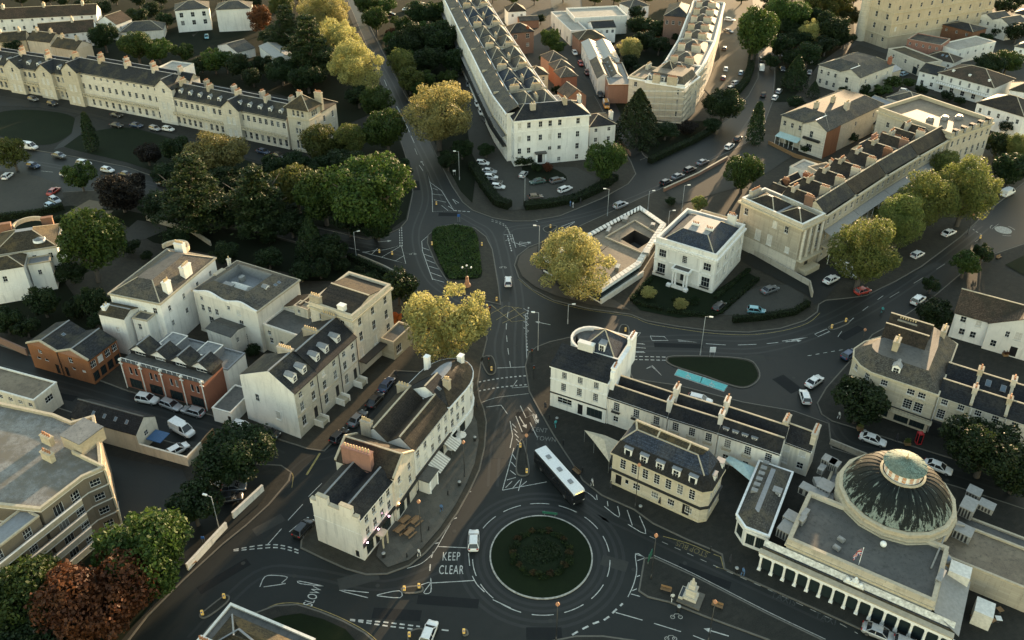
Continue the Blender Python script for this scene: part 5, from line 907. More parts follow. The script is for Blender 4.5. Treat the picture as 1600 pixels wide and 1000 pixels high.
q0 = b.loc(410,503,6.5); q1 = b.loc(471,517,6.5); b.rect(L+.02, L+9.5, 1.0, 7.5, 6.4, 'cream', [(1.0,1.8,4.4,5.4,'s'),(1.2,2.1,2.4,3.7,'s'),(3.9,4.8,2.4,3.7,'s'),(6.6,7.3,2.2,3.0,'s')]); b.flat([(L+.02,1),(L+9.5,1),(L+9.5,7.5),(L+.02,7.5)], 6.4, .35, 'felt', 'ivory', .3)
b.rect(L+.03, L+8.8, 7.6, D-1, 6.9, 'cream'); b.gable(L+.03, L+8.8, 7.6, D-1, 6.9, 1.8, 'slate_brown', 'y', 1, .1, .1, 'cream', 'coping'); b.rect(L+3.5, L+7.0, 6.8, 9.0, 8.6, 'cream', [(.8,1.5,7.2,8.0,'s')], z0=6.4); b.flat([(L+3.5,6.8),(L+7,6.8),(L+7,9),(L+3.5,9)], 8.6, .15, 'felt_brown', 'coping', .2)
# ---- white house left of it
b = Bld('villa', 'white villa with grey slate roof, round skylight and bowed back parapet', (171,458), (250,474), 11.5, 'house', None, True)
q = b.loc(331,402,11.5); L = b.L; D = q[1]; P = [(0,0),(L,0),(L,D),(0,D)]
b.rect(0, L, 0, D, 11.5, 'white', [(L-2.2,L-1.2,8.6,10.0,'s'),(L-4.6,L-3.8,8.0,9.0,'s')], row(D, 4, .8, 1.3, 8.2, 's')+row(D, 4, .8, 1.3, 4.6, 's'), (), ()); b.band(P, 11.2, .35, .3, 'coping'); b.hip(.3, L-.3, .3, D-.3, 11.5, 2.2, 4.0, 3.6, 'slate_grey', .1, 'felt')
m = M(); m.cyl((0,0), 1.3, 1.2, 0, .5, 20); m.cyl((0,0), 1.15, .1, .501, .95, 20, 1); m.obj('round_skylight', ['trim', 'glass_lit'], b.root, True, (L*.62, D*.22, 12.2))
b.chimney(L*.40, D*.92, 12.2, 2.2, 1.1, 2.6, 6, 'white'); b.chimney(L-1.0, D*.55, 12.0, 1.2, 2.4, 2.4, 5, 'white'); b.chimney(L-.8, D*.2, 12.0, 1.2, 1.4, 2.4, 4, 'white')
m = M(); ar = arc(L*.16, D, 3.0, 0, 180, 12)
for i in range(12): m.bar((*ar[i],12.0), (*ar[i+1],12.0), .4, 1.0)
m.obj('bowed_parapet', 'coping', b.root)
b.rect(.2, L*.52, -4.2, -.02, 9.2, 'white', [(3.4,4.2,5.5,6.8,'s')]); b.gable(.2, L*.52, -4.2, -.02, 9.2, .9, 'slate_moss', 'x', 1, .15, .1, 'white', 'lead'); b.rect(L*.56, L*.85, -2.6, -.02, 8.4, 'white', [(1.0,1.8,6.0,7.4,'s'),(1.0,1.8,3.0,4.4,'s')]); b.flat([(L*.56,-2.6),(L*.85,-2.6),(L*.85,-.02),(L*.56,-.02)], 8.4, .3, 'felt', 'coping', .2); b.chimney(1.0, -2.8, 9.6, .9, 1.4, 1.0, 2, 'white')
# ---- far-left white house
b = Bld('villa', 'white villa at photo edge with moss-streaked roof and bowed parapet', (-14,400), (88,384), 9.5, 'house', None, True)
L = b.L; D = 11; b.rect(0, L, 0, D, 9.5, 'white', row(L, 4, .9, 1.4, 6.6, 's')+row(L, 4, .9, 1.4, 3.2, 's')); b.band([(0,0),(L,0),(L,D),(0,D)], 9.2, .35, .3, 'coping'); b.hip(.3, L-.3, .3, D-.3, 9.5, 2.4, 4.5, 4.5, 'slate_moss', .1)
m = M(); m.cyl((0,0), 1.4, 1.3, 0, .5, 20); m.cyl((0,0), 1.2, .1, .501, .95, 20, 1); m.obj('round_skylight', ['trim', 'glass_lit'], b.root, True, (L*.74, D*.2, 10.3))
m = M(); ar = arc(L*.52, D-.5, 3.4, 0, 180, 12)
for i in range(12): m.bar((*ar[i],10.6), (*ar[i+1],10.6), .45, 1.0)
m.obj('bowed_parapet', 'coping', b.root); b.chimney(L*.15, D-.6, 10.3, 2.6, 1.0, 1.8, 0, 'brick_orange'); b.chimney(L*.82, D-.6, 10.3, 2.4, 1.0, 1.8, 0, 'brick_orange')
q = b.loc(31,426,9); b.rect(q[0]-8, q[0]+.2, -5.6, -.02, 8.6, 'white', row(8, 1, .9, 1.4, 5.5, 's'), [(2.2,3.1,5.6,7.0,'s'),(2.2,3.1,2.6,4.0,'s')]); b.hip(q[0]-8, q[0]+.2, -5.6, 1.0, 8.6, 1.4, 3, 3.2, 'slate_moss', .15)
b.rect(q[0]+.5, q[0]+5, -3.2, -.02, 7.4, 'white', [(1.6,2.4,4.6,5.8,'s')]); b.flat([(q[0]+.5,-3.2),(q[0]+5,-3.2),(q[0]+5,-.02),(q[0]+.5,-.02)], 7.4, .3, 'lead', 'coping', .2)
# ---- brick twin-gabled workshop
b = Bld('brick_workshop', 'orange brick workshop with two shallow slate gables', (42,537), (137.5,564), 5.8, 'building', None, False)
L, D = b.L, b.D(184,531,5.8)
b.rect(0, L, 0, D, 5.8, 'brick_orange', [(2.5,3.4,4.2,5.1,'s'),(1.6,2.6,2.6,3.2,'p'),(3.6,4.6,2.6,3.2,'p'),(6.0,6.9,.2,2.4,'d'),(8.4,9.3,.2,2.4,'d'),(10.2,11.2,4.0,5.3,'s'),(10.5,11.4,2.4,3.0,'p'),(13.0,13.9,2.4,3.0,'p')], row(D, 4, 1.3, 1.6, 3.6, 'c')+row(D, 4, 1.4, 2.0, .6, 'k')); b.gable(0, L, 0, D, 5.8, 1.5, 'slate', 'y', 2, .2, .12, 'brick_orange', 'lead', cope=(0,)); b.skylight((L*.36, D*.55, 6.7), (.35,0,.9), .7, .7)
downpipe(b, L/2, -.1, .1, 5.8, 'black_metal')
# ---- orange brick mews with four gables and steel posts
b = Bld('brick_mews', 'orange brick mews house row with four dark gables and steel posts', (189,564), (318,600), 6.3, 'building', None, False)
L, D = b.L, b.D(360,576,6.3); ops = []; gr = []
for k in range(4): x = L*(k+.5)/4; ops += [(x-.9,x-.25,3.6,5.3,'p'), (x+.35,x+1.0,3.6,5.3,'p'), (x-1.5,x+1.5,.2,2.5,'k')]
b.rect(0, L, 0, D, 6.2, 'brick_red', ops); m = M(); m.box(0, L, .02, 2.6, 6.203, 6.35); m.obj('balcony_floor', 'felt', b.root)
b.rect(.05, L-.05, 2.6, D-.02, 7.2, 'slate_dark', [(L*(k+.5)/4-1.2, L*(k+.5)/4+1.2, 6.5, 7.15, 'w') for k in range(4)], z0=6.2); b.gable(.05, L-.05, 2.6, D, 7.2, 1.7, 'slate', 'y', 4, .1, .35, 'trim', 'lead')
m = M(); m.box(0, L, .05, .11, 7.05, 7.13); [m.box(L*i/16-.03, L*i/16+.03, .05, .11, 6.35, 7.05) for i in range(17)]; m.obj('balcony_rail', 'trim', b.root)
for k in range(5): m = M(); x = min(max(L*k/4, .2), L-.2); m.cyl((x,-.35), .1, .1, .1, 6.6, 8); m.box(x-.45, x+.45, -.45, -.25, 6.0, 6.12); m.sphere((x,-.35,6.95), .33, 10, 8); m.obj('steel_post', 'coping_white', b.root, True)
b.rect(2, L+1.0, D+.02, D+5.5, 5.6, 'white'); b.flat([(2,D+.02),(L+1,D+.02),(L+1,D+5.5),(2,D+5.5)], 5.6, .3, 'felt_grey', 'lead', .25)
for (fx, w) in ((.22,3.6),(.66,3.6)): b.rect(L*fx, L*fx+w, D+.3, D+4.4, 7.4, 'lead', z0=5.6); b.flat([(L*fx,D+.3),(L*fx+w,D+.3),(L*fx+w,D+4.4),(L*fx,D+4.4)], 7.4, .12, 'felt_grey', 'coping_white', .15)
# ---- low white garages between mews and gable terrace
b = Bld('garage', 'low white garage with flat dark roof at end of brick mews', (331,637), (360,645), 3.2, 'garage'); b.rect(0, b.L, 0, 7, 3.0, 'white', [(3.2,3.9,.2,2.2,'d')]); b.flat([(0,0),(b.L,0),(b.L,7),(0,7)], 3.0, .25, 'felt', 'coping_white', .2)
# ---- long beige mews building and its walled yard
b = Bld('mews_house', 'long low beige house with black roof and four roof lights', (110,650), (212,678), 4.6, 'house')
L = b.L; D = b.D(225,652,4.6); D = max(D, 5.0)
b.rect(0, L, 0, D, 4.4, 'cream', (), [(1.8,2.7,2.4,3.5,'s')]); b.gable(0, L, 0, D*1.0, 4.4, 1.9, 'slate_dark', 'x', 1, .15, .08, 'cream', 'felt')
for k in range(4): b.skylight((L*(.3+.17*k), D*.25, 5.45), (0,-.6,.8), .6, .8)
for (x0, x1, y0, y1) in ((L+.02, L+10.0, -.0, .3), (L+9.7, L+10.0, .302, 4.0)): b.box('yard_wall', x0, x1, y0, y1, .05, 2.2, 'cream')
b.box('blue_awning', L+.4, L+3.4, 1.4, 4.0, 2.2, 2.35, 'blue_tarp')
# ---- beige flat-roofed house at left edge
b = Bld('house', 'beige house with flat brown mossy roof at photo edge', (-40,600), (52,626), 5.2, 'house'); L = b.L; D = b.D(87,597,5.2)
b.rect(0, L, 0, D, 5.0, 'cream', row(L, 6, 1.0, .9, 3.4, 's'), [(2.2,4.0,2.6,3.9,'c')]); b.flat([(0,0),(L,0),(L,D),(0,D)], 5.0, .3, 'felt_brown', 'coping_white', .25)
# ---- brick flats with long balconies
b = Bld('flats', 'four-storey brown brick flats with pale bands and flat grey roof', (64,799), (130,748), 12.2, 'building', None, False)
L = b.L; q = [b.loc(160,735,12.2), b.loc(157,700,12.2), b.loc(148,652,12.2), b.loc(113,662,12.2), b.loc(85,650,12.2), b.loc(0,632,12.2), b.loc(-90,690,12.2), b.loc(-20,790,12.2)]
P = [(0,0),(L,0)]+[tuple(x) for x in q]; l1 = (Vector(q[0])-Vector(P[1])).length
ops = {0: [], 1: []}
for k in range(4):
    z = .6+k*2.95; ops[0] += [(L-2.7,L-1.2,z+.3,z+1.7,'c'), (1.6,3.2,z-.2,z+1.8,'w'), (4.6,6.0,z-.2,z+1.8,'w')]; ops[1] += [(l1/2-.8,l1/2+.7,z+.4,z+1.7,'c')]
b.walls(P, .02, 12.2, 'brick_buff', ops); b.flat(P, 12.2, .55, 'felt_stained', 'coping', .4)
for k in range(5): b.band(P, .25+k*2.95, .22, .05, 'coping_white', [0, 1, 2, 9], 'floor_band')
for k in range(4): 
    z = .45+k*2.95; m = M(); m.box(-9, L*.72, -1.5, -.1, z, z+.18); m.box(-9, L*.72, -1.5, -1.38, z+.18, z+1.1, 1); m.box(-9.05, L*.72+.05, -1.55, -1.33, z+1.103, z+1.2); m.obj('balcony', ['coping_white', 'sand'], b.root)
a_, c_ = Vector(q[0]), Vector(q[1]); m = M()
for k in range(5): z = .3+k*2.95; m.bar((a_.x,a_.y,z),(c_.x+.3,c_.y+1.2,z), .8, .15)
m.obj('fire_escape_landing', 'stonetrim', b.root)
m = M(); m.box(q[0][0]+.2, q[0][0]+.5, q[0][1], q[0][1]+7, .05, 12.9); m.obj('end_fin', 'stonetrim', b.root)
for (x, y) in ((76,692),(77,718)): qq = b.loc(x, y, 12.3); b.chimney(*qq, 12.3, .8, 2.2, 1.6, 4, 'stonetrim', 'pot', .1)
qq = b.loc(135,690,12.3); b.box('stair_head', qq[0]-2.4, qq[0]+2.0, qq[1]-2.2, qq[1]+2.2, 12.24, 14.6, 'coping'); b.box('stair_head_roof', qq[0]-2.5, qq[0]+2.1, qq[1]-2.3, qq[1]+2.3, 14.603, 14.75, 'felt_grey')
for sx in (-1,): b.rect(-9.5, -.5, -.05, 3.5, 11.6, 'brick_buff', row(9, 2, 1.3, 1.6, 9.6, 'c')+row(9, 2, 1.3, 1.6, 6.6, 'c'), name='wall'); b.flat([(-9.5,-.05),(-.5,-.05),(-.5,3.5),(-9.5,3.5)], 11.6, .3, 'lead', 'coping', .25)
# ---- corner building at the foot of the picture
b = Bld('corner_building', 'flat-topped corner building with pale parapet at photo bottom', (492,997), (360,941), 7.0, 'building')
L = b.L; D = b.D(298,1024,7.0); P = [(0,0),(L,0),(L,D),(0,D)]; b.walls(P, .02, 6.6, 'stone_pale', {0: row(L, 5, 1.1, 1.8, 3.6, 's')}); b.flat(P, 6.6, .3, 'felt', 'coping_white', .3, wmat='stone_pale'); b.hip(1.3, L-1.3, 1.3, D-1.3, 6.64, 1.8, 3.4, 3.4, 'slate_moss', 0, 'felt_brown', ridge='lead'); b.chimney(L-2.2, D-1.5, 7.0, 2.6, .9, 1.8, 6, 'white', 'pot')
# ================================================================ buildings, far
def house(lbl, A, B, h, C, wall, roof, rise=2.0, f=(), r=(), l=(), kind='hip', chim=(), name='house', cat='house', group=None, ins=None, cap=None, ridge='coping', ov=.3, zpx=None):
    b = Bld(name, lbl, A, B, h if zpx is None else zpx, cat, group); L = b.L; D = b.D(*C, h) if isinstance(C, tuple) else C; b.Dp = D
    fl = rows(L, f) if f and not isinstance(f[0][0], float) else list(f)
    b.rect(0, L, 0, D, h, wall, fl, rows(D, r) if r else (), (), rows(D, l) if l else ())
    P = [(0,0),(L,0),(L,D),(0,D)]
    if kind == 'hip': i = ins or min(L, D)/2*.98; b.hip(0, L, 0, D, h, rise, min(i, L/2), min(i, D/2), roof, ov, cap, ridge=ridge)
    elif kind == 'gx': b.gable(0, L, 0, D, h, rise, roof, 'x', 1, ov, .15, wall, ridge)
    elif kind == 'gx2': b.gable(0, L, 0, D, h, rise, roof, 'x', 2, ov, .1, wall, ridge)
    elif kind == 'gy': b.gable(0, L, 0, D, h, rise, roof, 'y', 1, ov, .15, wall, ridge)
    elif kind == 'gy2': b.gable(0, L, 0, D, h, rise, roof, 'y', 2, ov, .1, wall, ridge)
    else: b.flat(P, h, rise, roof, ridge, .3, wmat=wall)
    for c in chim: b.chimney(c[0]*L, c[1]*D, h+rise*(c[2] if len(c) > 2 else .4), *(c[3:] if len(c) > 3 else (1.6,.8,1.8,4)))
    return b
ORD7 = ('first', 'second', 'third', 'fourth', 'fifth', 'sixth', 'seventh')
# ---- white hotel
b = Bld('hotel', 'white four-storey hotel with black hipped roof and pillared door', (803.5,189.5), (921,179), 14.4, 'hotel', None, True)
L, D = b.L, b.D(791,168,14.4); D = max(D, 9.5); xs = [.07,.194,.348,.476,.605,.85]; ops = []
for k, z in enumerate((11.9, 7.8, 4.0)):
    for i, f_ in enumerate(xs):
        if k == 2 and i == 2: continue
        ops.append((f_*L-.55, f_*L+.55, z+(.4 if k == 2 and i in (3,4) else 0), z+1.75-(.4 if k == 2 and i in (3,4) else 0)*.5, 'b' if (k == 1 and i in (0,3)) else 's'))
ops += [(.348*L-.7, .348*L+.7, .6, 3.2, 'd'), (.605*L-.5,.605*L+.5,.6,1.9,'s'), (.85*L-.5,.85*L+.5,.6,2.2,'s')]
P = [(0,0),(L,0),(L,D),(0,D)]
b.rect(0, L, 0, D, 14.4, 'white', ops, (), (), row(D, 3, 1.0, 1.8, 11.8, 's')+row(D, 3, 1.0, 2.0, 7.8, 's')); b.band(P, 14.1, .4, .4, 'trim'); b.band(P, 10.9, .15, .1, 'trim', name='string_course'); b.hip(0, L, 0, D, 14.5, 2.6, 4.2, D/2-.2, 'slate_dark', .35)
m = M(); x = .348*L; m.box(x-1.7, x+1.7, -1.5, -.02, 3.9, 4.3); m.obj('porch_roof', 'felt', b.root)
for s_ in (-1.4, 1.4): m = M(); m.cyl((x+s_, -1.25), .2, .17, .1, 3.9, 10); m.obj('column', 'trim', b.root, True)
b.chimney(L*.28, D*.3, 15.8, 1.6, .9, 2.2, 2, 'stone_dirty'); b.chimney(L*.72, D*.4, 16.0, 1.2, 1.4, 2.4, 4, 'stone_dirty'); b.chimney(L*.97, D*.75, 15.2, 1.0, 1.2, 2.4, 3, 'white')
house('low white annex joined to the right of the hotel', (921.5,198), (962,193.5), 8.6, 9.0, 'white', 'slate_dark', 1.8, [(2,1.0,1.2,6.6,'s'),(2,1.0,1.4,3.4,'s')], kind='hip', chim=((.97,.4,.3,1.0,1.4,2.2,2,'white'),))
# ---- the white crescent running back from the hotel
CG = 'houses of the long white crescent behind the hotel'
cl = [('crescent house joined to the hotel, nearest of its row', (771,144), (792,172)), ('crescent house second from the hotel', (753,110), (770.7,143.6)), ('crescent house third from the hotel', (736,76), (752.7,109.6)), ('crescent house fourth from the hotel', (719,43), (735.7,75.6)), ('crescent house fifth from the hotel', (704,13), (718.7,42.6)), ('crescent house sixth from the hotel, at photo top', (690,-16), (703.7,12.6))]
for i, (lb, A, B) in enumerate(cl):
    b = Bld('crescent_house', 'white '+lb, A, B, 16.4, 'house', CG); L = b.L; D = 17.0; P = [(0,0),(L,0),(L,D),(0,D)]
    ops = rows(L, [(6,1.1,1.6,13.6,'s'),(6,1.1,2.0,9.8,'s'),(6,1.1,2.4,5.6,'g'),(6,1.0,1.8,1.8,'s')])
    b.rect(0, L, 0, D, 15.4, 'ivory', ops, row(D, 3, 1.0, 1.6, 12, 's') if i == 0 else ()); b.band(P, 15.0, .5, .5, 'trim', [0]); b.band(P, 8.6, .25, .3, 'stonetrim', [0], 'string_course')
    m = M(); m.box(.2, L-.2, -1.3, -.02, 4.9, 5.1); m.box(.2, L-.2, -1.3, -1.2, 5.1, 6.1); m.slab([(.2,-1.4,8.2),(L-.2,-1.4,8.2),(L-.2,-.03,8.5),(.2,-.03,8.5)], .1); m.obj('balcony', 'black_metal', b.root)
    m = M(); m.slab([(0,-.1,15.6),(L,-.1,15.6),(L,3.4,17.3),(0,3.4,17.3)], .14); m.slab([(0,3.4,17.3),(L,3.4,17.3),(L,4.6,16.0),(0,4.6,16.0)], .14); m.obj('roof', ['slate_grey'], b.root); b.flat([(0,4.6),(L,4.6),(L,D),(0,D)], 15.4, .5, 'felt', 'coping_white', .35, wmat='ivory')
    for (y0, y1) in ((5.2, 10.6), (11.2, 16.6)):
        for (x0, x1) in (((.6, L-.6),) if L < 18 else ((.5, L*.5-.3), (L*.5+.3, L-.5))):
            b.hip(x0, x1, y0, y1, 15.5, 2.6, (x1-x0)/2*.8, (y1-y0)/2*.96, 'slate_grey' if (i+int(y0)) % 3 else 'slate_blue', .0)
    for y in (6.5, 13.5): b.chimney(.35, y, 16.0, .8, 3.0, 1.9, 7, 'stone_dirty', 'pot_buff', 1); 
    b.chimney(L*.55, 10.9, 15.8, 2.4, .7, 1.8, 5, 'stone_dirty', 'pot_buff', 1)
    b.box('party_wall', -.2, .2, .1, D, 15.3, 16.5, 'coping')
# ---- the scaffolded crescent
b = Bld('mansard_house', 'stone house with grey mansard and three white dormers behind scaffolding', (983,121), (1070,137.5), 12.6, 'house'); L = b.L; D = 12.5; P = [(0,0),(L,0),(L,D),(0,D)]
fr = rows(L, [(4,1.1,1.7,9.9,'s'),(4,1.1,2.0,6.3,'s'),(4,1.1,2.0,2.2,'s')])
b.rect(0, L, 0, D, 12.6, 'stone', fr, rows(D, [(4,1.0,1.7,9.9,'s'),(4,1.0,2.0,6.3,'s'),(4,1.0,2.0,2.2,'s')])); b.band(P, 12.3, .45, .45, 'trim'); Pm = [(L*.28,.3),(L-.3,.3),(L-.3,D-.3),(L*.28,D-.3)]; b.mansard(Pm, 12.75, 2.7, 1.6, 'slate_grey', 'felt_brown', .0)
b.flat([(0,0),(L*.28-.1,0),(L*.28-.1,D),(0,D)], 12.6, .7, 'felt_brown', 'coping', .35)
for k in range(3): b.dormer(L*(.36+.23*k), .55, 13.0, 1.3, 1.7, 1.4, 0, 'lead', 's', True)
b.hip(L*.42, L*.42+4, D*.55, D*.55+4, 15.3, 2.2, 1.95, 1.95, 'slate', .1); b.rect(L*.42, L*.42+4, D*.55, D*.55+4, 15.3, 'slate_dark', z0=14.8); b.chimney(L*.1, D*.9, 13, 1.0, 3.0, 1.4, 6, 'stone')
sg = 'curved row of stone houses behind the scaffolding'
for i, (lb, A, B) in enumerate((('stone curved-row house next to the scaffolded corner', (1071,137), (1097,106)), ('middle stone house of the curved row by gravel forecourt', (1097.3,105.6), (1116,67)), ('far stone house of the curved row at photo top', (1116.2,66.5), (1132,6)))):
    b = Bld('crescent_house', lb, A, B, 12.6, 'house', sg); L = b.L; D = 13.0; P = [(0,0),(L,0),(L,D),(0,D)]
    b.rect(0, L, 0, D, 12.6, 'stone_pale', rows(L, [(max(3,int(L/3.6)),1.1,1.7,9.9,'s'),(max(3,int(L/3.6)),1.1,2.0,6.3,'s'),(max(3,int(L/3.6)),1.1,2.0,2.2,'s')])); b.band(P, 12.3, .4, .4, 'trim'); b.flat(P, 12.6, .7, 'felt_pale', 'coping_white', .4)
    k = max(2, int(L/11))
    for q in range(k): x0 = L*q/k+.8; x1 = L*(q+1)/k-.8; b.hip(x0, x1, 1.6, D-1.2, 12.7, 2.4, (x1-x0)/2*.9, (D-2.8)/2*.9, 'slate_grey', 0); b.chimney(L*q/k+.1, D*.35, 13.4, .8, 3.2, 2.0, 7, 'stone', 'pot', 1); b.chimney(L*q/k+.1, D*.75, 13.4, .8, 2.4, 2.0, 5, 'stone', 'pot', 1)
sc = Bld('scaffolding', 'tube scaffolding with plank lifts wrapping the mansard house corner', (1000,198), (1063,199), 0.12, 'scaffolding')
aL = sc.L
for k in range(8):
    m = M(); x = aL*k/7; m.cyl((x,-1.3), .045, .045, .1, 13.5, 5); m.obj('standard', 'grey_metal', sc.root)
q = sc.loc(1098,150,0)
for k in range(1, 8):
    t = k/7; m = M(); m.cyl((aL+(q[0]-aL)*t, (q[1])*t-1.3), .045, .045, .1, 13.5, 5); m.obj('standard', 'grey_metal', sc.root)
for k in range(1, 7):
    z = 2.1*k; m = M(); m.bar((-.5,-.9,z),(aL+.3,-.9,z),.9,.06); m.obj('plank_lift', 'canvas', sc.root); m = M(); m.bar((aL,-.9,z),(q[0],q[1]-.9,z),.9,.06); m.obj('plank_lift', 'canvas', sc.root)
    m = M(); m.tube((-.5,-1.33,z+1),(aL,-1.33,z+1),.035,.035,5); m.tube((aL,-1.33,z+1),(q[0],q[1]-1.33,z+1),.035,.035,5); m.obj('guard_rail', 'grey_metal', sc.root)
# ---- houses along the lane
house('small brick house with grey hipped roof and white sash windows near crescent', (796,52), (834,48.5), 9.0, 8.5, 'brick_brown', 'slate', 2.4, [(2,1.4,1.8,6.4,'s'),(2,1.2,1.5,3,'s')], chim=((.8,.2,-.2,1.0,1.4,2.0,4,'brick_red','pot'),))
house('white-rendered lane house with tiled hip roof at photo top', (794,18), (822,16.5), 7.0, 8.0, 'white', 'slate_brown', 2.6, [(2,1.0,1.2,4.5,'s')])
house('low brick outbuilding with glazed roof near photo top', (812,33), (842,31), 3.6, 5.0, 'brick_orange', 'slate_grey', 1.2, kind='gx')
house('pale sand-coloured tower house with small hipped roof by lane', (828,118), (856.5,115.5), 9.0, 7.0, 'sand', 'slate', 1.9, [(2,.9,1.4,6.8,'s'),(2,.9,1.4,3.4,'s')], ins=3.4)
LG = 'small brick houses along the lane'
house('brick lane house with lit hipped roof, farthest of three', (859,96), (885,92.5), 6.4, 8.0, 'brick_orange', 'slate_grey', 2.3, [(2,.9,1.2,3.6,'s')], group=LG)
house('brick lane house with lit hipped roof, middle of three', (868,108.5), (896,105.5), 6.2, 7.0, 'brick_red', 'slate_grey', 2.3, [(2,.9,1.2,3.6,'s')], group=LG)
house('brick lane house with white side wall, nearest of three', (876,120.5), (902,118), 6.6, 7.0, 'brick_red', 'slate_grey', 2.3, [(1,.9,1.2,3.6,'s')], group=LG)
house('brick cottage with front gable and roof lights beside white van', (887,153.5), (916,149), 5.0, 8.0, 'brick_orange', 'slate_grey', 2.6, [(2,.8,1.0,2.6,'s')], kind='gy', ov=.2)
for (a, lb) in ((((846,160),(860,158)), 'small dark flat-roofed shed behind hotel'), (((862,161),(882,159)), 'small pale flat-roofed shed behind hotel')): house(lb, *a, 4.2, 6.0, 'brick_brown' if 'dark' in lb else 'white', 'felt' if 'dark' in lb else 'felt_pale', .4, kind='flat', name='shed', cat='shed')
house('dark slate twin-roofed back range between crescent and sand tower', (806,148), (832,145), 8.0, 12, 'brick_brown', 'slate_dark', 2.0, kind='gy2')
house('big white modern block with flat pale roof at photo top', (898,30), (980,26), 7.4, 16, 'white', 'felt_pale', .6, [(1,2.4,.8,4.6,'w',14)], kind='flat', name='modern_block', cat='building', ridge='coping_white')
house('low white walled wing beside the lane at photo top', (861,20), (892,50), 6.0, 7.0, 'ivory', 'felt_pale', .5, [(3,1.4,2.4,.4,'k')], kind='flat', name='white_wing', cat='building', ridge='coping_white')
house('brick lane house with brown hipped roof below white block', (905,62), (946,59), 6.2, 9, 'brick_orange', 'slate_moss', 2.2, [(2,.9,1.2,3.8,'s')])
house('white cottage with black windows behind brick lane house', (927,44), (962,42), 6.6, 8, 'white', 'slate', 1.6, [(4,1.1,1.3,4.2,'s')], kind='gx')
b = house('grey lane workshop row with ridged lead roofs', (909,66), (922,94), 6.2, 11, 'white', 'lead', 1.3, [(4,.9,1.4,3.6,'s'),(4,1.2,2.0,.3,'k')], kind='gx2'); [b.skylight((b.L*(.2+.2*k), b.Dp*.4, 7.2), (0,-.3,.9), .8, 1.0) for k in range(4)]
b = house('pale blue-grey lane workshop with slate roof and roof lights', (922.5,95), (934,122), 6.4, 9, 'ivory', 'slate_grey', 1.6, [(3,.9,1.4,3.8,'s'),(3,1.2,2.0,.3,'k')], kind='gx2'); [b.skylight((b.L*(.25+.25*k), b.Dp*.65, 7.4), (0,-.3,.9), .8, 1.0) for k in range(3)]
house('brick lane building with flat grey roof and white edge', (938,99), (951,134), 6.6, 8, 'brick_orange', 'felt_grey', .4, [(3,1.2,1.4,3.6,'s')], kind='flat', ridge='coping')
house('low brick lane building with flat roof near the scaffolding', (951.5,133), (981,135), 5.0, 8, 'brick_orange', 'felt_grey', .4, [(2,1.0,1.4,2.4,'s')], kind='flat')
house('tall brown brick block behind curved stone row at photo top', (1038,24), (1078,27), 12.0, 18, 'brick_brown', 'slate', 2.5, [(4,1.1,1.6,8.5,'s')])
house('grey-roofed white house between gardens at photo top', (985,12), (1014,8), 6.0, 9, 'white', 'slate_grey', 2.0, [(2,1,1.3,3.6,'s')])
# ---- top-left: white terraces, houses
house('long white terrace with brown tiled roof along photo top', (-70,33), (150,22), 6.6, 9, 'white', 'tile_brown', 3.2, [(14,.9,1.0,5.0,'s'),(14,1.0,1.5,1.6,'s')], kind='gx', chim=((.33,.5,1,1.0,1.4,1.6,4,'stone'),(.62,.5,1,1.0,1.4,1.6,4,'stone'),(.9,.5,1,1.0,1.4,1.6,4,'stone')), name='terrace', cat='terrace')
house('white terrace with dark tiled roof behind the stone crescent', (60,55), (147,48), 6.2, 9, 'white', 'tile_brown', 3.4, [(7,.9,1.0,4.6,'s'),(7,1,1.4,1.4,'s')], kind='gx', chim=((.62,.5,1,1.0,1.4,1.6,4,'stone'),), name='terrace', cat='terrace')
house('white end house with brown gabled roof beside terrace top', (151,34), (181,38), 7.0, 9, 'white', 'tile_brown', 2.8, [(2,1,1.3,4.2,'s')], [(2,1,1.3,4.2,'s')], kind='gy')
house('white block of flats on posts above parked car', (273,16.5), (326,12.5), 9.6, 11, 'white', 'slate_grey', 2.2, [(3,1.5,2.0,6.4,'s'),(3,1.5,2.0,3.0,'s')])
house('plain white house with grey roof beside the flats on posts', (337,15), (391,12.5), 9.8, 10, 'white', 'slate_grey', 2.0, [(1,1.2,1.5,5,'s',14)])
house('grey hipped bungalow behind round trees', (189,50), (254,46), 4.0, 10, 'ivory', 'slate_grey', 2.6)
house('small grey-roofed lodge beside car court', (340,71), (371,82), 3.6, 8, 'ivory', 'slate_grey', 2.0, kind='gy')
house('grey-roofed white house under trees at photo top', (405,72), (432,92), 6.0, 7, 'white', 'zinc', .8, kind='gx')
for (A, B, lb) in (((-10,66),(40,62),'first brown-roofed back range behind the crescent end'), ((42,62),(78,66),'second brown-roofed back range behind the crescent end'), ((80,72),(118,78),'third brown-roofed back range behind the crescent end')): house(lb, A, B, 6.0, 8, 'sand', 'slate_moss', 2.4, kind='gx', chim=((.2,.5,.9,1.0,1.2,1.6,4,'stone'),(.8,.5,.9,1.0,1.2,1.6,4,'stone')))
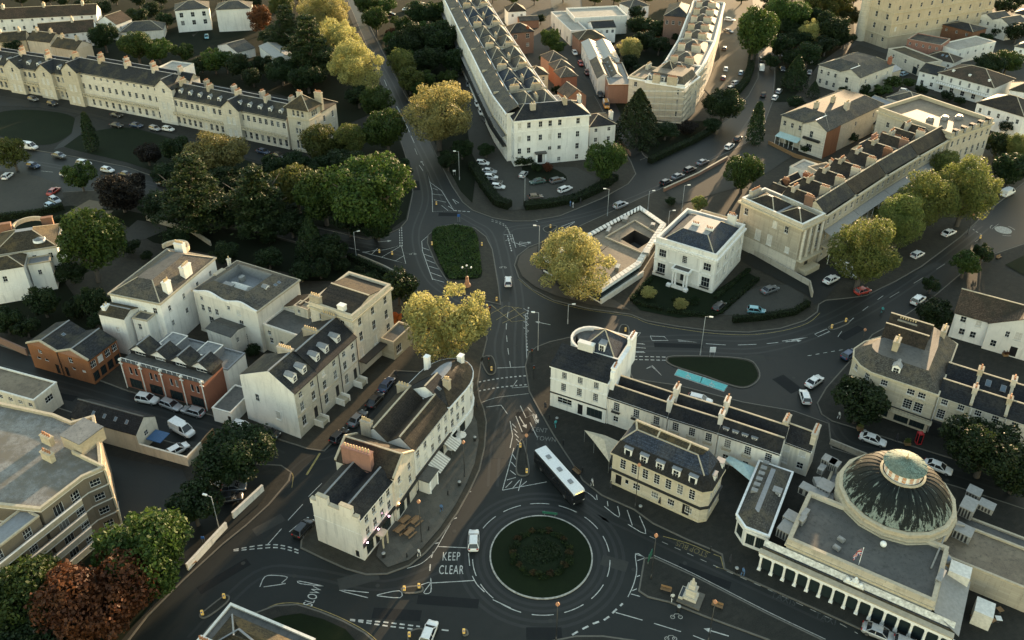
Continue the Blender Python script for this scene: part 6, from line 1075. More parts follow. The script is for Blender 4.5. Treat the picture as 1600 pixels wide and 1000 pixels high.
# ---- the stone crescent, left
def cres(lb, A, B, h, D, n, pav=(), dorm=0, top=False, roof='slate', extra=(), chim=4):
    b = Bld('stone_terrace', lb, A, B, h, 'terrace', 'blocks of the stone crescent'); L = b.L; P = [(0,0),(L,0),(L,D),(0,D)]
    f = row(L, n, 1.15, 1.9, h-3.0 if not top else h-5.6, 'a')+row(L, n, 1.1, 2.2, .9, 's')
    if top: f += row(L, n, .95, 1.0, h-1.7, 's')+row(L, n, 1.15, 1.9, h-9.0, 'a') if h > 13 else row(L, n, .95, 1.0, h-1.7, 's')
    b.rect(0, L, 0, D, h, 'stone_pale', f); b.gable(0, L, 0, D*.62, h, 3.4, roof, 'x', 1, .3, .1, 'stone', 'lead'); b.gable(0, L, D*.62, D, h-.5, 2.2, 'slate', 'x', 1, .0, .1, 'stone', 'lead'); b.band(P, h-.3, .3, .25, 'stonetrim', [0])
    m = M(); m.box(.3, L-.3, -1.1, -.02, 4.0, 4.2); [m.box(.3+i*1.2, .5+i*1.2, -1.08, -.9, 4.2, 5.0) for i in range(int((L-.6)/1.2))]; m.box(.3, L-.3, -1.1, -.9, 5.0, 5.12); m.obj('balcony', 'stonetrim', b.root)
    for x0 in pav:
        w = 7.0; b.rect(x0, x0+w, -1.3, .3, h+.4, 'stone_pale', [(w/2-1.9,w/2-.5,1.0,3.4,'b'),(w/2+.5,w/2+1.9,1.0,3.4,'b'),(w/2-1.7,w/2-.4,5.2,7.6,'b'),(w/2+.4,w/2+1.7,5.2,7.6,'b'),(w/2-.5,w/2+.5,h-1.3,h+.2,'s')]); b.gable(x0, x0+w, -1.3, 5.0, h+.4, 2.8, roof, 'y', 1, .3, .25, 'stone_pale', 'lead')
    for k in range(dorm): b.dormer(L*(k+.7)/(dorm+.4), 1.2, h+.8, 1.3, 1.3, 2.0, 0, 'zinc', 's')
    for k in range(chim): b.chimney(L*(k+.15)/chim, D*.33, h+2.6, 1.0, 2.2, 2.2, 5, 'stone', 'pot'); b.chimney(L*(k+.55)/chim, D*.8, h+1.2, 1.0, 1.8, 2.2, 4, 'stone', 'pot')
    return b
cres('left block of the stone crescent with white dormers, cut by photo edge', (-60,92), (100,117), 9.4, 13, 22, (22.0, 36.5), 10)
cres('tall middle block of the stone crescent without dormers', (100.5,109), (268,139), 12.0, 13, 16, (0.0, 41.0), 0, True)
b = cres('right block of the stone crescent with white dormers and low gable', (268.5,151), (447,187.5), 9.8, 12, 20, (21.5,), 11)
house('white flat-roofed rear wing behind the stone crescent', (267,118), (303,101), 11.5, 9, 'white', 'felt_pale', .5, [(2,.9,1.3,8,'s')], kind='flat', ridge='coping', name='rear_wing', cat='building')
b = Bld('stone_tower_house', 'stone corner tower house with pyramid roof at crescent end', (447,164.5), (481,170.5), 14.6, 'house', None, True); L = b.L; D = b.D(497,160,14.6)
b.rect(0, L, 0, D, 14.6, 'stone_pale', row(L, 3, .85, 1.9, 11.6, 's', 2.3)+[(L/2-.7,L/2+.6,9.0,10.0,'s')]+row(L, 3, .7, 1.8, 6.0, 's', 2.8)+row(L, 3, .8, 2.6, 1.2, 's', 2.6), row(D, 3, .85, 1.9, 11.6, 's', 1.9)+row(D, 1, .9, 1.6, 8.4, 's')+row(D, 2, .9, 2.4, 1.2, 's')); b.hip(0, L, 0, D, 14.7, 2.8, L/2*.99, D/2*.97, 'slate_moss', .7); b.band([(0,0),(L,0),(L,D),(0,D)], 10.8, .3, .2, 'stonetrim', name='string_course')
b.chimney(L*.92, D+.8, 15.0, 2.4, 1.0, 2.6, 5, 'stone', 'pot', 3); b.chimney(L*.05, D+.6, 14.2, 1.6, 1.0, 2.6, 4, 'stone', 'pot', 3)
b.rect(1.5, L-.5, D+.02, D+9, 11.6, 'stone_pale', (), row(9, 2, 1.0, 2.0, 7.6, 'a')+row(9, 2, 1.0, 2.2, 2.0, 's')); b.hip(1.5, L-.5, D+.02, D+9, 11.6, 2.2, 3.8, 3.8, 'slate_brown', .5)
# ---- right: houses above the long terrace
b = house('cream villa with front gable and striped verandah above long terrace', (1222,179.5), (1295,203), 9.0, (1346,152), 'stone_pale', 'slate_grey', 2.6, [(6,.95,1.6,5.9,'s')], [(3,.9,1.5,5.8,'s')], chim=((.45,.2,.9,1.0,1.6,2.2,4,'stone'),(.5,.45,.9,1.0,1.4,2.2,4,'stone'),(.8,.45,.6,1.2,1.8,2.6,4,'stone')), cap='slate_grey', ins=4.6)
L = b.L; b.rect(L*.52, L+.2, -1.4, .3, 9.0, 'stone_pale', [(2.6,3.7,5.5,7.6,'s'),(2.2,4.1,1.0,3.4,'c')]); b.gable(L*.52, L+.2, -1.4, 4, 9.0, 2.2, 'slate_grey', 'y', 1, .3, .25, 'stone_pale', 'trim')
m = M(); m.slab([(.3,-2.6,2.9),(L*.5,-2.6,2.9),(L*.5,-.02,3.7),(.3,-.02,3.7)], .08); m.obj('verandah_roof', 'awning_teal', b.root); [b.box('verandah_post', .4+i*1.6, .5+i*1.6, -2.5, -2.4, .1, 2.85, 'trim') for i in range(5)]; b.box('balcony', L*.58, L*.92, -2.2, -1.42, 4.8, 5.5, 'black_metal'); b.box('brick_side', L+.21, L+.26, -1.3, 6.5, .1, 8.9, 'brick_orange')
b = house('cream villa with pale flat-topped roof beside round dark tree', (1280,101), (1346,120), 7.8, (1391,99), 'stone_pale', 'slate_grey', 2.4, [(6,.95,1.5,4.8,'s'),(6,1,1.7,1.2,'s')], [(3,.9,1.5,4.6,'s')], cap='slate_grey', ins=4.8, chim=((.95,.9,.1,1.0,1.4,2.6,4,'brick_red','pot'),))
L = b.L; b.rect(L*.55, L+.2, -1.2, .3, 7.8, 'stone_pale', [(2.4,3.6,4.6,6.6,'s'),(2,4,.8,3,'c')]); b.gable(L*.55, L+.2, -1.2, 4, 7.8, 2.0, 'slate_grey', 'y', 1, .3, .25, 'stone_pale', 'trim')
house('small grey-roofed annex right of the cream villa', (1385,116), (1408,108), 4.5, 7, 'sand', 'lead', 1.2, kind='gx')
b = house('long white house with brown roof and black balcony', (1467,113.5), (1553,137), 6.8, (1582,122), 'white', 'tile_brown', 3.0, [(6,.8,1.6,4.4,'v'),(5,1.4,1.7,1.0,'s')], kind='hip', chim=((.2,.15,.2,.7,.7,1.0,0,'white'),(.5,.15,.2,.7,.7,1.0,0,'white'),(.85,.15,.2,.7,.7,1.0,0,'white'))); b.box('balcony', .5, b.L-.5, -1.6, -.02, 3.4, 3.6, 'white'); m = M(); [m.box(.6+i*.8,.66+i*.8,-1.55,-1.5,3.6,4.4) for i in range(int(b.L/.8)-1)]; m.box(.5, b.L-.5, -1.56, -1.48, 4.4, 4.46); m.obj('balcony_rail', 'black_metal', b.root)
house('lower white wing left of the long white house', (1437,110.5), (1466.5,118), 5.6, 8, 'white', 'slate', 2.0, [(2,.8,.9,3.8,'s'),(2,1.1,1.5,1.0,'s')], kind='gx')
b = Bld('mansion_block', 'very tall stone mansion block with brick flank at photo top', (1336,60), (1384,77), 0.0, 'building'); L = b.L; D = 60; P = [(0,0),(L,0),(L,D),(0,D)]
b.rect(0, L, 0, D, 21.0, 'sand', rows(L, [(3,1.2,2.0,16,'s'),(3,1.2,2.2,11.4,'s'),(3,1.2,2.2,6.8,'s'),(3,1.1,1.6,2.6,'s')]), rows(D, [(10,1.1,1.8,15.5,'s'),(10,1.1,1.8,11.2,'s'),(10,1.1,1.8,7.0,'s')])); b.hip(0, L, 0, D, 21, 2, L/2*.9, L/2*.9, 'slate', .4)
for z in (4.8, 9.8, 14.4): b.band(P, z, .35, .3, 'stonetrim', [0, 1, 3], 'string_course')
q = arc(2.6, 0, 2.2, 180, 360, 8); b.walls(q, .02, 20, 'stone_pale'); 
house('brick rear wing with slate roof below the mansion block', (1418,62), (1470,72), 6.6, 11, 'brick_red', 'slate_grey', .4, [(5,.8,1.1,4.8,'s')], kind='flat')
house('second brick rear wing with slate roof near photo top', (1473,38), (1520,50), 6.4, 10, 'brick_brown', 'slate', 1.4, [(3,.9,1.2,4.2,'s')])
house('low stone range with arched gateway below the mansion block', (1388,77), (1446,100), 5.4, 8, 'stone_pale', 'slate_moss', .4, [(3,1.0,1.5,2.8,'s'),(1,2.4,2.8,.2,'k',15)], kind='flat')
b = house('white low house with skylit hipped roof below brick wings', (1446,88), (1490,98), 4.6, 8, 'white', 'slate_brown', 1.8, [(3,.9,1.1,2.4,'s')]); [b.skylight((b.L*(.5+.15*k), 2.2, 5.7), (0,-.5,.85), .8, 1.2) for k in range(2)]
house('white house with glazed roof edge near photo top right', (1496,80), (1556,66), 5.4, 9, 'white', 'felt_pale', .4, [(5,1.0,1.0,3.2,'s')], kind='flat')
house('white terrace house with grey ridges at photo top right', (1528,24), (1575,38), 7.0, 11, 'white', 'slate_grey', 1.6, [(4,1,1.4,4.2,'s')], kind='gy2')
house('white house at top right photo corner', (1584,20), (1660,34), 7.0, 10, 'white', 'slate', 2.0, [(4,1,1.4,4.2,'s')])
house('white cottage beyond shrubs at right photo edge', (1586,72), (1650,84), 5.6, 8, 'white', 'slate_grey', 1.8, [(3,.9,1.1,3.4,'s')])
house('brown-roofed white house at right photo edge', (1527,160), (1600,182), 7.6, 13, 'white', 'slate_brown', 3.0, [(5,.9,1.5,4.6,'s')])
house('white corner house with hip roof right of brown-roofed house', (1578,140), (1650,152), 7.0, 9, 'white', 'slate_moss', 2.2, [(4,.9,1.4,4,'s')])
house('cream cottage with tripartite windows between villas and terrace', (1352,160), (1408,182), 4.6, 8, 'ivory', 'lead', 1.6, [(5,1.1,1.3,1.2,'s')], kind='gx')
house('taller cream cottage with grey hipped roof behind terrace', (1386,152), (1432,165), 5.8, 10, 'ivory', 'slate_grey', 2.0, [(3,1.1,1.4,2.6,'s')])
house('small dark-roofed outhouse behind long terrace', (1355,190), (1388,200), 3.4, 6, 'stone', 'slate_dark', 1.2, kind='gx')
# ---- the long stone terrace on the right
b = Bld('stone_terrace', 'stone end pavilion of the long terrace with cornice and sunken roofs', (1254.5,352), (1290,334.5), 13.4, 'terrace', 'blocks of the long stone terrace', True)
L, D = b.L, b.D(1172,304,13.4); P = [(0,0),(L,0),(L,D),(0,D)]
b.rect(0, L, 0, D, 12.6, 'stone_dirty', rows(L, [(3,1.1,2.0,9.4,'s'),(3,1.1,2.6,5.0,'g')])+[(L/2-.7,L/2+.7,.6,3.2,'d')], (), (), [(1.2,2.3,9.6,11.4,'s'),(D-4.5,D-3.4,9.6,11.4,'s'),(D*.55,D*.55+1.2,9.6,11.4,'b'),(D*.3,D*.3+1.6,4.6,7.4,'b'),(D*.5,D*.5+1.4,4.6,7.4,'b'),(D*.8,D*.8+1.2,4.8,6.4,'b')]); b.band(P, 12.2, .5, .6, 'stonetrim'); b.flat(P, 12.6, 1.0, 'lead', 'coping_white', .5, wmat='stone'); b.hip(1, L-1, 1, D*.45, 12.7, 1.8, 3, 3.0, 'slate_brown', 0); b.hip(1, L-1, D*.5, D-1, 12.7, 1.8, 3, 3.0, 'slate_brown', 0)
for k in range(4): m = M(); m.cyl((.9+k*(L-1.8)/3, -.3), .38, .32, 4.2, 12.1, 12); m.obj('column', 'stone_pale', b.root, True)
b.box('balcony', 0, L, -1.4, -.02, 3.9, 4.2, 'stonetrim'); b.box('porch_wall', L*.2, L*.8, -2.2, -.02, .1, 1.4, 'stonetrim'); b.chimney(L*.5, D-.4, 13, 3.4, 1.0, 1.6, 7, 'stone_dirty', 'pot', 1); b.band(P, .02, 4.0, .06, 'stone_pale', [3], 'plinth')
tv = [((1292,336.5),(1338,306),'stone block of long terrace next to the columned end pavilion'), ((1338.4,305.7),(1386,274.5),'second stone block of long terrace behind pollard trees'), ((1386.4,274.2),(1436,244.5),'third stone block of long terrace behind pollard trees'), ((1436.4,244.2),(1486,216),'fourth stone block of long terrace beside flat-roofed end')]
for i, (A, B, lb) in enumerate(tv):
    b = Bld('stone_terrace', lb, A, B, 13.0, 'terrace', 'blocks of the long stone terrace'); L = b.L; D = 12.5; n = max(4, int(L/2.6)); P = [(0,0),(L,0),(L,D),(0,D)]
    b.rect(0, L, 0, D, 13.0, 'stone', rows(L, [(n,1.0,1.7,10.2,'s'),(n,1.05,2.6,5.6,'g'),(n,1.0,2.2,1.4,'s')])); b.band(P, 12.6, .5, .5, 'stonetrim'); b.band(P, 9.2, .2, .2, 'stonetrim', [0], 'string_course'); b.gable(0, L, .4, D*.5, 13.1, 2.4, 'slate_brown' if i % 2 else 'slate', 'x', 1, 0, .0, 'stone', 'coping'); b.gable(0, L, D*.5, D, 12.6, 2.2, 'slate_brown', 'y', max(2, int(L/6)), 0, .0, 'stone', 'coping')
    m = M(); m.slab([(0,-2.2,8.2),(L,-2.2,8.2),(L,-.02,9.0),(0,-.02,9.0)], .1); m.obj('balcony_canopy', 'zinc', b.root); m = M(); m.box(0, L, -2.1, -.02, 4.6, 4.85); m.box(0, L, -2.1, -2.02, 4.85, 5.8); m.obj('balcony', 'stonetrim', b.root)
    for k in range(int(L/3)): m = M(); m.box(k*3+1, k*3+1.12, -2.1, -1.98, .1, 8.1); m.obj('balcony_post', 'trim', b.root)
    for k in range(2): b.chimney(L*(.02+.5*k), D*.4, 14.6, .8, 2.2, 1.5, 5, 'stone' if (k+i) % 3 else 'brick_brown', 'pot', 1.5); b.chimney(L*(.25+.5*k), D*.85, 14.0, 2.2, .9, 1.8, 5, 'stone_dirty', 'pot', 1.5)
b = Bld('stone_terrace', 'flat-roofed far end of the long terrace with black dormers', (1486.5,214), (1551,191), 14.0, 'terrace', 'blocks of the long stone terrace'); L = b.L; D = b.D(1452,148,14.0); D = max(D, 16); P = [(0,0),(L,0),(L,D),(0,D)]
b.rect(0, L, 0, D, 14.0, 'stone', rows(L, [(7,1.0,1.8,10.6,'s'),(7,1.05,2.4,6.2,'s'),(7,1,2,2,'s')]), (), (), row(D, 3, 1, 1.6, 10, 's')); b.band(P, 13.4, .5, .5, 'stonetrim'); b.flat(P, 14.0, 1.1, 'felt_brown', 'coping', .5)
for k in range(3): m = M(); m.box(-1,1,-.8,.8,0,.8); m.box(-.8,.8,-.6,.6,.801,1.2, 1); m.obj('roof_light', ['lead', 'zinc'], b.root, loc=(L*(.3+.2*k), D*(.45-.08*k), 14.04), rz=.2)
for k in range(5): b.dormer(L*(.1+.2*k), -.2, 14.1, 1.2, 1.5, 1.2, 0, 'slate_dark', 's', True, 'slate_dark')
# small buildings at the back of the terrace
house('white-walled back extension behind the terrace pavilion', (1234,262), (1262,272), 7.5, 7, 'ivory', 'felt_pale', .5, kind='flat')
house('dark pitched back extension of long terrace', (1210,288), (1240,300), 7.0, 8, 'stone', 'slate_dark', 1.6, kind='gy2', chim=((.8,.9,.5,2.0,.8,1.8,4,'brick_red','pot'),))
house('pale flat-topped back extension with dormers above terrace', (1300,255), (1340,272), 12.5, 9, 'stone', 'felt_pale', .4, [(3,.9,1.2,10.6,'s')], kind='flat')
for i, (A, B, h_, rf_, kd) in enumerate((((1196,300),(1216,308),6.5,'slate_brown','gx'), ((1262,262),(1284,274),9.0,'felt_brown','flat'), ((1284,268),(1306,280),10.5,'slate_grey','gy2'), ((1345,222),(1366,232),8.0,'slate_dark','gy'), ((1372,232),(1400,240),11.0,'slate_grey','gy2'), ((1400,210),(1430,220),10.0,'slate_brown','gy2'), ((1432,196),(1460,205),9.5,'slate_dark','gx'))):
    house(ORD7[i]+' small back extension from left along rear of long terrace', A, B, h_, 6.5, 'stone' if i % 2 else 'ivory', rf_, 1.6 if kd != 'flat' else .4, [(2,.8,1.2,h_-2.4,'s')], kind=kd, chim=((.5,.9,.5,1.8,.8,1.8,4,'stone' if i % 3 else 'brick_brown','pot'),), group='back extensions of the long terrace')
house('pitched back extension beside brick chimney above terrace', (1330,232), (1372,246), 9.5, 8, 'stone', 'slate_grey', 2.0, kind='gy2', chim=((.5,.5,.9,1.2,1.8,2.6,4,'brick_red','pot'),))
# ================================================================ trees, shrubs, hedges
leaf_mat('leaf_green', (.030,.060,.012), (.055,.085,.016)); leaf_mat('leaf_dark', (.014,.029,.009), (.024,.042,.012)); leaf_mat('leaf_gold', (.36,.325,.125), (.21,.215,.075), .5); leaf_mat('leaf_olive', (.062,.078,.018), (.10,.105,.026), .4)
leaf_mat('leaf_copper', (.075,.027,.012), (.105,.040,.015)); leaf_mat('leaf_purple', (.014,.011,.009), (.02,.016,.011)); leaf_mat('leaf_cedar', (.020,.036,.012), (.042,.058,.016)); leaf_mat('leaf_lime', (.11,.145,.036), (.19,.21,.065), .48); leaf_mat('leaf_orange', (.40,.12,.02), (.5,.2,.04)); leaf_mat('leaf_pink', (.15,.13,.05), (.11,.11,.035))
leaf_mat('bed_brown', (.06,.042,.018), (.05,.045,.02)); ground_mat('bark', (.06,.05,.04), (.08,.065,.05), (.04,.034,.028), .5, 4)
def leaf_cloud(pts, nrm, size, rng, jit=.7):
    """one small bent leaf spray (two triangles) at every point"""
    n = len(pts); N = nrm+rng.normal(0, jit, (n, 3)); N /= np.linalg.norm(N, axis=1)[:, None]+1e-9
    A = rng.normal(0, 1, (n, 3)); A -= (A*N).sum(1)[:, None]*N; A /= np.linalg.norm(A, axis=1)[:, None]+1e-9; B = np.cross(N, A)
    s = size*rng.uniform(.6, 1.35, (n, 1)); w = s*rng.uniform(.45, .8, (n, 1))
    V = np.stack([pts-A*s, pts+B*w-N*s*.15, pts+A*s, pts-B*w-N*s*.15], 1); return V.reshape(-1, 3)
def mesh_quads(name, V, mat):
    me = bpy.data.meshes.new(name); n = len(V)//4
    me.vertices.add(len(V)); me.vertices.foreach_set('co', V.astype(np.float32).ravel()); me.loops.add(n*4); me.loops.foreach_set('vertex_index', np.arange(n*4, dtype=np.int32))
    me.polygons.add(n); me.polygons.foreach_set('loop_start', np.arange(0, n*4, 4, dtype=np.int32)); me.update(calc_edges=True); me.materials.append(MATS[mat]); return me
def crown_round(r, rz, size, dens, rng, lobes=14, lo=.34, hi=.5, flat=.0):
    """crown as overlapping leafy lobes; centre at the origin"""
    C = []; 
    while len(C) < lobes:
        p = rng.uniform(-1, 1, 3)
        if np.linalg.norm(p) < 1: C.append(p*np.array([r*.68, r*.68, rz*.66]))
    Rl = list(r*rng.uniform(lo, hi, lobes))
    for _ in range(16):
        d = rng.normal(0, 1, 3); d[2] = abs(d[2])-.25; d /= np.linalg.norm(d); C.append(d*np.array([r, r, rz])*rng.uniform(.70, .86)); Rl.append(r*rng.uniform(.11, .2))
    C = np.array(C); P = []; N = []
    for c, q in zip(C, Rl):
        n = int(4*math.pi*q*q*dens); d = rng.normal(0, 1, (n, 3)); d /= np.linalg.norm(d, axis=1)[:, None]
        k = q*(1-.38*rng.random((n, 1))**1.6)*(1+.16*np.sin(d[:, :1]*5+c[0])*np.cos(d[:, 1:2]*6+c[1])); x = c+d*k*np.array([1, 1, min(1.15, rz/r)])
        P.append(x); N.append(d)
    P = np.concatenate(P); N = np.concatenate(N); keep = P[:, 2] > -rz*.95
    ins = np.zeros(len(P), bool)
    for c, q in zip(C, Rl): ins |= (np.linalg.norm((P-c)/np.array([1, 1, min(1.15, rz/r)]), axis=1) < q*.52)
    keep &= ~ins; return leaf_cloud(P[keep], N[keep], size, rng)
def crown_cedar(r, h, size, rng, tiers=9):
    P = []; N = []
    for t in range(tiers):
        z = -h*.5+h*(t+.3)/tiers; rr = r*(1-.72*(t/(tiers-1))**1.3)*rng.uniform(.85, 1.1); nb = int(9+rng.integers(0, 4))
        for k in range(nb):
            a = 2*math.pi*(k+rng.random())/nb; L = rr*rng.uniform(.7, 1.1); n = int(40*L); s = rng.random(n)**.7*L; sp = (.12+.30*s/L)*L*.62
            lat = rng.normal(0, .5, n)*sp; x = np.cos(a)*s-np.sin(a)*lat; y = np.sin(a)*s+np.cos(a)*lat; zz = z+.10*s-.03*s*s/max(L, 1)*3+rng.normal(0, .22, n)
            P.append(np.stack([x, y, zz], 1)); N.append(np.tile([[0, 0, 1.0]], (n, 1)))
    return leaf_cloud(np.concatenate(P), np.concatenate(N), size, rng, .5)
def crown_cone(r, h, size, rng, power=.8, dens=7):
    n = int(dens*math.pi*r*h*1.5); t = rng.random(n)**.75; a = rng.uniform(0, 2*math.pi, n); rr = r*np.minimum(1, ((1-t)*1.25)**power)*(1-.3*rng.random(n)**2)*(1+.13*np.sin(a*7+t*23)); P = np.stack([np.cos(a)*rr, np.sin(a)*rr, -h/2+h*t], 1)
    return leaf_cloud(P, np.stack([np.cos(a), np.sin(a), np.full(n, .5)], 1), size, rng)
def trunk_mesh(r, clear, top, rng, nl=7):
    m = M(); r0 = max(.16, r*.062); m.tube((0,0,-.1), (0,0,clear), r0*1.25, r0, 8); m.tube((0,0,clear-.02), (.1*r,0,top), r0, r0*.25, 7)
    for k in range(nl):
        a = 2*math.pi*(k+rng.random()*.6)/nl; z0 = clear+(top-clear)*rng.uniform(-.05, .45); L = r*rng.uniform(.5, .82); e = (math.cos(a)*L, math.sin(a)*L, z0+L*rng.uniform(.45, .95)); md = (e[0]*.5, e[1]*.5, z0+(e[2]-z0)*.42)
        m.tube((0,0,z0-.1), md, r0*.55, r0*.36, 6); m.tube(md, e, r0*.36, r0*.1, 5)
    return m.mesh('trunk', ['bark'], True)
_tp = {}
def tree_proto(kind, size, var):
    key = (kind, size, var)
    if key in _tp: return _tp[key]
    rng = np.random.default_rng(abs(hash(key)) % 2**31 if False else sum(ord(c)*(i+7) for i, c in enumerate(kind))*31+size*7+var); r = {0: 2.2, 1: 4.2, 2: 7.0, 3: 10.0}[size]; ls_ = {0: .16, 1: .22, 2: .27, 3: .31}[size]; dn = {0: 23, 1: 13, 2: 8.2, 3: 6.0}[size]
    if kind in ('green', 'dark', 'olive', 'copper', 'purple', 'orange', 'pink'): rz = r*.86; V = crown_round(r, rz, ls_, dn, rng, 26 if size > 1 else 15, .22, .48); clear = r*.22
    elif kind == 'gold': rz = r*.90; V = crown_round(r, rz, ls_*.72, dn*1.5, rng, 24, .27, .40); clear = r*.2
    elif kind == 'lime': rz = r*1.05; V = crown_round(r, rz, ls_*.72, dn*1.7, rng, 15, .36, .5); clear = r*.3
    elif kind == 'cedar': rz = r*.82; V = crown_cedar(r, rz*2, ls_*1.05, rng, 9 if size > 1 else 7); clear = r*.3
    elif kind == 'cone': rz = r*1.35; V = crown_cone(r, rz*2, ls_*1.25, rng, .75, 22 if size < 2 else 15); clear = r*.1
    elif kind == 'column': rz = r*2.6; V = crown_cone(r, rz*2, ls_*1.5, rng, .42, 26); clear = r*.2
    elif kind == 'shrub': rz = r*.72; V = crown_round(r, rz, ls_*.85, dn*1.2, rng, 9); clear = 0
    mat = 'leaf_'+{'cone': 'dark', 'column': 'dark', 'shrub': 'dark'}.get(kind, kind)
    V[:, 2] += clear+rz; _tp[key] = (mesh_quads('crown', V, mat), trunk_mesh(r, clear+.3*rz, clear+rz*1.5, rng) if kind != 'shrub' else None, r, rz, clear+rz); return _tp[key]
_tc = [0]
def tree(px, py, rpx, kind, label, hk=1.0, name=None, cat=None, group=None, leaf=None, hc=None):
    """px, py, rpx: middle and half width of the crown as surveyed; hk stretches the height"""
    rn = 0; h = 6.0
    for _ in range(4):
        h_ = h; r = rpx/pxm(px, py, h); size = 0 if r < 3.0 else 1 if r < 5.4 else 2 if r < 8.4 else 3
        _tc[0] += 0; var = int(px+py) % 2; c, t, pr, prz, ph = tree_proto(kind, size, var); k = r*1.1/pr; h = ph*k*hk
    p = G(px, py, h); nm = name or ('shrub' if kind == 'shrub' else 'tree'); o = empty(nm, (p.x, p.y, KERB), (px*7.3+py*3.1) % 6.28); tag(o, label, cat or nm, group); o.scale = (k, k, k*hk)
    cr = link('crown' if kind != 'shrub' else 'foliage', c, o)
    if leaf: cr.data = c; cr.material_slots[0].link = 'OBJECT'; cr.material_slots[0].material = MATS[leaf]
    if t: link('trunk', t, o)
    elif nm == 'shrub': m = M(); m.tube((0,0,-.1), (0,0,.6*pr), .1, .04, 6); m.obj('stem', 'bark', o)
    return o
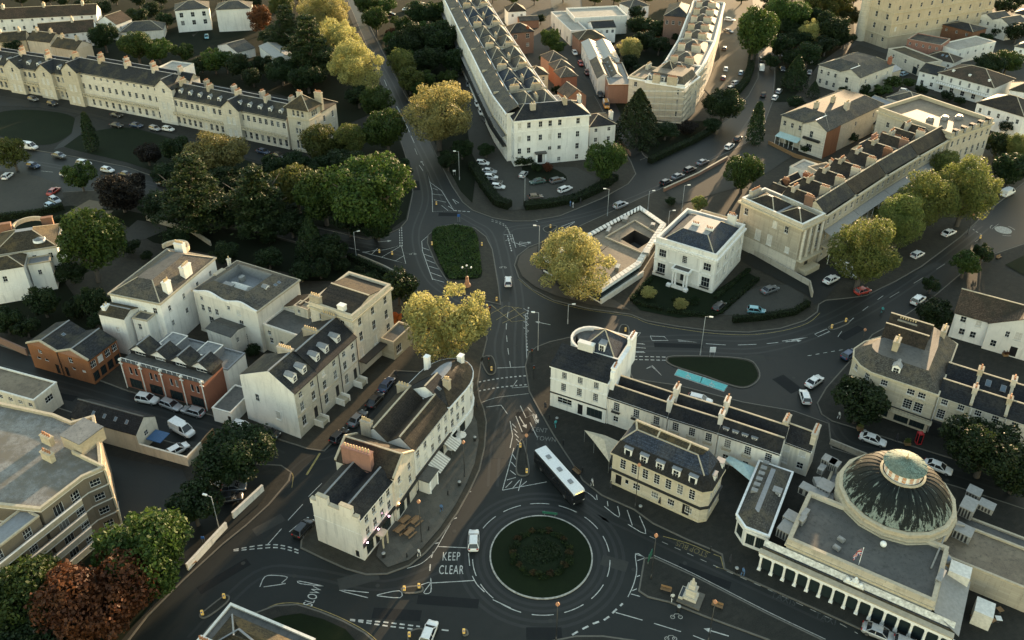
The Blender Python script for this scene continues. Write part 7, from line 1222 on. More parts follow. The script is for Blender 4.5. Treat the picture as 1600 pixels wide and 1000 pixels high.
T = [
 # near left
 (148,930,80,'copper','big copper-leaved tree in front of the flats',1.0), (226,866,76,'green','olive green tree between the copper tree and the flats',1.0), (35,935,72,'green','dark green tree left of the copper tree',.9), (60,1010,80,'dark','deep green tree at the bottom left photo corner',.7),
 (368,708,58,'dark','dark spreading tree at the bend of mews road',.8), (302,790,43,'dark','dark green tree by white garden wall beside yard',.9), (137,378,50,'green','large round green tree between the two white villas',1.25), (66,470,25,'dark','dark bush-headed tree left of the brick workshop',1.1), (146,470,24,'dark','slim dark tree below the large round tree',1.1), (8,500,24,'dark','dark tree at left photo edge beside workshop',1.0),
 (622,447,30,'dark','dark tree behind the tall stone house',1.0), (697,503,67,'gold','big golden tree on the corner beside the zebra crossing',1.05), (897,411,64,'gold','golden spreading tree growing over the office roof edge',.85),
 # park
 (300,292,62,'cedar','tall cedar with layered branches, left of two in park',1.05), (400,305,52,'cedar','darker cedar right of the tallest cedar in park',1.05), (582,300,68,'green','largest green park tree overhanging the road junction',1.0), (505,305,46,'green','green park tree left of the largest one',1.0), (462,292,40,'olive','olive-tinged park tree between cedar and green trees',1.0), (336,240,50,'pink','pale blossoming tree in front of the stone crescent',.8), (484,372,22,'cone','dark pointed conifer near the park lamp',1.2), (517,388,27,'dark','small round dark tree beside park lamp',.9),
 (230,240,20,'purple','small purple shrub-tree on the crescent lawn',.9), (138,205,10,'column','slim columnar conifer between the crescent lawns',1.1), (18,238,27,'olive','olive tree by left photo edge on crescent street',1.0), (124,272,24,'green','thin-crowned street tree beside parked white cars',1.1), (188,300,38,'purple','dark purple beech beside the crescent street',.8), (276,232,24,'dark','dark bush-like tree at the end of crescent lawn',.9), (210,285,18,'purple','small dark tree right of purple beech',.9), (430,262,26,'dark','dark tree below the crescent tower',.9),
 (500,222,32,'olive','olive tree at the foot of the stone tower',.9), (546,220,30,'olive','olive-gold tree right of the stone tower',1.0), (604,203,36,'green','dark green avenue tree with lit top',1.0), (588,158,27,'green','bright green avenue tree above the dark one',1.0), (548,262,30,'dark','dark park tree behind the largest green tree',1.0), (625,265,20,'dark','dark tree at park edge by the road',1.0),
 # top left
 (161,55,22,'dark','round dark tree behind crescent roofs, far left',1.1), (213,72,27,'green','clipped green tree in row of three behind crescent',.95), (246,76,21,'green','middle clipped tree in row of three behind crescent',1.0), (286,80,16,'green','right clipped tree in row of three behind crescent',1.0), (334,92,21,'green','left tree of the pair behind the white rear wing',1.0), (353,96,17,'green','middle tree behind the white rear wing',1.0), (375,102,20,'dark','right dark tree behind the white rear wing',1.0), (405,28,18,'copper','copper tree near the white flats at photo top',1.3),
 (556,104,43,'gold','large golden avenue tree, nearest of three',1.0), (527,62,38,'gold','golden avenue tree, middle of three',1.0), (507,16,42,'gold','golden avenue tree at photo top, farthest of three',.9), (482,66,44,'cedar','big dark cedar left of the golden avenue trees',1.15), (447,40,34,'cedar','second dark cedar in the garden at photo top',1.1), (440,110,24,'dark','dark garden tree below the cedars',.9), (480,120,26,'dark','dark garden tree left of the nearest golden tree',.9), (440,5,20,'olive','olive tree in garden at photo top',1.0), (560,150,22,'dark','dark shrub tree under nearest golden avenue tree',.8),
 (587,30,20,'green','green tree right of avenue at photo top',1.1), (573,5,20,'green','green tree at avenue end, photo top',1.0), (626,100,21,'lime','yellow-green small avenue tree',1.1), (640,124,22,'olive','olive avenue tree above the big golden one',1.0), (664,124,18,'green','green tree touching the big golden one',1.0), (684,175,57,'gold','big golden tree opposite the hotel crescent',.95), (611,52,9,'copper','little pink-leaved tree beside the avenue',1.1), (645,62,30,'dark','dark garden tree with pale blossom, upper of group',1.0), (690,60,30,'dark','dark garden tree against the crescent',1.0), (660,20,24,'dark','dark garden tree near parked cars at photo top',1.0), (690,20,22,'green','green garden tree beside crescent top end',1.0), (712,95,22,'dark','dark garden tree nearest the crescent front',.9), (620,75,20,'dark','dark tree beside the avenue pavement',.9), (670,92,26,'dark','dark garden tree in middle of crescent gardens',.9), (700,250,18,'dark','dark tree beside the road opposite the hotel',.9), (722,232,18,'dark','dark shrub tree left of hotel forecourt',.9), (760,235,14,'dark','dark tree at hotel forecourt entrance',.8),
 # hotel and crescents
 (946,250,34,'green','round green tree in front of the hotel annex',1.0), (997,182,32,'cone','broad dark conical tree before the scaffolding',.95), (1130,162,29,'dark','dark round tree at scaffolded crescent garden',.95), (1181,50,33,'green','tall green tree on the bend of curving road',1.35), (1183,192,12,'column','dark columnar conifer beside the curving road',1.0), (1245,112,18,'cone','dark cone-shaped tree beside cream villa',1.0), (1235,20,34,'green','woodland tree beside curving road at photo top',1.0), (1222,70,20,'dark','dark woodland tree beside curving road',1.0), (1268,50,22,'gold','yellow tree among dark woodland',1.0), (1300,42,28,'dark','dark woodland tree left of mansion block',1.0), (1262,85,22,'dark','dark woodland tree below the yellow one',.9), (1310,8,26,'olive','olive woodland tree at photo top',1.0), (1275,8,24,'olive','second olive woodland tree at photo top',1.0),
 (984,75,20,'gold','golden tree in the walled lane garden',1.0), (860,58,15,'green','green tree overhanging the lane',1.3), (872,72,13,'green','small bush tree under the lane tree',.9), (1000,38,20,'dark','dark hedge-like garden tree, upper row',.8), (1022,44,20,'dark','dark garden tree near brick block',.8), (1008,62,20,'dark','dark garden tree, lower row',.8), (1030,70,18,'dark','dark garden tree behind mansard house',.8), (985,96,14,'dark','dark small tree beside flat brick lane building',.8), (1040,205,22,'dark','dark shrub tree below scaffolding',.6), (1075,198,18,'purple','dark reddish shrub tree below scaffolding',.6), (1162,268,31,'green','lit green tree beside the brick-walled car park',1.05), (1092,318,13,'lime','small bright bush tree behind the villa',.8), (1112,195,16,'dark','dark shrub by the curving pavement',.6),
 # long terrace pollards
 (1352,392,52,'lime','pollard tree nearest the red car, largest of the row',.95), (1408,342,36,'lime','second pollard tree of the terrace row',1.05), (1446,312,42,'lime','third pollard tree of the terrace row',1.0), (1512,294,46,'lime','fourth pollard tree of the row, by white van',1.0), (1380,338,18,'lime','small pollard tree between first two',1.1), (1478,262,26,'lime','tall pollard tree at the far end of the row',1.1),
 (1509,412,25,'green','feathery green tree at road edge before white house',.9), (1536,396,17,'dark','small dark tree beside the feathery one',1.0), (1462,490,28,'dark','dark tree beside the white gabled house',.9), (1455,445,15,'dark','small dark tree hiding a parked car',.9), (1582,262,30,'dark','dark tree at right photo edge above mini roundabout',.9), (1595,230,22,'lime','lit tree at right photo edge',.9), (1560,225,22,'dark','dark tree behind the far pollards',.9),
 (1343,625,44,'dark','dark green street tree before the rounded stone building',.9), (1542,700,58,'dark','large dark tree before the right stone terrace',.9), (1590,740,40,'dark','dark tree at right photo edge near dome',.9), (1545,100,24,'dark','dark garden tree at right photo edge',.8), (1575,95,24,'green','green garden tree at right photo edge',.8), (1395,130,16,'green','green bush tree by cream villa annex',.7), (1380,140,14,'green','small garden bush tree by parked car',.7), (1590,50,20,'dark','dark tree near top right photo corner',.8), (1570,10,18,'dark','dark tree in top right corner gardens',.8),
 (1320,178,14,'dark','dark shrub tree beside cream villa with verandah',.6), (1245,160,14,'dark','dark bush at villa drive',.7), (1272,140,10,'cone','small dark conifer by pale flat-topped villa',.9),
]
ORD = ('first', 'second', 'third', 'fourth', 'fifth', 'sixth', 'seventh', 'eighth', 'ninth', 'tenth', 'eleventh', 'twelfth')
for where, kind, pts in (('dark garden tree behind the white terraces', 'dark', ((20,72,14),(215,25,18),(240,15,16),(258,30,14),(130,8,14),(160,12,14),(205,42,10),(315,100,15),(300,112,12),(395,120,18),(412,100,16),(420,60,18))),
    ('leafy garden tree in crescent gardens at photo top', 'green', ((600,8,18),(625,35,16),(640,92,18),(668,48,20),(705,48,14),(655,140,16),(700,120,16),(612,60,14))),
    ('dark park tree along the crescent street', 'dark', ((355,330,30),(420,345,30),(455,350,26),(545,345,30),(590,352,26),(350,285,34),(460,255,24),(245,320,28),(530,255,28),(260,275,26),(505,262,22))),
    ('woodland tree along the curving road', 'dark', ((1215,15,22),(1250,60,20),(1282,30,22),(1320,60,18),(1228,45,22),(1290,70,20),(1255,35,20),(1205,95,14),(1325,25,20),(1238,90,16))),
    ('garden tree between houses near the top right', 'dark', ((1330,95,13),(1350,140,12),(1440,140,11),(1455,160,12),(1505,70,11),(1540,60,12),(1560,130,14),(1575,195,16),(1330,215,11),(1375,205,10),(1420,195,10),(1320,140,10))),
    ('far tree along the left part of photo top', 'dark', ((30,-4,14),(75,-6,14),(215,-2,14),(250,-6,14),(300,-10,14),(345,-8,14),(395,2,14),(430,-8,16),(180,-6,12),(130,-10,12),(465,-10,16),(100,2,10))),
    ('far tree along the right part of photo top', 'green', ((770,-8,12),(800,-6,12),(835,-4,12),(880,-10,14),(930,-4,12),(960,-8,14),(1010,-8,14),(1060,-10,14),(1160,-8,14),(1200,-6,16),(1240,-14,16),(1335,-4,14))),
    ('far tree in the top right photo corner', 'dark', ((1480,12,10),(1500,2,12),(1520,8,10),(1550,4,12),(1590,2,14),(1560,50,10),(1510,56,9))),
    ('back-garden tree beside lane houses', 'dark', ((850,90,9),(845,30,9),(870,140,9),(995,20,14),(1060,60,12),(1050,95,14),(960,90,10),(1000,110,12))),
    ('dark tree in the gardens behind left villas', 'dark', ((110,425,24),(120,480,22),(40,510,22),(155,500,18),(205,385,16),(275,375,20),(350,395,22),(420,405,22),(470,425,20),(500,420,20),(575,440,18),(95,350,18)))):
    for i, (x, y, r_) in enumerate(sorted(pts)): tree(x, y, r_, kind, where+', '+ORD[i]+' from left', .8+.25*((x*7+y) % 5)/5)
for t in T: tree(*t)
S = [(618,497,11,'orange flowering shrub on the tall stone house porch','leaf_orange'), (856,262,9,'reddish flowering shrub by the hotel door','leaf_copper'), (838,262,9,'dark shrub left of reddish one at hotel door',None), (812,250,12,'tall dark shrub against the hotel front',None), (824,252,10,'dark shrub beside the hotel porch',None), (1014,458,13,'golden ball shrub in the villa garden, left of the path','leaf_gold'), (1064,476,12,'golden ball shrub in the villa garden, right of the path','leaf_gold'), (1085,468,8,'low green shrub in villa flower bed',None), (1048,315,9,'small bush by office back',None), (392,470,8,'bush under cream villa wall',None), (396,548,13,'grey-green bush beside cream villa extension',None), (345,478,10,'dark shrub between two villas',None), (440,525,10,'green shrub beside cream villa wing','leaf_green'), (1220,215,8,'shrub in verandah villa front garden',None), (1235,222,8,'second shrub in verandah villa front garden',None), (1258,232,9,'third shrub in verandah villa front garden',None), (420,372,14,'shrub on shaded park edge',None), (560,425,12,'garden shrub beside the bike lane',None), (585,432,12,'garden shrub near the tall stone house corner',None), (535,415,14,'dark garden shrub by the road wall',None), (470,415,14,'dark shrub behind cream villa',None), (230,400,10,'shrub behind white villa chimney',None), (1420,130,10,'round green shrub by parked white car','leaf_green'), (1480,150,10,'low shrub before long white house',None), (1500,158,9,'second low shrub before long white house',None)]
for (x, y, r, lb, lf) in S: tree(x, y, r, 'shrub', lb, 1.0, None, 'shrub', None, lf)
def hedge(px, w, h, label, mat='leaf_dark', dens=16, name='hedge'):
    P = [G(*p) for p in px]; rng = np.random.default_rng(int(px[0][0]*3+px[0][1])); V = []; o0 = P[0]; m = M()
    for a, b in zip(P[:-1], P[1:]):
        d = b-a; L = d.length; u = d/L; n = Vector((-u.y, u.x)); k = int(L*(w+2*h)*dens); s = rng.random(k)*L; q = rng.random(k)*(w+2*h)
        off = np.where(q < h, -w/2, np.where(q < h+w, q-h-w/2, w/2)); z = np.where(q < h, q, np.where(q < h+w, h, q-h-w)); nx = np.where(q < h, -1, np.where(q < h+w, 0, 1)); nz = (nx == 0)*1.0
        X = np.stack([a.x-o0.x+u.x*s+n.x*off, a.y-o0.y+u.y*s+n.y*off, z+KERB], 1)+rng.normal(0, .09, (k, 3)); V.append(leaf_cloud(X, np.stack([n.x*nx, n.y*nx, nz], 1), .17, rng))
        e = n*(w/2-.12); c0, c1 = a-o0-u*.1, b-o0+u*.1; m.prism(ccw([tuple(c0-e), tuple(c1-e), tuple(c1+e), tuple(c0+e)]), .05, KERB+h-.12)
    o = empty(name, (o0.x, o0.y, 0)); tag(o, label, name); link('foliage', mesh_quads('foliage', np.concatenate(V), mat), o); m.obj('stems', 'shade_soil', o); return o
hedge([(738,262),(756,292),(777,320),(796,326)], 2.6, 2.0, 'clipped hedge along the left side of hotel forecourt')
hedge([(820,326),(860,322),(900,314),(935,298),(960,280)], 2.8, 1.6, 'clipped hedge along the front of hotel forecourt')
hedge([(700,98),(735,96)], 2.5, 3.0, 'tall dark hedge across the crescent garden')
hedge([(640,38),(660,28),(690,24)], 2.5, 2.4, 'dark hedge beside cars at photo top')
for a, lb in (([(986,471),(1018,436)], 'low box hedge at left edge of villa garden'), ([(990,474),(1035,486)], 'low box hedge before villa, left of path'), ([(1042,488),(1105,496),(1128,490)], 'low box hedge before villa, right of path'), ([(1128,488),(1184,438)], 'low box hedge at right edge of villa garden'), ([(1050,470),(1090,478)], 'inner box hedge right of villa path'), ([(1118,468),(1170,424)], 'inner box hedge along villa side')): hedge(a, .9, .8, lb, dens=26)
hedge([(1145,504),(1190,500),(1240,492),(1262,478)], 1.2, 1.4, 'dark hedge round the villa parking court')
hedge([(1015,255),(1050,238),(1085,222),(1115,205)], 1.8, 1.6, 'dark hedge along curving pavement below scaffolding')
hedge([(1150,148),(1165,130),(1172,110),(1176,80)], 2.4, 2.0, 'dark hedge between gravel forecourt and curving road')
hedge([(0,345),(60,338),(100,328)], 1.4, 1.8, 'garden hedge behind left forecourt')
hedge([(545,405),(600,430),(632,446)], 1.2, 1.6, 'garden hedge beside road near tall stone house')
hedge([(1340,160),(1370,150)], 2.0, 1.8, 'garden hedge between the two cream villas', 'leaf_green')
# planting on the roundabout: a ring of small brown shrubs and a few flowers
rg = np.random.default_rng(5)
for i in range(30):
    a = 2*math.pi*i/30; r_ = 4.3+.25*math.sin(i*2.3); o = empty('bedding_shrub', (rc[0]+r_*math.cos(a), rc[1]+r_*.98*math.sin(a), .55)); tag(o, 'small brown shrub in planted ring of the roundabout', 'shrub', 'ring of shrubs on the roundabout')
    V = crown_round(.55+.2*rg.random(), .4, .09, 60, rg, 5, .4, .6); V[:, 2] += .25; link('foliage', mesh_quads('foliage', V, 'bed_brown' if i % 3 == 0 else 'leaf_cedar' if i % 3 == 1 else 'leaf_dark'), o)
V = crown_round(3.4, .5, .14, 14, rg, 22, .25, .35); V[:, 2] = np.abs(V[:, 2])*.7+.75; V[:, 0] += rc[0]; V[:, 1] += rc[1]; tag(link('bedding_plants', mesh_quads('bedding_plants', V, 'leaf_dark')), 'dark low planting inside the roundabout ring', 'plants', None, 'stuff')
V = []
for (pxy, rr_) in (((715,395), 1), ):
    poly = [tuple(G(*p)) for p in [(675,364),(682,357),(712,352.5),(737,357),(746,370),(750,400),(753,428),(745,436),(702,437),(691,420),(677,388)]]
    xs_ = [p[0] for p in poly]; ys_ = [p[1] for p in poly]; X = np.stack([rg.uniform(min(xs_), max(xs_), 9000), rg.uniform(min(ys_), max(ys_), 9000)], 1)
    ins = np.zeros(len(X), bool)
    for i in range(len(poly)):
        (x1, y1), (x2, y2) = poly[i], poly[i-1]; c = ((y1 > X[:, 1]) != (y2 > X[:, 1])) & (X[:, 0] < (x2-x1)*(X[:, 1]-y1)/(y2-y1+1e-9)+x1); ins ^= c
    X = X[ins]; P3 = np.stack([X[:, 0], X[:, 1], .35+.25*rg.random(len(X))], 1); V = leaf_cloud(P3, np.tile([[0, 0, 1.0]], (len(P3), 1)), .22, rg, .9)
    tag(link('tall_grass', mesh_quads('tall_grass', V, 'leaf_green')), 'uncut tall grass filling the teardrop island', 'grass', None, 'stuff')
# ================================================================ vehicles
def paint(name, c, metal=.0, rough=.3):
    m, ns, ls, p = newmat(name); p.inputs['Base Color'].default_value = (*c, 1); p.inputs['Metallic'].default_value = metal; p.inputs['Roughness'].default_value = rough; p.inputs['Coat Weight'].default_value = .6; p.inputs['Coat Roughness'].default_value = .08
    n = noise(ns, ls, pos_map(ns, ls, (1, 1, 1)), 3.0, 3); ls.new(mix(ns, ls, ramp(ns, ls, n, .4, .8), c, sc3(c, .82)), p.inputs['Base Color']); MATS[name] = m
for n_, c_, m_ in (('white', (.74,.73,.70), 0), ('silver', (.42,.43,.44), .4), ('grey', (.14,.15,.16), .3), ('black', (.012,.013,.015), 0), ('blue', (.025,.05,.11), .2), ('red', (.36,.035,.02), 0), ('darkred', (.14,.02,.02), 0), ('teal', (.16,.36,.40), .2), ('green', (.05,.10,.09), .2), ('bronze', (.16,.12,.09), .3), ('lightblue', (.30,.42,.50), .2), ('orange', (.55,.25,.03), 0)): paint('car_'+n_, c_, m_)
plain('tyre', (.015,.015,.016), .8, nz=0); plain('rim', (.3,.3,.31), .35, .8); plain('lamp_clear', (.75,.75,.72), .2, nz=0); plain('lamp_red', (.35,.015,.01), .25, nz=0); plain('car_glass', (.012,.014,.017), .05, nz=0)
CT = {}
def car_meshes(kind):
    if kind in CT: return CT[kind]
    L, W, H, hood, tail, base0, top0, top1, base1 = {'hatch': (4.1,.88,1.48,.92,.96,-1.92,-1.55,.25,1.0), 'saloon': (4.65,.9,1.44,.90,.96,-1.75,-1.1,.35,1.15), 'suv': (4.5,.93,1.68,1.03,1.06,-2.1,-1.8,.3,1.05), 'estate': (4.7,.9,1.5,.92,.98,-2.2,-1.85,.3,1.1), 'van': (5.2,.98,2.1,1.1,1.2,-2.55,-2.5,1.0,1.75)}[kind]
    h = L/2; xs = [-h, -h+.06, -h+.3, -h+.9, -.6, .4, h-1.15, h-.6, h-.2, h-.04, h]; zt = [.58, tail-.14, tail-.03, tail, tail, .5*(tail+hood)+.02, hood, hood-.06, hood-.16, hood-.30, .52]; hw = [W*.80, W*.9, W*.97, W, W, W, W*.99, W*.96, W*.9, W*.8, W*.72]
    m = M(); rings = []
    for x, z, w in zip(xs, zt, hw):
        zb = .22 if abs(x) < h-.25 else .34; rings.append([(x,-w*.90,zb), (x,-w,zb+.18), (x,-w,max(zb+.2,z-.16)), (x,-w*.93,z-.04), (x,-w*.72,z), (x,w*.72,z), (x,w*.93,z-.04), (x,w,max(zb+.2,z-.16)), (x,w,zb+.18), (x,w*.90,zb)])
    n = 10
    for r in rings: m.v += r
    for j in range(len(rings)-1):
        for i in range(n): m.f.append((j*n+i, (j+1)*n+i, (j+1)*n+(i+1)%n, j*n+(i+1)%n)); m.m.append(0)
    m.f.append(tuple(range(n))); m.m.append(0); k = (len(rings)-1)*n; m.f.append(tuple(k+i for i in reversed(range(n)))); m.m.append(0)
    zr = H; wt = W*.72; wb = W*.93; zb = tail-.05; A = [(base0,-wb,zb), (base1,-wb,zb), (base1,wb,zb), (base0,wb,zb)]; Bt = [(top0,-wt,zr), (top1,-wt,zr-.02), (top1,wt,zr-.02), (top0,wt,zr)]
    def lerp(a, b, t): return tuple(a[i]+(b[i]-a[i])*t for i in range(3))
    rf = [lerp(Bt[i], A[i], .04) for i in range(4)]; up = [(p[0], p[1]*.86, zr+.035) for p in Bt]; m.add(rf+up, [(0,1,5,4),(1,2,6,5),(2,3,7,6),(3,0,4,7),(4,5,6,7)], 0)
    for a_, b_ in zip(A, Bt): m.bar(a_, b_, .1, .12)
    for s in (-1, 1): m.bar((base0*.4+base1*.6-.5, s*wb, zb), (top0*.4+top1*.6-.25, s*wt, zr), .1, .05)
    body = m.mesh('body', ['car_white'], False)
    me_ = body; me_.polygons.foreach_set('use_smooth', [i < (len(rings)-1)*n for i in range(len(me_.polygons))])
    g = M(); g.add([lerp(a, b, 0) for a, b in zip(A, Bt)]+[lerp(a, b, .985) for a, b in zip(A, Bt)], [(0,1,5,4),(1,2,6,5),(2,3,7,6),(3,0,4,7)])
    if kind == 'van':
        m2 = M(); m2.add([(base0-.02,-wb*1.03,zb),(base1-1.35,-wb*1.03,zb),(base1-1.35,wb*1.03,zb),(base0-.02,wb*1.03,zb),(base0+.03,-wb*.94,zr+.03),(base1-1.5,-wb*.94,zr+.03),(base1-1.5,wb*.94,zr+.03),(base0+.03,wb*.94,zr+.03)], [(0,1,5,4),(1,2,6,5),(2,3,7,6),(3,0,4,7),(4,5,6,7)]); cargo = m2.mesh('cargo_body', ['car_white'])
    else: cargo = None
    wm = M(); 
    for (r_, y0, y1, mi) in ((.32, 0, .2, 0), (.2, .201, .215, 1)):
        o = len(wm.v); k = 14
        wm.v += [(r_*math.cos(2*math.pi*i/k), y0, r_*math.sin(2*math.pi*i/k)) for i in range(k)]+[(r_*math.cos(2*math.pi*i/k), y1, r_*math.sin(2*math.pi*i/k)) for i in range(k)]
        for i in range(k): wm.f.append((o+i, o+(i+1)%k, o+k+(i+1)%k, o+k+i)); wm.m.append(mi)
        wm.f.append(tuple(o+k+i for i in range(k))); wm.m.append(mi)
    hl = M(); hl.box(-.09, .03, -.16, .16, -.07, .07); 
    CT[kind] = dict(body=body, glass=g.mesh('window_glass', ['car_glass']), wheel=wm.mesh('wheel', ['tyre', 'rim']), head=hl.mesh('headlight', ['lamp_clear']), tail=hl.mesh('tail_light', ['lamp_red']), cargo=cargo, L=L, W=W, hood=hood, t=tail, hw=hw); return CT[kind]
def car(px, py, dpx, col, label, kind='hatch', z=None, roof=None, group=None):
    d = car_meshes(kind); p = G(px, py, .7); q = G(px+dpx[0]*.2, py+dpx[1]*.2, .7); a = math.atan2(q.y-p.y, q.x-p.x)
    o = empty('van' if kind == 'van' else 'car', (p.x, p.y, z if z is not None else .012), a); tag(o, label, 'van' if kind == 'van' else 'car', group)
    b = link('body', d['body'], o); b.material_slots[0].link = 'OBJECT'; b.material_slots[0].material = MATS['car_'+col]
    link('window_glass', d['glass'], o)
    if d['cargo']: c = link('cargo_body', d['cargo'], o); c.material_slots[0].link = 'OBJECT'; c.material_slots[0].material = MATS['car_'+(roof or col)]
    h = d['L']/2; W = d['W']
    for sx in (-1, 1):
        for sy in (-1, 1):
            w = link('wheel', d['wheel'], o, (sx*(h-.82), sy*(W-.2), .32)); w.scale = (1, sy, 1)
    for sy in (-1, 1): link('headlight', d['head'], o, (h-.12, sy*W*.62, d['hood']-.24)); link('tail_light', d['tail'], o, (-h+.08, sy*W*.72, d['t']-.16))
    return o
ZB = KERB+.1
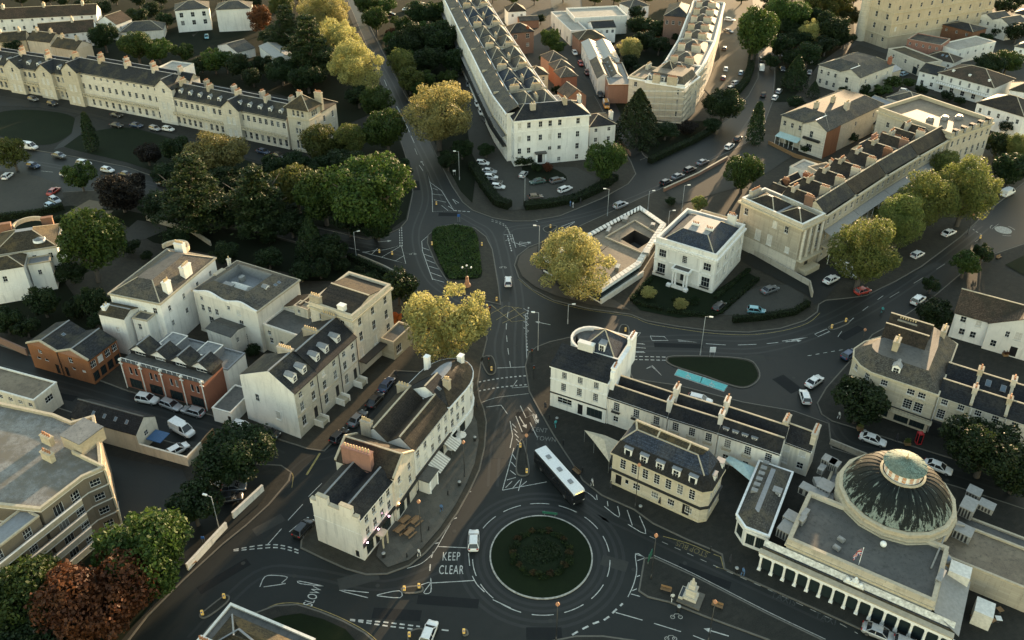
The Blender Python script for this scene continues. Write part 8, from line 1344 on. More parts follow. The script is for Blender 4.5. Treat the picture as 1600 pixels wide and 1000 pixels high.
for c in [
 (740,843,(1,-36),'white','white hatchback driving past KEEP CLEAR beside the roundabout','hatch',None), (670,988,(12,-30),'white','white car waiting at the dashed line, bottom centre','hatch',None), (794,439,(0,-20),'white','white car driving up beside the teardrop island','hatch',None), (1273,595,(18,-13),'white','white car, upper of two near the rounded stone corner','saloon',None), (1258,619,(-6,-20),'white','white car, lower of two near the rounded stone corner','hatch',None), (1327,553,(18,-12),'blue','dark blue car waiting at the rounded stone corner','hatch',None),
 (1364,686,(38,13),'white','white car with black glass roof below the street tree','saloon',None), (1466,729,(26,10),'white','white car half hidden behind the dome','saloon',None), (1374,988,(45,18),'silver','silver saloon parked along the white colonnade','saloon',None), (1424,1010,(45,18),'silver','silver car cut by photo bottom beside colonnade','estate',None),
 (1348,455,(20,-6),'red','red hatchback parked under the nearest pollard','hatch',ZB), (1299,437,(18,-9),'white','white car parked beside columned terrace pavilion','saloon',ZB), (1321,417,(16,7),'white','white car under the first pollard, upper one','estate',ZB), (1326,428,(16,7),'silver','silver car under the first pollard, lower one','hatch',ZB), (1434,397,(18,-9),'white','white car on the main road below third pollard','hatch',None), (1483,363,(18,-8),'white','white car on the main road below fourth pollard','saloon',None), (1575,301,(20,-10),'white','white van near the mini roundabout','van',None), (1435,468,(20,-15),'white','white four-by-four on the road beside white gabled house','suv',None),
 (883,296,(20,-8),'white','white estate car in middle of hotel forecourt','estate',ZB), (840,284,(-18,3),'green','dark green car on the hotel forecourt oval','saloon',ZB), (871,282,(20,-5),'grey','grey car on the hotel forecourt, beside green one','estate',ZB), (837,308,(18,-2),'bronze','brown car at lower edge of hotel forecourt','hatch',ZB), (818,273,(10,-12),'silver','silver car at left of hotel forecourt','hatch',ZB),
 (754,255,(24,2),'white','white car at top of row beside the hotel hedge','hatch',ZB), (764,268,(24,2),'silver','second car of row beside hotel hedge','saloon',ZB), (767,277,(24,2),'white','third car of row beside hotel hedge, white','hatch',ZB), (773,284.5,(24,2),'black','fourth car of row beside hotel hedge, black','saloon',ZB), (778,292,(24,2),'white','fifth car of row beside hotel hedge, nearest','hatch',ZB),
 (746,163,(6,13),'white','white car parked along crescent, upper of two','hatch',ZB), (752,176,(6,13),'white','white car parked along crescent, lower of two','hatch',ZB), (759,187,(6,13),'black','black car parked below two white ones by crescent','hatch',ZB), (732,132,(2,13),'grey','grey car parked beside the golden tree on crescent drive','hatch',ZB), (711,115,(24,1),'black','black car by the hedge across crescent garden','saloon',ZB),
 (898,83,(8,13),'white','white car parked highest in the lane','hatch',ZB+.06), (907,100,(8,13),'red','red car parked in the lane','hatch',ZB+.06), (917,114,(8,13),'darkred','dark red car below the red one in lane','hatch',ZB+.06), (938,148,(8,14),'black','black car parked in the lane above van','saloon',ZB+.06), (947,165,(5,13),'orange','van with white roof and orange back in the lane','van',ZB+.06,'white'), (878,52,(8,12),'darkred','dark red car under lane tree','hatch',ZB+.06),
 (970,320,(20,-8),'silver','silver four-by-four on road above the office','suv',None), (1041,284,(20,-9),'black','black car, first of four along brick wall','hatch',None), (1059,275,(20,-9),'grey','grey car, second of four along brick wall','saloon',None), (1078,265,(20,-9),'black','black car, third of four along brick wall','suv',None), (1098,253,(20,-9),'grey','dark car, fourth along brick wall','saloon',None), (1140,228,(18,-14),'white','white car driving round the bend','estate',None), (1153,216,(18,-14),'black','black car ahead of white one on the bend','hatch',None), (1193,147,(4,-16),'black','black car on curving road beside hedge','hatch',None), (1190,106,(-2,-16),'white','white van on the curving road','van',None), (1190,92,(-2,-16),'grey','grey car ahead of the van on curving road','hatch',None),
 (1140,31,(22,3),'white','white car in gravel forecourt at photo top','estate',ZB), (1138,49,(20,5),'grey','grey car below white one in gravel forecourt','saloon',ZB), (1132,76,(6,-14),'bronze','brown car beside curved stone row','hatch',ZB), (1134,108,(2,-14),'white','white car in lower gravel forecourt','hatch',ZB), (1130,122,(2,-14),'darkred','dark red car in lower gravel forecourt','hatch',ZB), (1158,114,(6,-13),'lightblue','pale blue car beside hedge in gravel forecourt','hatch',ZB), (1150,130,(18,-6),'white','white car at lower end of gravel forecourt','hatch',ZB), (1143,138,(18,-6),'silver','silver car nearest the forecourt hedge end','hatch',ZB),
 (1219,86,(3,14),'black','black car parked at woodland edge, upper','hatch',ZB), (1223,108,(3,14),'black','black car parked at woodland edge, lower','saloon',ZB), (1217,142,(8,-10),'silver','silver car parked by villa drive, upper','hatch',None), (1211,152,(8,-10),'white','white car parked by villa drive, lower','hatch',None), (1268,96,(3,-13),'white','white van on cream villa drive','van',ZB), (1265,113,(2,-13),'silver','silver car on cream villa drive','hatch',ZB),
 (230,623,(36,7),'white','white four-by-four parked before the brick mews','suv',None), (267,632,(34,13),'silver','silver estate car, middle of three before mews','estate',None), (301,642,(-34,-10),'silver','silver car, right of three before brick mews','estate',None), (378,665,(36,11),'white','white car with black roof below gable end','hatch',None), (285,672,(26,14),'white','white van parked in walled yard','van',ZB), (278,703,(18,-10),'white','white car behind the yard wall','hatch',ZB), (333,750,(24,12),'white','white car in dark yard behind the flats','hatch',ZB), (366,762,(24,-2),'grey','grey car beside white one in dark yard','hatch',ZB), (360,779,(24,-4),'black','black car in dark yard near garden wall','hatch',ZB), (421,676,(34,10),'black','black car below the blank gable wall','hatch',None),
 (530,680,(18,-17),'black','black car, nearest of four in back street','hatch',None), (559,653,(18,-18),'grey','grey car, second of four in back street','saloon',None), (586,624,(16,-18),'black','black car, third of four in back street','saloon',None), (604,600,(14,-18),'blue','dark blue car, farthest of four in back street','saloon',None), (474,824,(14,-16),'black','black car parked behind the pub end wall','hatch',None),
 (52,258,(22,4),'blue','dark blue car on crescent street at left','hatch',None), (92,243,(22,5),'grey','grey car on crescent street near columnar conifer','saloon',ZB), (104,272,(20,4),'white','white car under thin street tree','hatch',None), (131,254,(24,4),'white','white car parked across crescent street','estate',None), (168,265,(22,4),'white','white car on crescent street ahead of black one','hatch',None), (197,272,(22,5),'black','black car on crescent street behind white one','saloon',None), (255,286,(20,5),'silver','silver car half hidden by cedar','hatch',None), (84,299,(12,-9),'red','red car on left forecourt','saloon',ZB), (86,313,(14,7),'silver','silver car on left forecourt below red one','hatch',ZB), (80,323,(18,8),'lightblue','pale blue car on left forecourt','hatch',ZB), (12,275,(10,-8),'white','white car at left photo edge','hatch',ZB), (46,230,(18,2),'white','white van on crescent street at left','van',ZB), (6,355,(10,-6),'grey','grey car at left photo edge by villa','hatch',ZB),
 (182,180,(18,4),'black','black car against crescent front, upper','saloon',ZB), (182,196,(18,3),'black','black car on crescent drive beside lawn, left','saloon',ZB), (213,196,(18,3),'blue','dark blue car on crescent drive beside lawn','saloon',ZB), (242,201,(18,5),'silver','silver car on crescent drive','hatch',ZB), (263,202,(18,3),'white','white car on crescent drive','hatch',ZB), (82,162,(16,4),'black','black car on crescent drive far left','hatch',ZB), (52,155,(16,4),'grey','grey car on crescent drive far left','hatch',ZB), (411,237,(22,6),'blue','dark blue car below crescent tower','saloon',ZB), (435,243,(22,6),'black','black car below crescent tower','saloon',ZB), (460,248,(20,5),'silver','silver car below crescent tower','hatch',ZB),
 (323,58,(1,12),'teal','teal car in front of flats on posts','hatch',ZB), (379,72,(14,1),'white','white car in pale court, upper','hatch',ZB), (381,85,(14,1),'white','white car in pale court, lower','hatch',ZB), (636,15,(16,-2),'white','white car at photo top, left of group','saloon',ZB), (650,13,(14,-4),'red','red car at photo top among white ones','hatch',ZB), (656,6,(14,-4),'white','white car at photo top, right of group','saloon',ZB), (610,22,(16,1),'black','black car at photo top beside avenue','saloon',ZB), (699,22,(3,12),'white','white car by crescent at photo top','hatch',ZB),
 (1124,479,(14,-12),'black','black car in villa court corner','hatch',ZB), (1203,453,(16,-6),'grey','grey car in villa parking court','saloon',ZB), (1182,486,(16,2),'teal','small teal car behind villa court hedge','hatch',ZB), (1094,624,(24,6),'white','white car behind the white terrace roof','estate',None), (1414,143,(18,3),'white','white car in garden court behind terrace','hatch',ZB), (1412,116,(14,-5),'lightblue','pale blue car beside cream villa annex','hatch',ZB)]:
    car(c[0], c[1], c[2], c[3], c[4], c[5], c[6], c[7] if len(c) > 7 else None)
# ---- single-decker bus
p = G(873.5, 732.5, 3.0); q = G(905, 768, 3.0); a = math.atan2(q.y-p.y, q.x-p.x); bus = empty('bus', (p.x, p.y, .012), a); tag(bus, 'single-decker bus with white roof and dark sides on the approach road', 'bus')
L, W, H = 12.0, 1.27, 3.0
def rr(x, w, z0, z1): return [(x,-w*.96,z0),(x,-w,z0+.15),(x,-w,z1-.28),(x,-w*.9,z1-.06),(x,-w*.7,z1),(x,w*.7,z1),(x,w*.9,z1-.06),(x,w,z1-.28),(x,w,z0+.15),(x,w*.96,z0)]
m = M(); R_ = [rr(-L/2,W*.93,.4,H-.15), rr(-L/2+.15,W,.32,H), rr(L/2-.5,W,.32,H), rr(L/2-.1,W*.97,.32,H-.12), rr(L/2,W*.9,.4,H-.4)]; n = 10
for r in R_: m.v += r
for j in range(4):
    for i in range(n): m.f.append((j*n+i, (j+1)*n+i, (j+1)*n+(i+1)%n, j*n+(i+1)%n)); m.m.append(1 if i in (3, 4, 5) else 0)
m.f.append(tuple(range(n))); m.m.append(0); m.f.append(tuple(4*n+i for i in reversed(range(n)))); m.m.append(0); m.obj('body', ['car_black', 'car_white'], bus)
for s in (-1, 1):
    for k in range(7): m = M(); y0, y1 = sorted((s*(W+.004), s*(W+.02))); m.box(-L/2+.7+k*1.5, -L/2+2.05+k*1.5, y0, y1, 1.35, 2.5); m.obj('window', 'car_glass', bus)
m = M(); m.box(L/2-.02, L/2+.02, -W*.8, W*.8, 1.1, 2.45); m.obj('windscreen', 'car_glass', bus); plain('bus_sign', (1.0,.55,.1), .5, emit=1.2)
m = M(); m.box(L/2-.12, L/2-.02, -.7, .7, 2.52, 2.75); m.obj('destination_sign', 'bus_sign', bus)
for x in (-3.2, .2, 3.4): m = M(); m.box(x-.45, x+.45, -.35, .35, H+.002, H+.14); m.obj('roof_hatch', 'lead', bus)
for sx in (-3.6, 3.6):
    for s in (-1, 1): w = link('wheel', car_meshes('hatch')['wheel'], bus, (sx, s*(W-.22), .46)); w.scale = (1.45, s*1.2, 1.45)
for s in (-1, 1): link('headlight', car_meshes('hatch')['head'], bus, (L/2-.03, s*.95, .75)); link('tail_light', car_meshes('hatch')['tail'], bus, (-L/2+.03, s*1.0, 1.0)); m = M(); m.box(L/2-.1, L/2+.25, *sorted((s*(W+.02), s*(W+.22))), 1.9, 2.25); m.obj('mirror', 'car_black', bus)
# ================================================================ street furniture, walls, people
plain('post_grey', (.30,.31,.30), .5, .3); plain('bollard_yellow', (.65,.43,.12), .5, emit=.06); plain('lamp_lens', (.8,.78,.7), .3); plain('lamp_copper', (.45,.20,.09), .5); plain('post_red', (.40,.02,.025), .4); plain('sign_blue', (.03,.12,.38), .5); plain('sign_white', (.75,.75,.73), .5); plain('sign_green', (.02,.12,.07), .5); plain('wood', (.22,.13,.06), .7)
def lamp(px, py, h, label, black=False, arm=(1, 0)):
    p = G(px, py); o = empty('street_lamp', (p.x, p.y, 0)); tag(o, label, 'lamp'); mt = 'black_metal' if black else 'post_grey'
    m = M(); m.cyl((0,0), .13, .11, 0, 1.2, 8); m.cyl((0,0), .08, .055, 1.2, h, 8); m.obj('pole', mt, o, True)
    if black:
        m = M(); m.cyl((0,0), .3, .12, h+.02, h+.35, 10); m.cyl((0,0), .12, .3, h-.35, h, 10); m.obj('lantern', 'lamp_copper', o, True); m = M(); m.cyl((0,0), .05, .02, h+.35, h+.6, 6); m.obj('finial', mt, o)
    else:
        d = Vector((arm[0], arm[1], 0)).normalized(); m = M(); m.tube((0,0,h-.05), (d.x*.9, d.y*.9, h+.12), .05, .04, 6); m.obj('arm', mt, o); m = M(); m.bar((d.x*.75, d.y*.75, h+.12), (d.x*1.5, d.y*1.5, h+.16), .32, .16); m.obj('lamp_head', 'lamp_lens', o)
for a in ((1094,555,9.6,'grey street lamp on the grass traffic island',False,(1,-.3)), (949,338,8,'grey street lamp above the office',False,(-1,0)), (557,404,7.4,'white street lamp at edge of the park',False,(1,.2)), (869,1003,8,'black lantern post at roundabout foot',True), (1017,905,9.4,'black lantern post at tip of fountain island',True), (1106,1004,8.6,'black lantern post at bottom by fountain island',True), (344,833,8,'grey street lamp by white garden wall',False,(-1,.3)), (718,282,9,'grey street lamp beside hotel hedge',False,(-1,0)), (820,322,9,'slim lamp post at hotel forecourt exit',False,(-.6,0)), (840.5,548,9.5,'grey lamp post by corner shop kerb',False,(-1,0)), (887,506,5,'short lamp post on curving kerb below villa',False,(.6,0)), (842,405,9.2,'lamp post beside golden tree at office',False,(-.6,0)), (659,848,9,'black lantern post on pub forecourt',True), (726,746,8,'black lantern post among cafe tables',True), (992,794,9.6,'black lantern post before the stone bank',True), (822,735,8,'black lantern post on striped refuge',True), (1344,546,5,'black lamp post near rounded stone corner',True), (1512,365,5.5,'lamp post with blue hood by fourth pollard',True), (1012,330,6,'thin lamp post behind the office',False,(1,0)), (1043,362,6,'thin lamp post left of villa roof',False,(1,0)), (1065,332,8,'plain pole behind the villa',False,(.5,0))): lamp(*a)
# refuges and keep-left bollards
def refuge(px, label): block('refuge', px, 'paving_dark', label, 4)
for a in (([(626,921),(634,917),(655,915),(662,919),(658,926),(634,928)], 'small refuge west of KEEP CLEAR'), ([(311,962),(322,952),(345,934),(357,930),(358,939),(340,955),(320,967)], 'long refuge in the lower left road'), ([(808,742),(806,720),(812,690),(818,690),(826,720),(826,742)], 'striped refuge before roundabout'), ([(752,560),(768,556),(775,570),(774,583),(764,586),(756,576)], 'refuge with beacon beside crossing'), ([(970,508),(982,510),(982,526),(966,524)], 'brown refuge near villa garden'), ([(1294,512),(1300,508),(1324,500),(1326,506),(1302,516)], 'slim refuge by dome road'), ([(848,357),(862,352),(871,355),(856,364)], 'refuge above office tree'), ([(638,988),(660,982),(664,1000),(640,1006)], 'refuge at bottom centre'), ([(722,984),(730,984),(732,992),(724,994)], 'tiny refuge left of roundabout foot')): refuge(*a)
def bollard(px, py, label):
    p = G(px, py); o = empty('keep_left_bollard', (p.x, p.y, KERB)); tag(o, label, 'bollard', 'lit keep-left bollards'); m = M(); m.box(-.2,.2,-.13,.13,0,.12); m.obj('base', 'black_metal', o); m = M(); m.box(-.18,.18,-.11,.11,.12,1.0); m.box(-.15,.15,-.09,.09,1.0,1.06); m.obj('lit_body', 'bollard_yellow', o); m = M(); m.cyl((0,0), .13, .13, 0, .02, 14); s = m.obj('arrow_sign', 'sign_blue', o, loc=(0,-.115,.75)); s.rotation_euler = (math.pi/2, 0, 0)
for a in ((593,396,'yellow bollard in hatched side road, left one'), (613,399,'yellow bollard in hatched side road, right one'), (632,924,'yellow bollard west of KEEP CLEAR, left one'), (655,920,'yellow bollard west of KEEP CLEAR, right one'), (317,962,'pale bollard on long lower left refuge, lower one'), (351,936,'pale bollard on long lower left refuge, upper one'), (640,996,'yellow bollard left of car at bottom'), (725,991,'yellow bollard right of car at bottom'), (682,321,'yellow bollard in hatched triangle above teardrop'), (813,700,'yellow bollard on striped refuge, upper one'), (823,740,'yellow bollard on striped refuge, lower one'), (977,519,'yellow bollard on brown refuge by villa'), (1299,514,'pale bollard on slim refuge by dome road, left'), (1321,504,'pale bollard on slim refuge by dome road, right'), (860,357,'pale bollard on refuge above office tree'), (768,580,'yellow bollard on refuge beside crossing'), (675,384,'pale bollard at left edge of teardrop'), (753,385,'pale bollard at right edge of teardrop'), (776,471,'pale bollard at lower tip of teardrop'), (1531,374,'pale bollard beside mini roundabout')): bollard(*a)
mr = G(1567.5,359.5); m = M(); m.prism(disc(mr, 2.0, 40), -.02, .03); o = m.obj('mini_roundabout', 'paint_old'); tag(o, 'painted mini roundabout at right', None, None, 'structure')
for k in range(3): stroke('lane_arrow', [(mr[0]+3.0*math.cos(2.1*k+t*.12), mr[1]+3.0*math.sin(2.1*k+t*.12)) for t in range(7)], .18, 'paint_old', world_pts=True)
dashes([(1515,354),(1524,361),(1534,367)], .7, .6, .3, 'paint_old', 'give_way_dash', 0)
for (x, y, lb) in ((870,660,'black litter bin on bus kerb'), (1000,798,'black litter bin before the bank'), (718,760,'black litter bin near cafe awning'), (600,872,'black litter bin at pub corner'), (1150,895,'black litter bin by glazed pavilion'), (1350,680,'black litter bin below rounded stone corner'), (1060,955,'black litter bin on fountain island'), (742,690,'black litter bin beside striped awning')):
    p = G(x, y); o = empty('litter_bin', (p.x, p.y, KERB+.02)); tag(o, lb, 'bin'); m = M(); m.cyl((0,0), .26, .3, 0, .95, 10); m.obj('bin_body', 'black_metal', o); m = M(); m.cyl((0,0), .32, .2, .951, 1.1, 10); m.obj('lid', 'post_grey', o)
for (x, y, a, lb) in ((1040,925,-20,'wooden bench left of the stone fountain'), (1120,950,-25,'wooden bench right of the stone fountain'), (700,452,10,'wooden bench on teardrop island'), (900,740,-50,'wooden bench beside bus pavement'), (300,885,48,'wooden bench against white garden wall'), (1560,405,30,'wooden bench near mini roundabout')):
    p = G(x, y); o = empty('bench', (p.x, p.y, KERB+.02), R(a)); tag(o, lb, 'bench'); [(lambda m: (m.box(-.8,.8,-.25+k*.13,-.15+k*.13,.43,.47), m.obj('seat_slat', 'wood', o)))(M()) for k in range(4)]; m = M(); m.box(-.8,.8,.28,.32,.5,.9); m.obj('backrest', 'wood', o)
    for s in (-.7, .7): m = M(); m.box(s-.04,s+.04,-.25,.32,0,.43); m.obj('leg', 'black_metal', o)
# traffic lights at the crossing
def signal(px, py, label):
    p = G(px, py); o = empty('traffic_light', (p.x, p.y, KERB)); tag(o, label, 'traffic light'); m = M(); m.cyl((0,0), .07, .07, 0, 2.6, 8); m.obj('pole', 'black_metal', o); m = M(); m.box(-.22,.22,-.14,.14,2.2,3.2); m.obj('signal_head', 'black_metal', o)
    for z, c in ((2.95,'lamp_red'), (2.7,'lamp_copper'), (2.45,'sign_green')): m = M(); m.cyl((0,0), .1, .1, 0, .03, 10); l_ = m.obj('lens', c, o, loc=(0,-.145,z)); l_.rotation_euler = (math.pi/2, 0, 0)
for a in ((831,565,'traffic light on corner shop kerb, upper one'), (834,592,'traffic light on corner shop kerb, lower one'), (764,578,'traffic light on refuge beside crossing'), (766,497,'traffic light under the big golden tree')): signal(*a)
# stone fountain with trough
p = G(1079,936); o = empty('fountain', (p.x, p.y, KERB), R(-28)); tag(o, 'pale stone fountain with trough and carved pillar', 'fountain')
m = M(); m.box(-1.7,1.7,-1.5,1.5,0,.25); m.obj('base', 'kerbstone', o); m = M(); m.box(-.95,.95,-.75,.75,.251,.9); m.box(-.7,.7,-.55,.55,.9,2.2); m.box(-.8,.8,-.65,.65,2.2,2.4); m.box(-.45,.45,-.4,.4,2.4,3.3); m.obj('pillar', 'stone_pale', o); m = M(); m.cyl((0,0), .4, .12, 3.3, 4.2, 8); m.sphere((0,0,4.25), .16, 8, 6); m.obj('spire', 'stone_pale', o)
m = M(); m.box(-1.6,-.96,-1.0,1.0,.251,.75); m.obj('trough', 'stone_pale', o); m = M(); m.box(-1.5,-1.06,-.9,.9,.752,.77); m.obj('trough_water', 'glass', o)
# memorial lamp on the teardrop island
p = G(730,447); o = empty('memorial', (p.x, p.y, KERB)); tag(o, 'brown memorial column with three globe lamps on the teardrop island', 'memorial'); m = M(); m.cyl((0,0), .9, .8, 0, .5, 10); m.cyl((0,0), .55, .35, .5, 2.0, 10); m.sphere((0,0,2.2), .4, 10, 6); m.obj('pedestal', 'lamp_copper', o, True); m = M(); m.cyl((0,0), .09, .07, 2.2, 5.2, 8); m.tube((-1.0,0,4.6),(1.0,0,4.6),.05,.05,6); m.obj('post', 'black_metal', o)
for (x, z) in ((-1.0,4.9),(1.0,4.9),(0,5.4)): m = M(); m.sphere((x,0,z), .25, 10, 7); m.obj('globe', 'lamp_lens', o, True)
# tables, parasols, planters
def table(px, py, label, rz=0.0):
    p = G(px, py); o = empty('picnic_table', (p.x, p.y, KERB+.02), rz); tag(o, label, 'table'); m = M(); m.box(-.9,.9,-.38,.38,.70,.76); m.obj('tabletop', 'wood', o)
    for s in (-1, 1): m = M(); m.box(-.9,.9,*sorted((s*.62,s*.88)),.42,.47); m.obj('seat', 'wood', o); m = M(); m.bar((s*.6,-.7,0),(s*.6,-.2,.7),.06,.1); m.bar((s*.6,.7,0),(s*.6,.2,.7),.06,.1); m.obj('leg', 'wood', o)
for a in ((634,817,'picnic table in front of pub, upper left'), (650,818,'picnic table in front of pub, upper right'), (626,832,'picnic table in front of pub, lower left'), (640,836,'picnic table in front of pub, lower right')): table(*a, R(50))
for i, a in enumerate(((706,712,'cafe parasol under striped awning, nearest'), (713,703,'cafe parasol under striped awning, middle'), (721,693,'cafe parasol under striped awning, farthest'))):
    p = G(*a[:2]); o = empty('parasol', (p.x, p.y, KERB+.02)); tag(o, a[2], 'parasol'); m = M(); m.cyl((0,0), .03, .03, 0, 2.2, 6); m.obj('pole', 'post_grey', o); m = M(); m.cyl((0,0), 1.0, .05, 1.95, 2.45, 8); m.obj('canopy', 'coping_white', o)
RB = [(1519,970,'tan'), (1533,976,'tan'), (1548,974,'tan'), (1558,972,'white'), (1527,954,'tan'), (1560,958,'brown'), (1536,948,'brown')]
for i, (x, y, c) in enumerate(RB):
    p = G(x, y); o = empty('cafe_table', (p.x, p.y, KERB+.02), i); tag(o, ['wooden square cafe table by photo corner, nearest the hall', 'wooden cafe table beside seated customer', 'wooden cafe table left of white one', 'white round-topped cafe table by photo corner', 'brown cafe table nearest white box', 'brown cafe table in dark courtyard, right', 'brown cafe table in dark courtyard, farthest'][i], 'table')
    m = M(); m.box(-.4,.4,-.4,.4,.70,.75); m.obj('tabletop', 'sign_white' if c == 'white' else 'wood', o); m = M(); m.cyl((0,0), .05, .05, 0, .7, 6); m.cyl((0,0), .25, .2, 0, .05, 8); m.obj('stand', 'black_metal', o)
for i, (x, y) in enumerate(((1434,693),)):
    p = G(x, y); o = empty('phone_box', (p.x, p.y, KERB)); tag(o, 'red telephone box on pavement behind the dome', 'phone box'); m = M(); m.box(-.45,.45,-.45,.45,0,.15); [m.box(sx*.39-.06,sx*.39+.06,sy*.39-.06,sy*.39+.06,.15,2.2) for sx in (-1,1) for sy in (-1,1)]; m.box(-.45,.45,-.45,.45,2.2,2.4); m.obj('frame', 'post_red', o); m = M(); m.cyl((0,0), .5, .1, 2.401, 2.65, 4); m.obj('roof', 'post_red', o); m = M(); m.box(-.36,.36,-.36,.36,.16,2.19); m.obj('glazing', 'car_glass', o)
def planter(px, py, label, lf='leaf_lime'):
    p = G(px, py); o = empty('planter', (p.x, p.y, KERB)); tag(o, label, 'planter'); m = M(); m.box(-.5,.5,-.4,.4,0,.55); m.obj('tub', 'wood', o); V = crown_round(.6, .5, .1, 50, np.random.default_rng(int(px)), 5, .4, .6); V[:, 2] += .8; link('foliage', mesh_quads('foliage', V, lf), o)
planter(1417,695,'yellow-leaved planter beside the phone box'); planter(1343,672,'yellow-leaved planter under dark street tree'); planter(1553,548,'leafy planter on terrace behind white house','leaf_copper'); planter(1570,556,'red-leaved planter on terrace behind white house','leaf_copper')
for i, (x, y) in enumerate(((858,655),(880,695),(910,738),(636,872),(670,830),(1060,795),(1110,862),(700,775))):
    p = G(x, y); o = empty('street_bollard', (p.x, p.y, KERB)); tag(o, ['black bollard by corner shop pavement', 'black bollard halfway along bus kerb', 'black bollard behind the bus', 'black bollard at pub forecourt tip', 'black bollard on pub forecourt kerb', 'black bollard before the bank door', 'black bollard near bus stop lettering', 'black bollard by pub seating kerb'][i], 'bollard'); m = M(); m.cyl((0,0), .12, .1, 0, .95, 8); m.obj('post', 'black_metal', o); m = M(); m.sphere((0,0,1.0), .13, 8, 5); m.obj('cap', 'black_metal', o)
# planters before the sign on the fountain island, direction boards
def board(px, py, w, h, z, label, mat='sign_white', rz=0.0):
    p = G(px, py); o = empty('road_sign', (p.x, p.y, 0), rz); tag(o, label, 'sign')
    for s in (-1, 1): m = M(); m.cyl((s*w*.35, .05), .04, .04, 0, z+h, 6); m.obj('post', 'post_grey', o)
    m = M(); m.box(-w/2, w/2, -.03, .03, z, z+h); m.obj('panel', mat, o)
board(1015,878,1.6,1.4,.8,'black and white direction board at tip of fountain island','sign_green',R(60)); board(859,806.5,2.4,.45,.5,'low chevron board at top of roundabout island','sign_green',R(-8)); board(717,347,.7,.7,1.6,'round blue keep-left sign above teardrop','sign_blue'); board(1112,559,1.2,1.3,1.4,'white information board on grass traffic island','sign_white'); board(710,275,.8,.5,1.4,'twin white signs beside hotel hedge','sign_white'); board(428,716,.7,.7,1.8,'small white sign at bend of mews road','sign_white'); board(319,850,.5,.5,1.2,'small blue sign behind garden wall','sign_blue')
# free-standing walls
def wall(px, h, w, mat, label, name='garden_wall', cap=None, gaps=()):
    P = [G(*p) for p in px]; o = empty(name, (P[0].x, P[0].y, 0)); tag(o, label, 'wall')
    for a, b in zip(P[:-1], P[1:]):
        A, B = a-P[0], b-P[0]; m = M(); m.bar((A.x,A.y,h/2+.05), (B.x,B.y,h/2+.05), w, h); m.obj('wall_run', mat, o)
        if cap: m = M(); m.bar((A.x,A.y,h+.12), (B.x,B.y,h+.12), w+.12, .12); m.obj('wall_coping', cap, o)
wall([(294,892),(355,826)], 1.3, .3, 'ivory', 'white garden wall beside pavement, lower stretch', cap='coping_white'); wall([(365,812),(412,768)], 1.4, .3, 'ivory', 'white garden wall beside pavement, upper stretch', cap='coping_white')
wall([(1037,300),(1090,276),(1136,250)], 1.1, .35, 'brick_orange', 'low brick wall of the small car park', cap='coping'); wall([(-20,528),(44,556)], 1.8, .3, 'brick_brown', 'old brick wall left of workshop'); wall([(1176,398),(1264,448),(1268,466)], 1.6, .35, 'stone_dirty', 'dark stone wall beside villa drive'); wall([(1200,226),(1240,246),(1290,262)], 1.3, .15, 'wood', 'wooden fence below verandah villa', 'fence'); wall([(1296,694),(1340,712),(1375,726)], 1.2, .3, 'stone_dirty', 'parapet wall behind the dome'); wall([(138,690),(150,700)], 2.0, .3, 'sand', 'beige wall stub by flats'); wall([(560,404),(600,421),(636,440)], 1.2, .3, 'stone', 'low stone wall along road below park'); wall([(300,722),(325,690),(335,680)], 1.6, .25, 'wood', 'timber fence beside walled yard', 'fence'); wall([(985,40),(1040,66)], 2.2, .3, 'brick_orange', 'garden brick wall behind lane workshops'); wall([(230,345),(300,365),(330,385)], 1.5, .3, 'stone_dirty', 'dark garden wall behind villas'); wall([(945,196),(985,245)], 1.4, .25, 'brick_brown', 'brick wall beside the lane mouth')
# raised roof band over the zebra: flower box on the tall stone house is a shrub; people
def person(px, py, label, top, legs, face=0.0, step=.18):
    p = G(px, py); o = empty('person', (p.x, p.y, KERB+.01), face); tag(o, label, 'person')
    vs = [(0,0,.95),(0,0,1.2),(0,0,1.42),(0,0,1.52),(0,.02,1.66),(.0,-.2,1.40),(.02,-.27,1.12),(.12,-.27,.88),(0,.2,1.40),(-.02,.27,1.12),(.1,.27,.88),(0,-.1,.9),(step,-.11,.48),(step*.6,-.11,.06),(step*.6+.14,-.11,.04),(0,.1,.9),(-step*.6,.11,.48),(-step*1.4,.11,.06),(-step*1.4+.14,.11,.04)]
    es = [(0,1),(1,2),(2,3),(3,4),(2,5),(5,6),(6,7),(2,8),(8,9),(9,10),(0,11),(11,12),(12,13),(13,14),(0,15),(15,16),(16,17),(17,18)]; rs = [.15,.15,.14,.065,.105,.075,.055,.045,.075,.055,.045,.1,.075,.05,.045,.1,.075,.05,.045]
    me = bpy.data.meshes.new('body'); me.from_pydata(vs, es, []); b = link('body', me, o); md = b.modifiers.new('skin', 'SKIN')
    for v, r in zip(me.skin_vertices[0].data, rs): v.radius = (r, r)
    me.skin_vertices[0].data[0].use_root = True; b.modifiers.new('sub', 'SUBSURF').levels = 1; b.modifiers['sub'].render_levels = 1; me.materials.append(MATS[top])
    m = M(); m.sphere((-.02,.02,1.72), .115, 8, 6); m.obj('hair', 'darkwood', o, True)
    m = M(); m.cyl((0,0), .17, .2, .5, .98, 8); m.obj('trousers', legs, o)
plain('cloth_blue', (.08,.16,.30), .9); plain('cloth_dark', (.03,.03,.035), .9); plain('cloth_white', (.6,.6,.58), .9); plain('cloth_teal', (.06,.30,.30), .9)
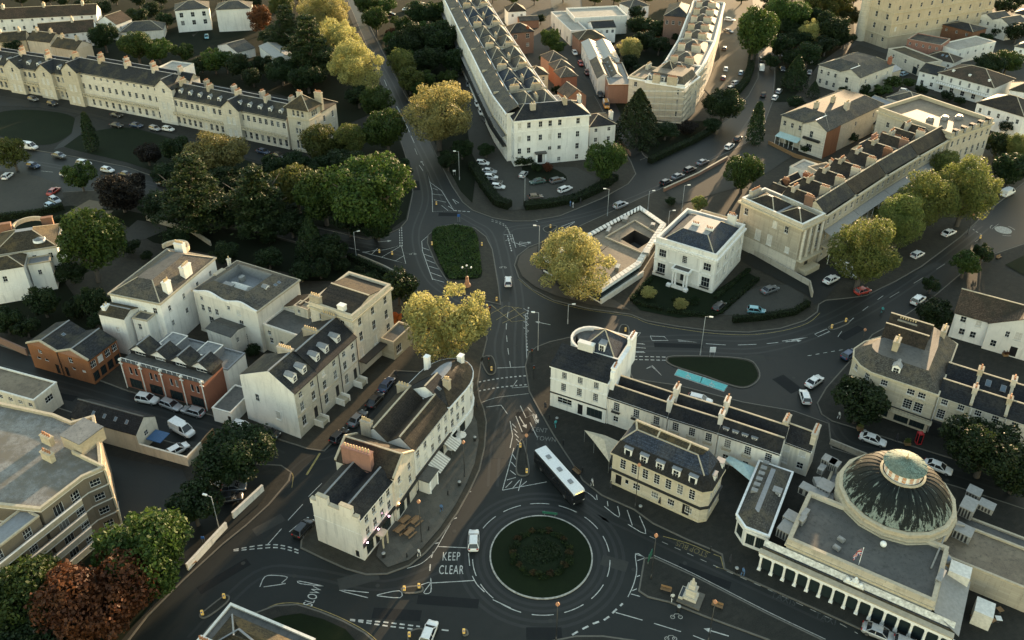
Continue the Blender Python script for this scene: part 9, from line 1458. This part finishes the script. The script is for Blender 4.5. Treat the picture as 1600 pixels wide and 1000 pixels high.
person(891,323,'person in blue top walking with pushchair below hotel','cloth_blue','cloth_dark',R(-30)); person(895,325,'person in white top walking beside the one in blue','cloth_white','cloth_dark',R(-30)); person(907,319,'person in dark clothes walking behind the pair','cloth_dark','cloth_dark',R(-30)); person(1530,972,'person in pale top by cafe table','cloth_white','cloth_dark',R(120)); person(852,640,'person in dark clothes on pavement by corner shop','cloth_dark','cloth_dark',R(60)); person(954,765,'person in dark clothes beside the stone bank','cloth_dark','cloth_dark',R(0)); person(1030,790,'person standing on pavement before bank windows','cloth_dark','cloth_dark',R(180))
for (x, y, lb, t, a) in ((655,870,'person in white walking along pub kerb','cloth_white',40), (690,800,'person in blue crossing the pub forecourt','cloth_blue',70), (868,668,'person in teal on pavement beside bus','cloth_teal',120), (925,760,'person in white near bus stop kerb','cloth_white',200), (1140,880,'person in dark coat outside glazed pavilion','cloth_dark',150), (1160,900,'person in blue near the colonnade end','cloth_blue',20), (745,640,'person in dark coat beside the crossing','cloth_dark',0), (1310,655,'person in white below the street tree','cloth_white',10), (620,590,'person in dark coat at closed end of back street','cloth_dark',220), (1050,940,'person in white beside the stone fountain','cloth_white',90), (1400,690,'person in dark coat outside rounded stone building','cloth_dark',0)): person(x, y, lb, t, 'cloth_dark', R(a))
# cyclist
p = G(1378,491); o = empty('bicycle', (p.x, p.y, .012), R(40)); tag(o, 'bicycle ridden along the main road', 'bicycle')
for x in (-.5, .5):
    m = M(); n = 16
    for i in range(n): a0, a1 = 2*math.pi*i/n, 2*math.pi*(i+1)/n; m.tube((x+.33*math.cos(a0),0,.34+.33*math.sin(a0)), (x+.33*math.cos(a1),0,.34+.33*math.sin(a1)), .025, .025, 5)
    m.obj('wheel', 'tyre', o)
m = M(); m.tube((-.5,0,.34),(-.15,0,.85),.02,.02,5); m.tube((-.15,0,.8),(.38,0,.85),.02,.02,5); m.tube((.38,0,.95),(.5,0,.34),.02,.02,5); m.tube((-.05,0,.35),(.36,0,.8),.02,.02,5); m.tube((.36,-.25,1.0),(.36,.25,1.0),.018,.018,5); m.obj('frame', 'black_metal', o)
person(1377.5,490,'cyclist in teal jacket on the main road','cloth_teal','cloth_dark',R(40),.1)
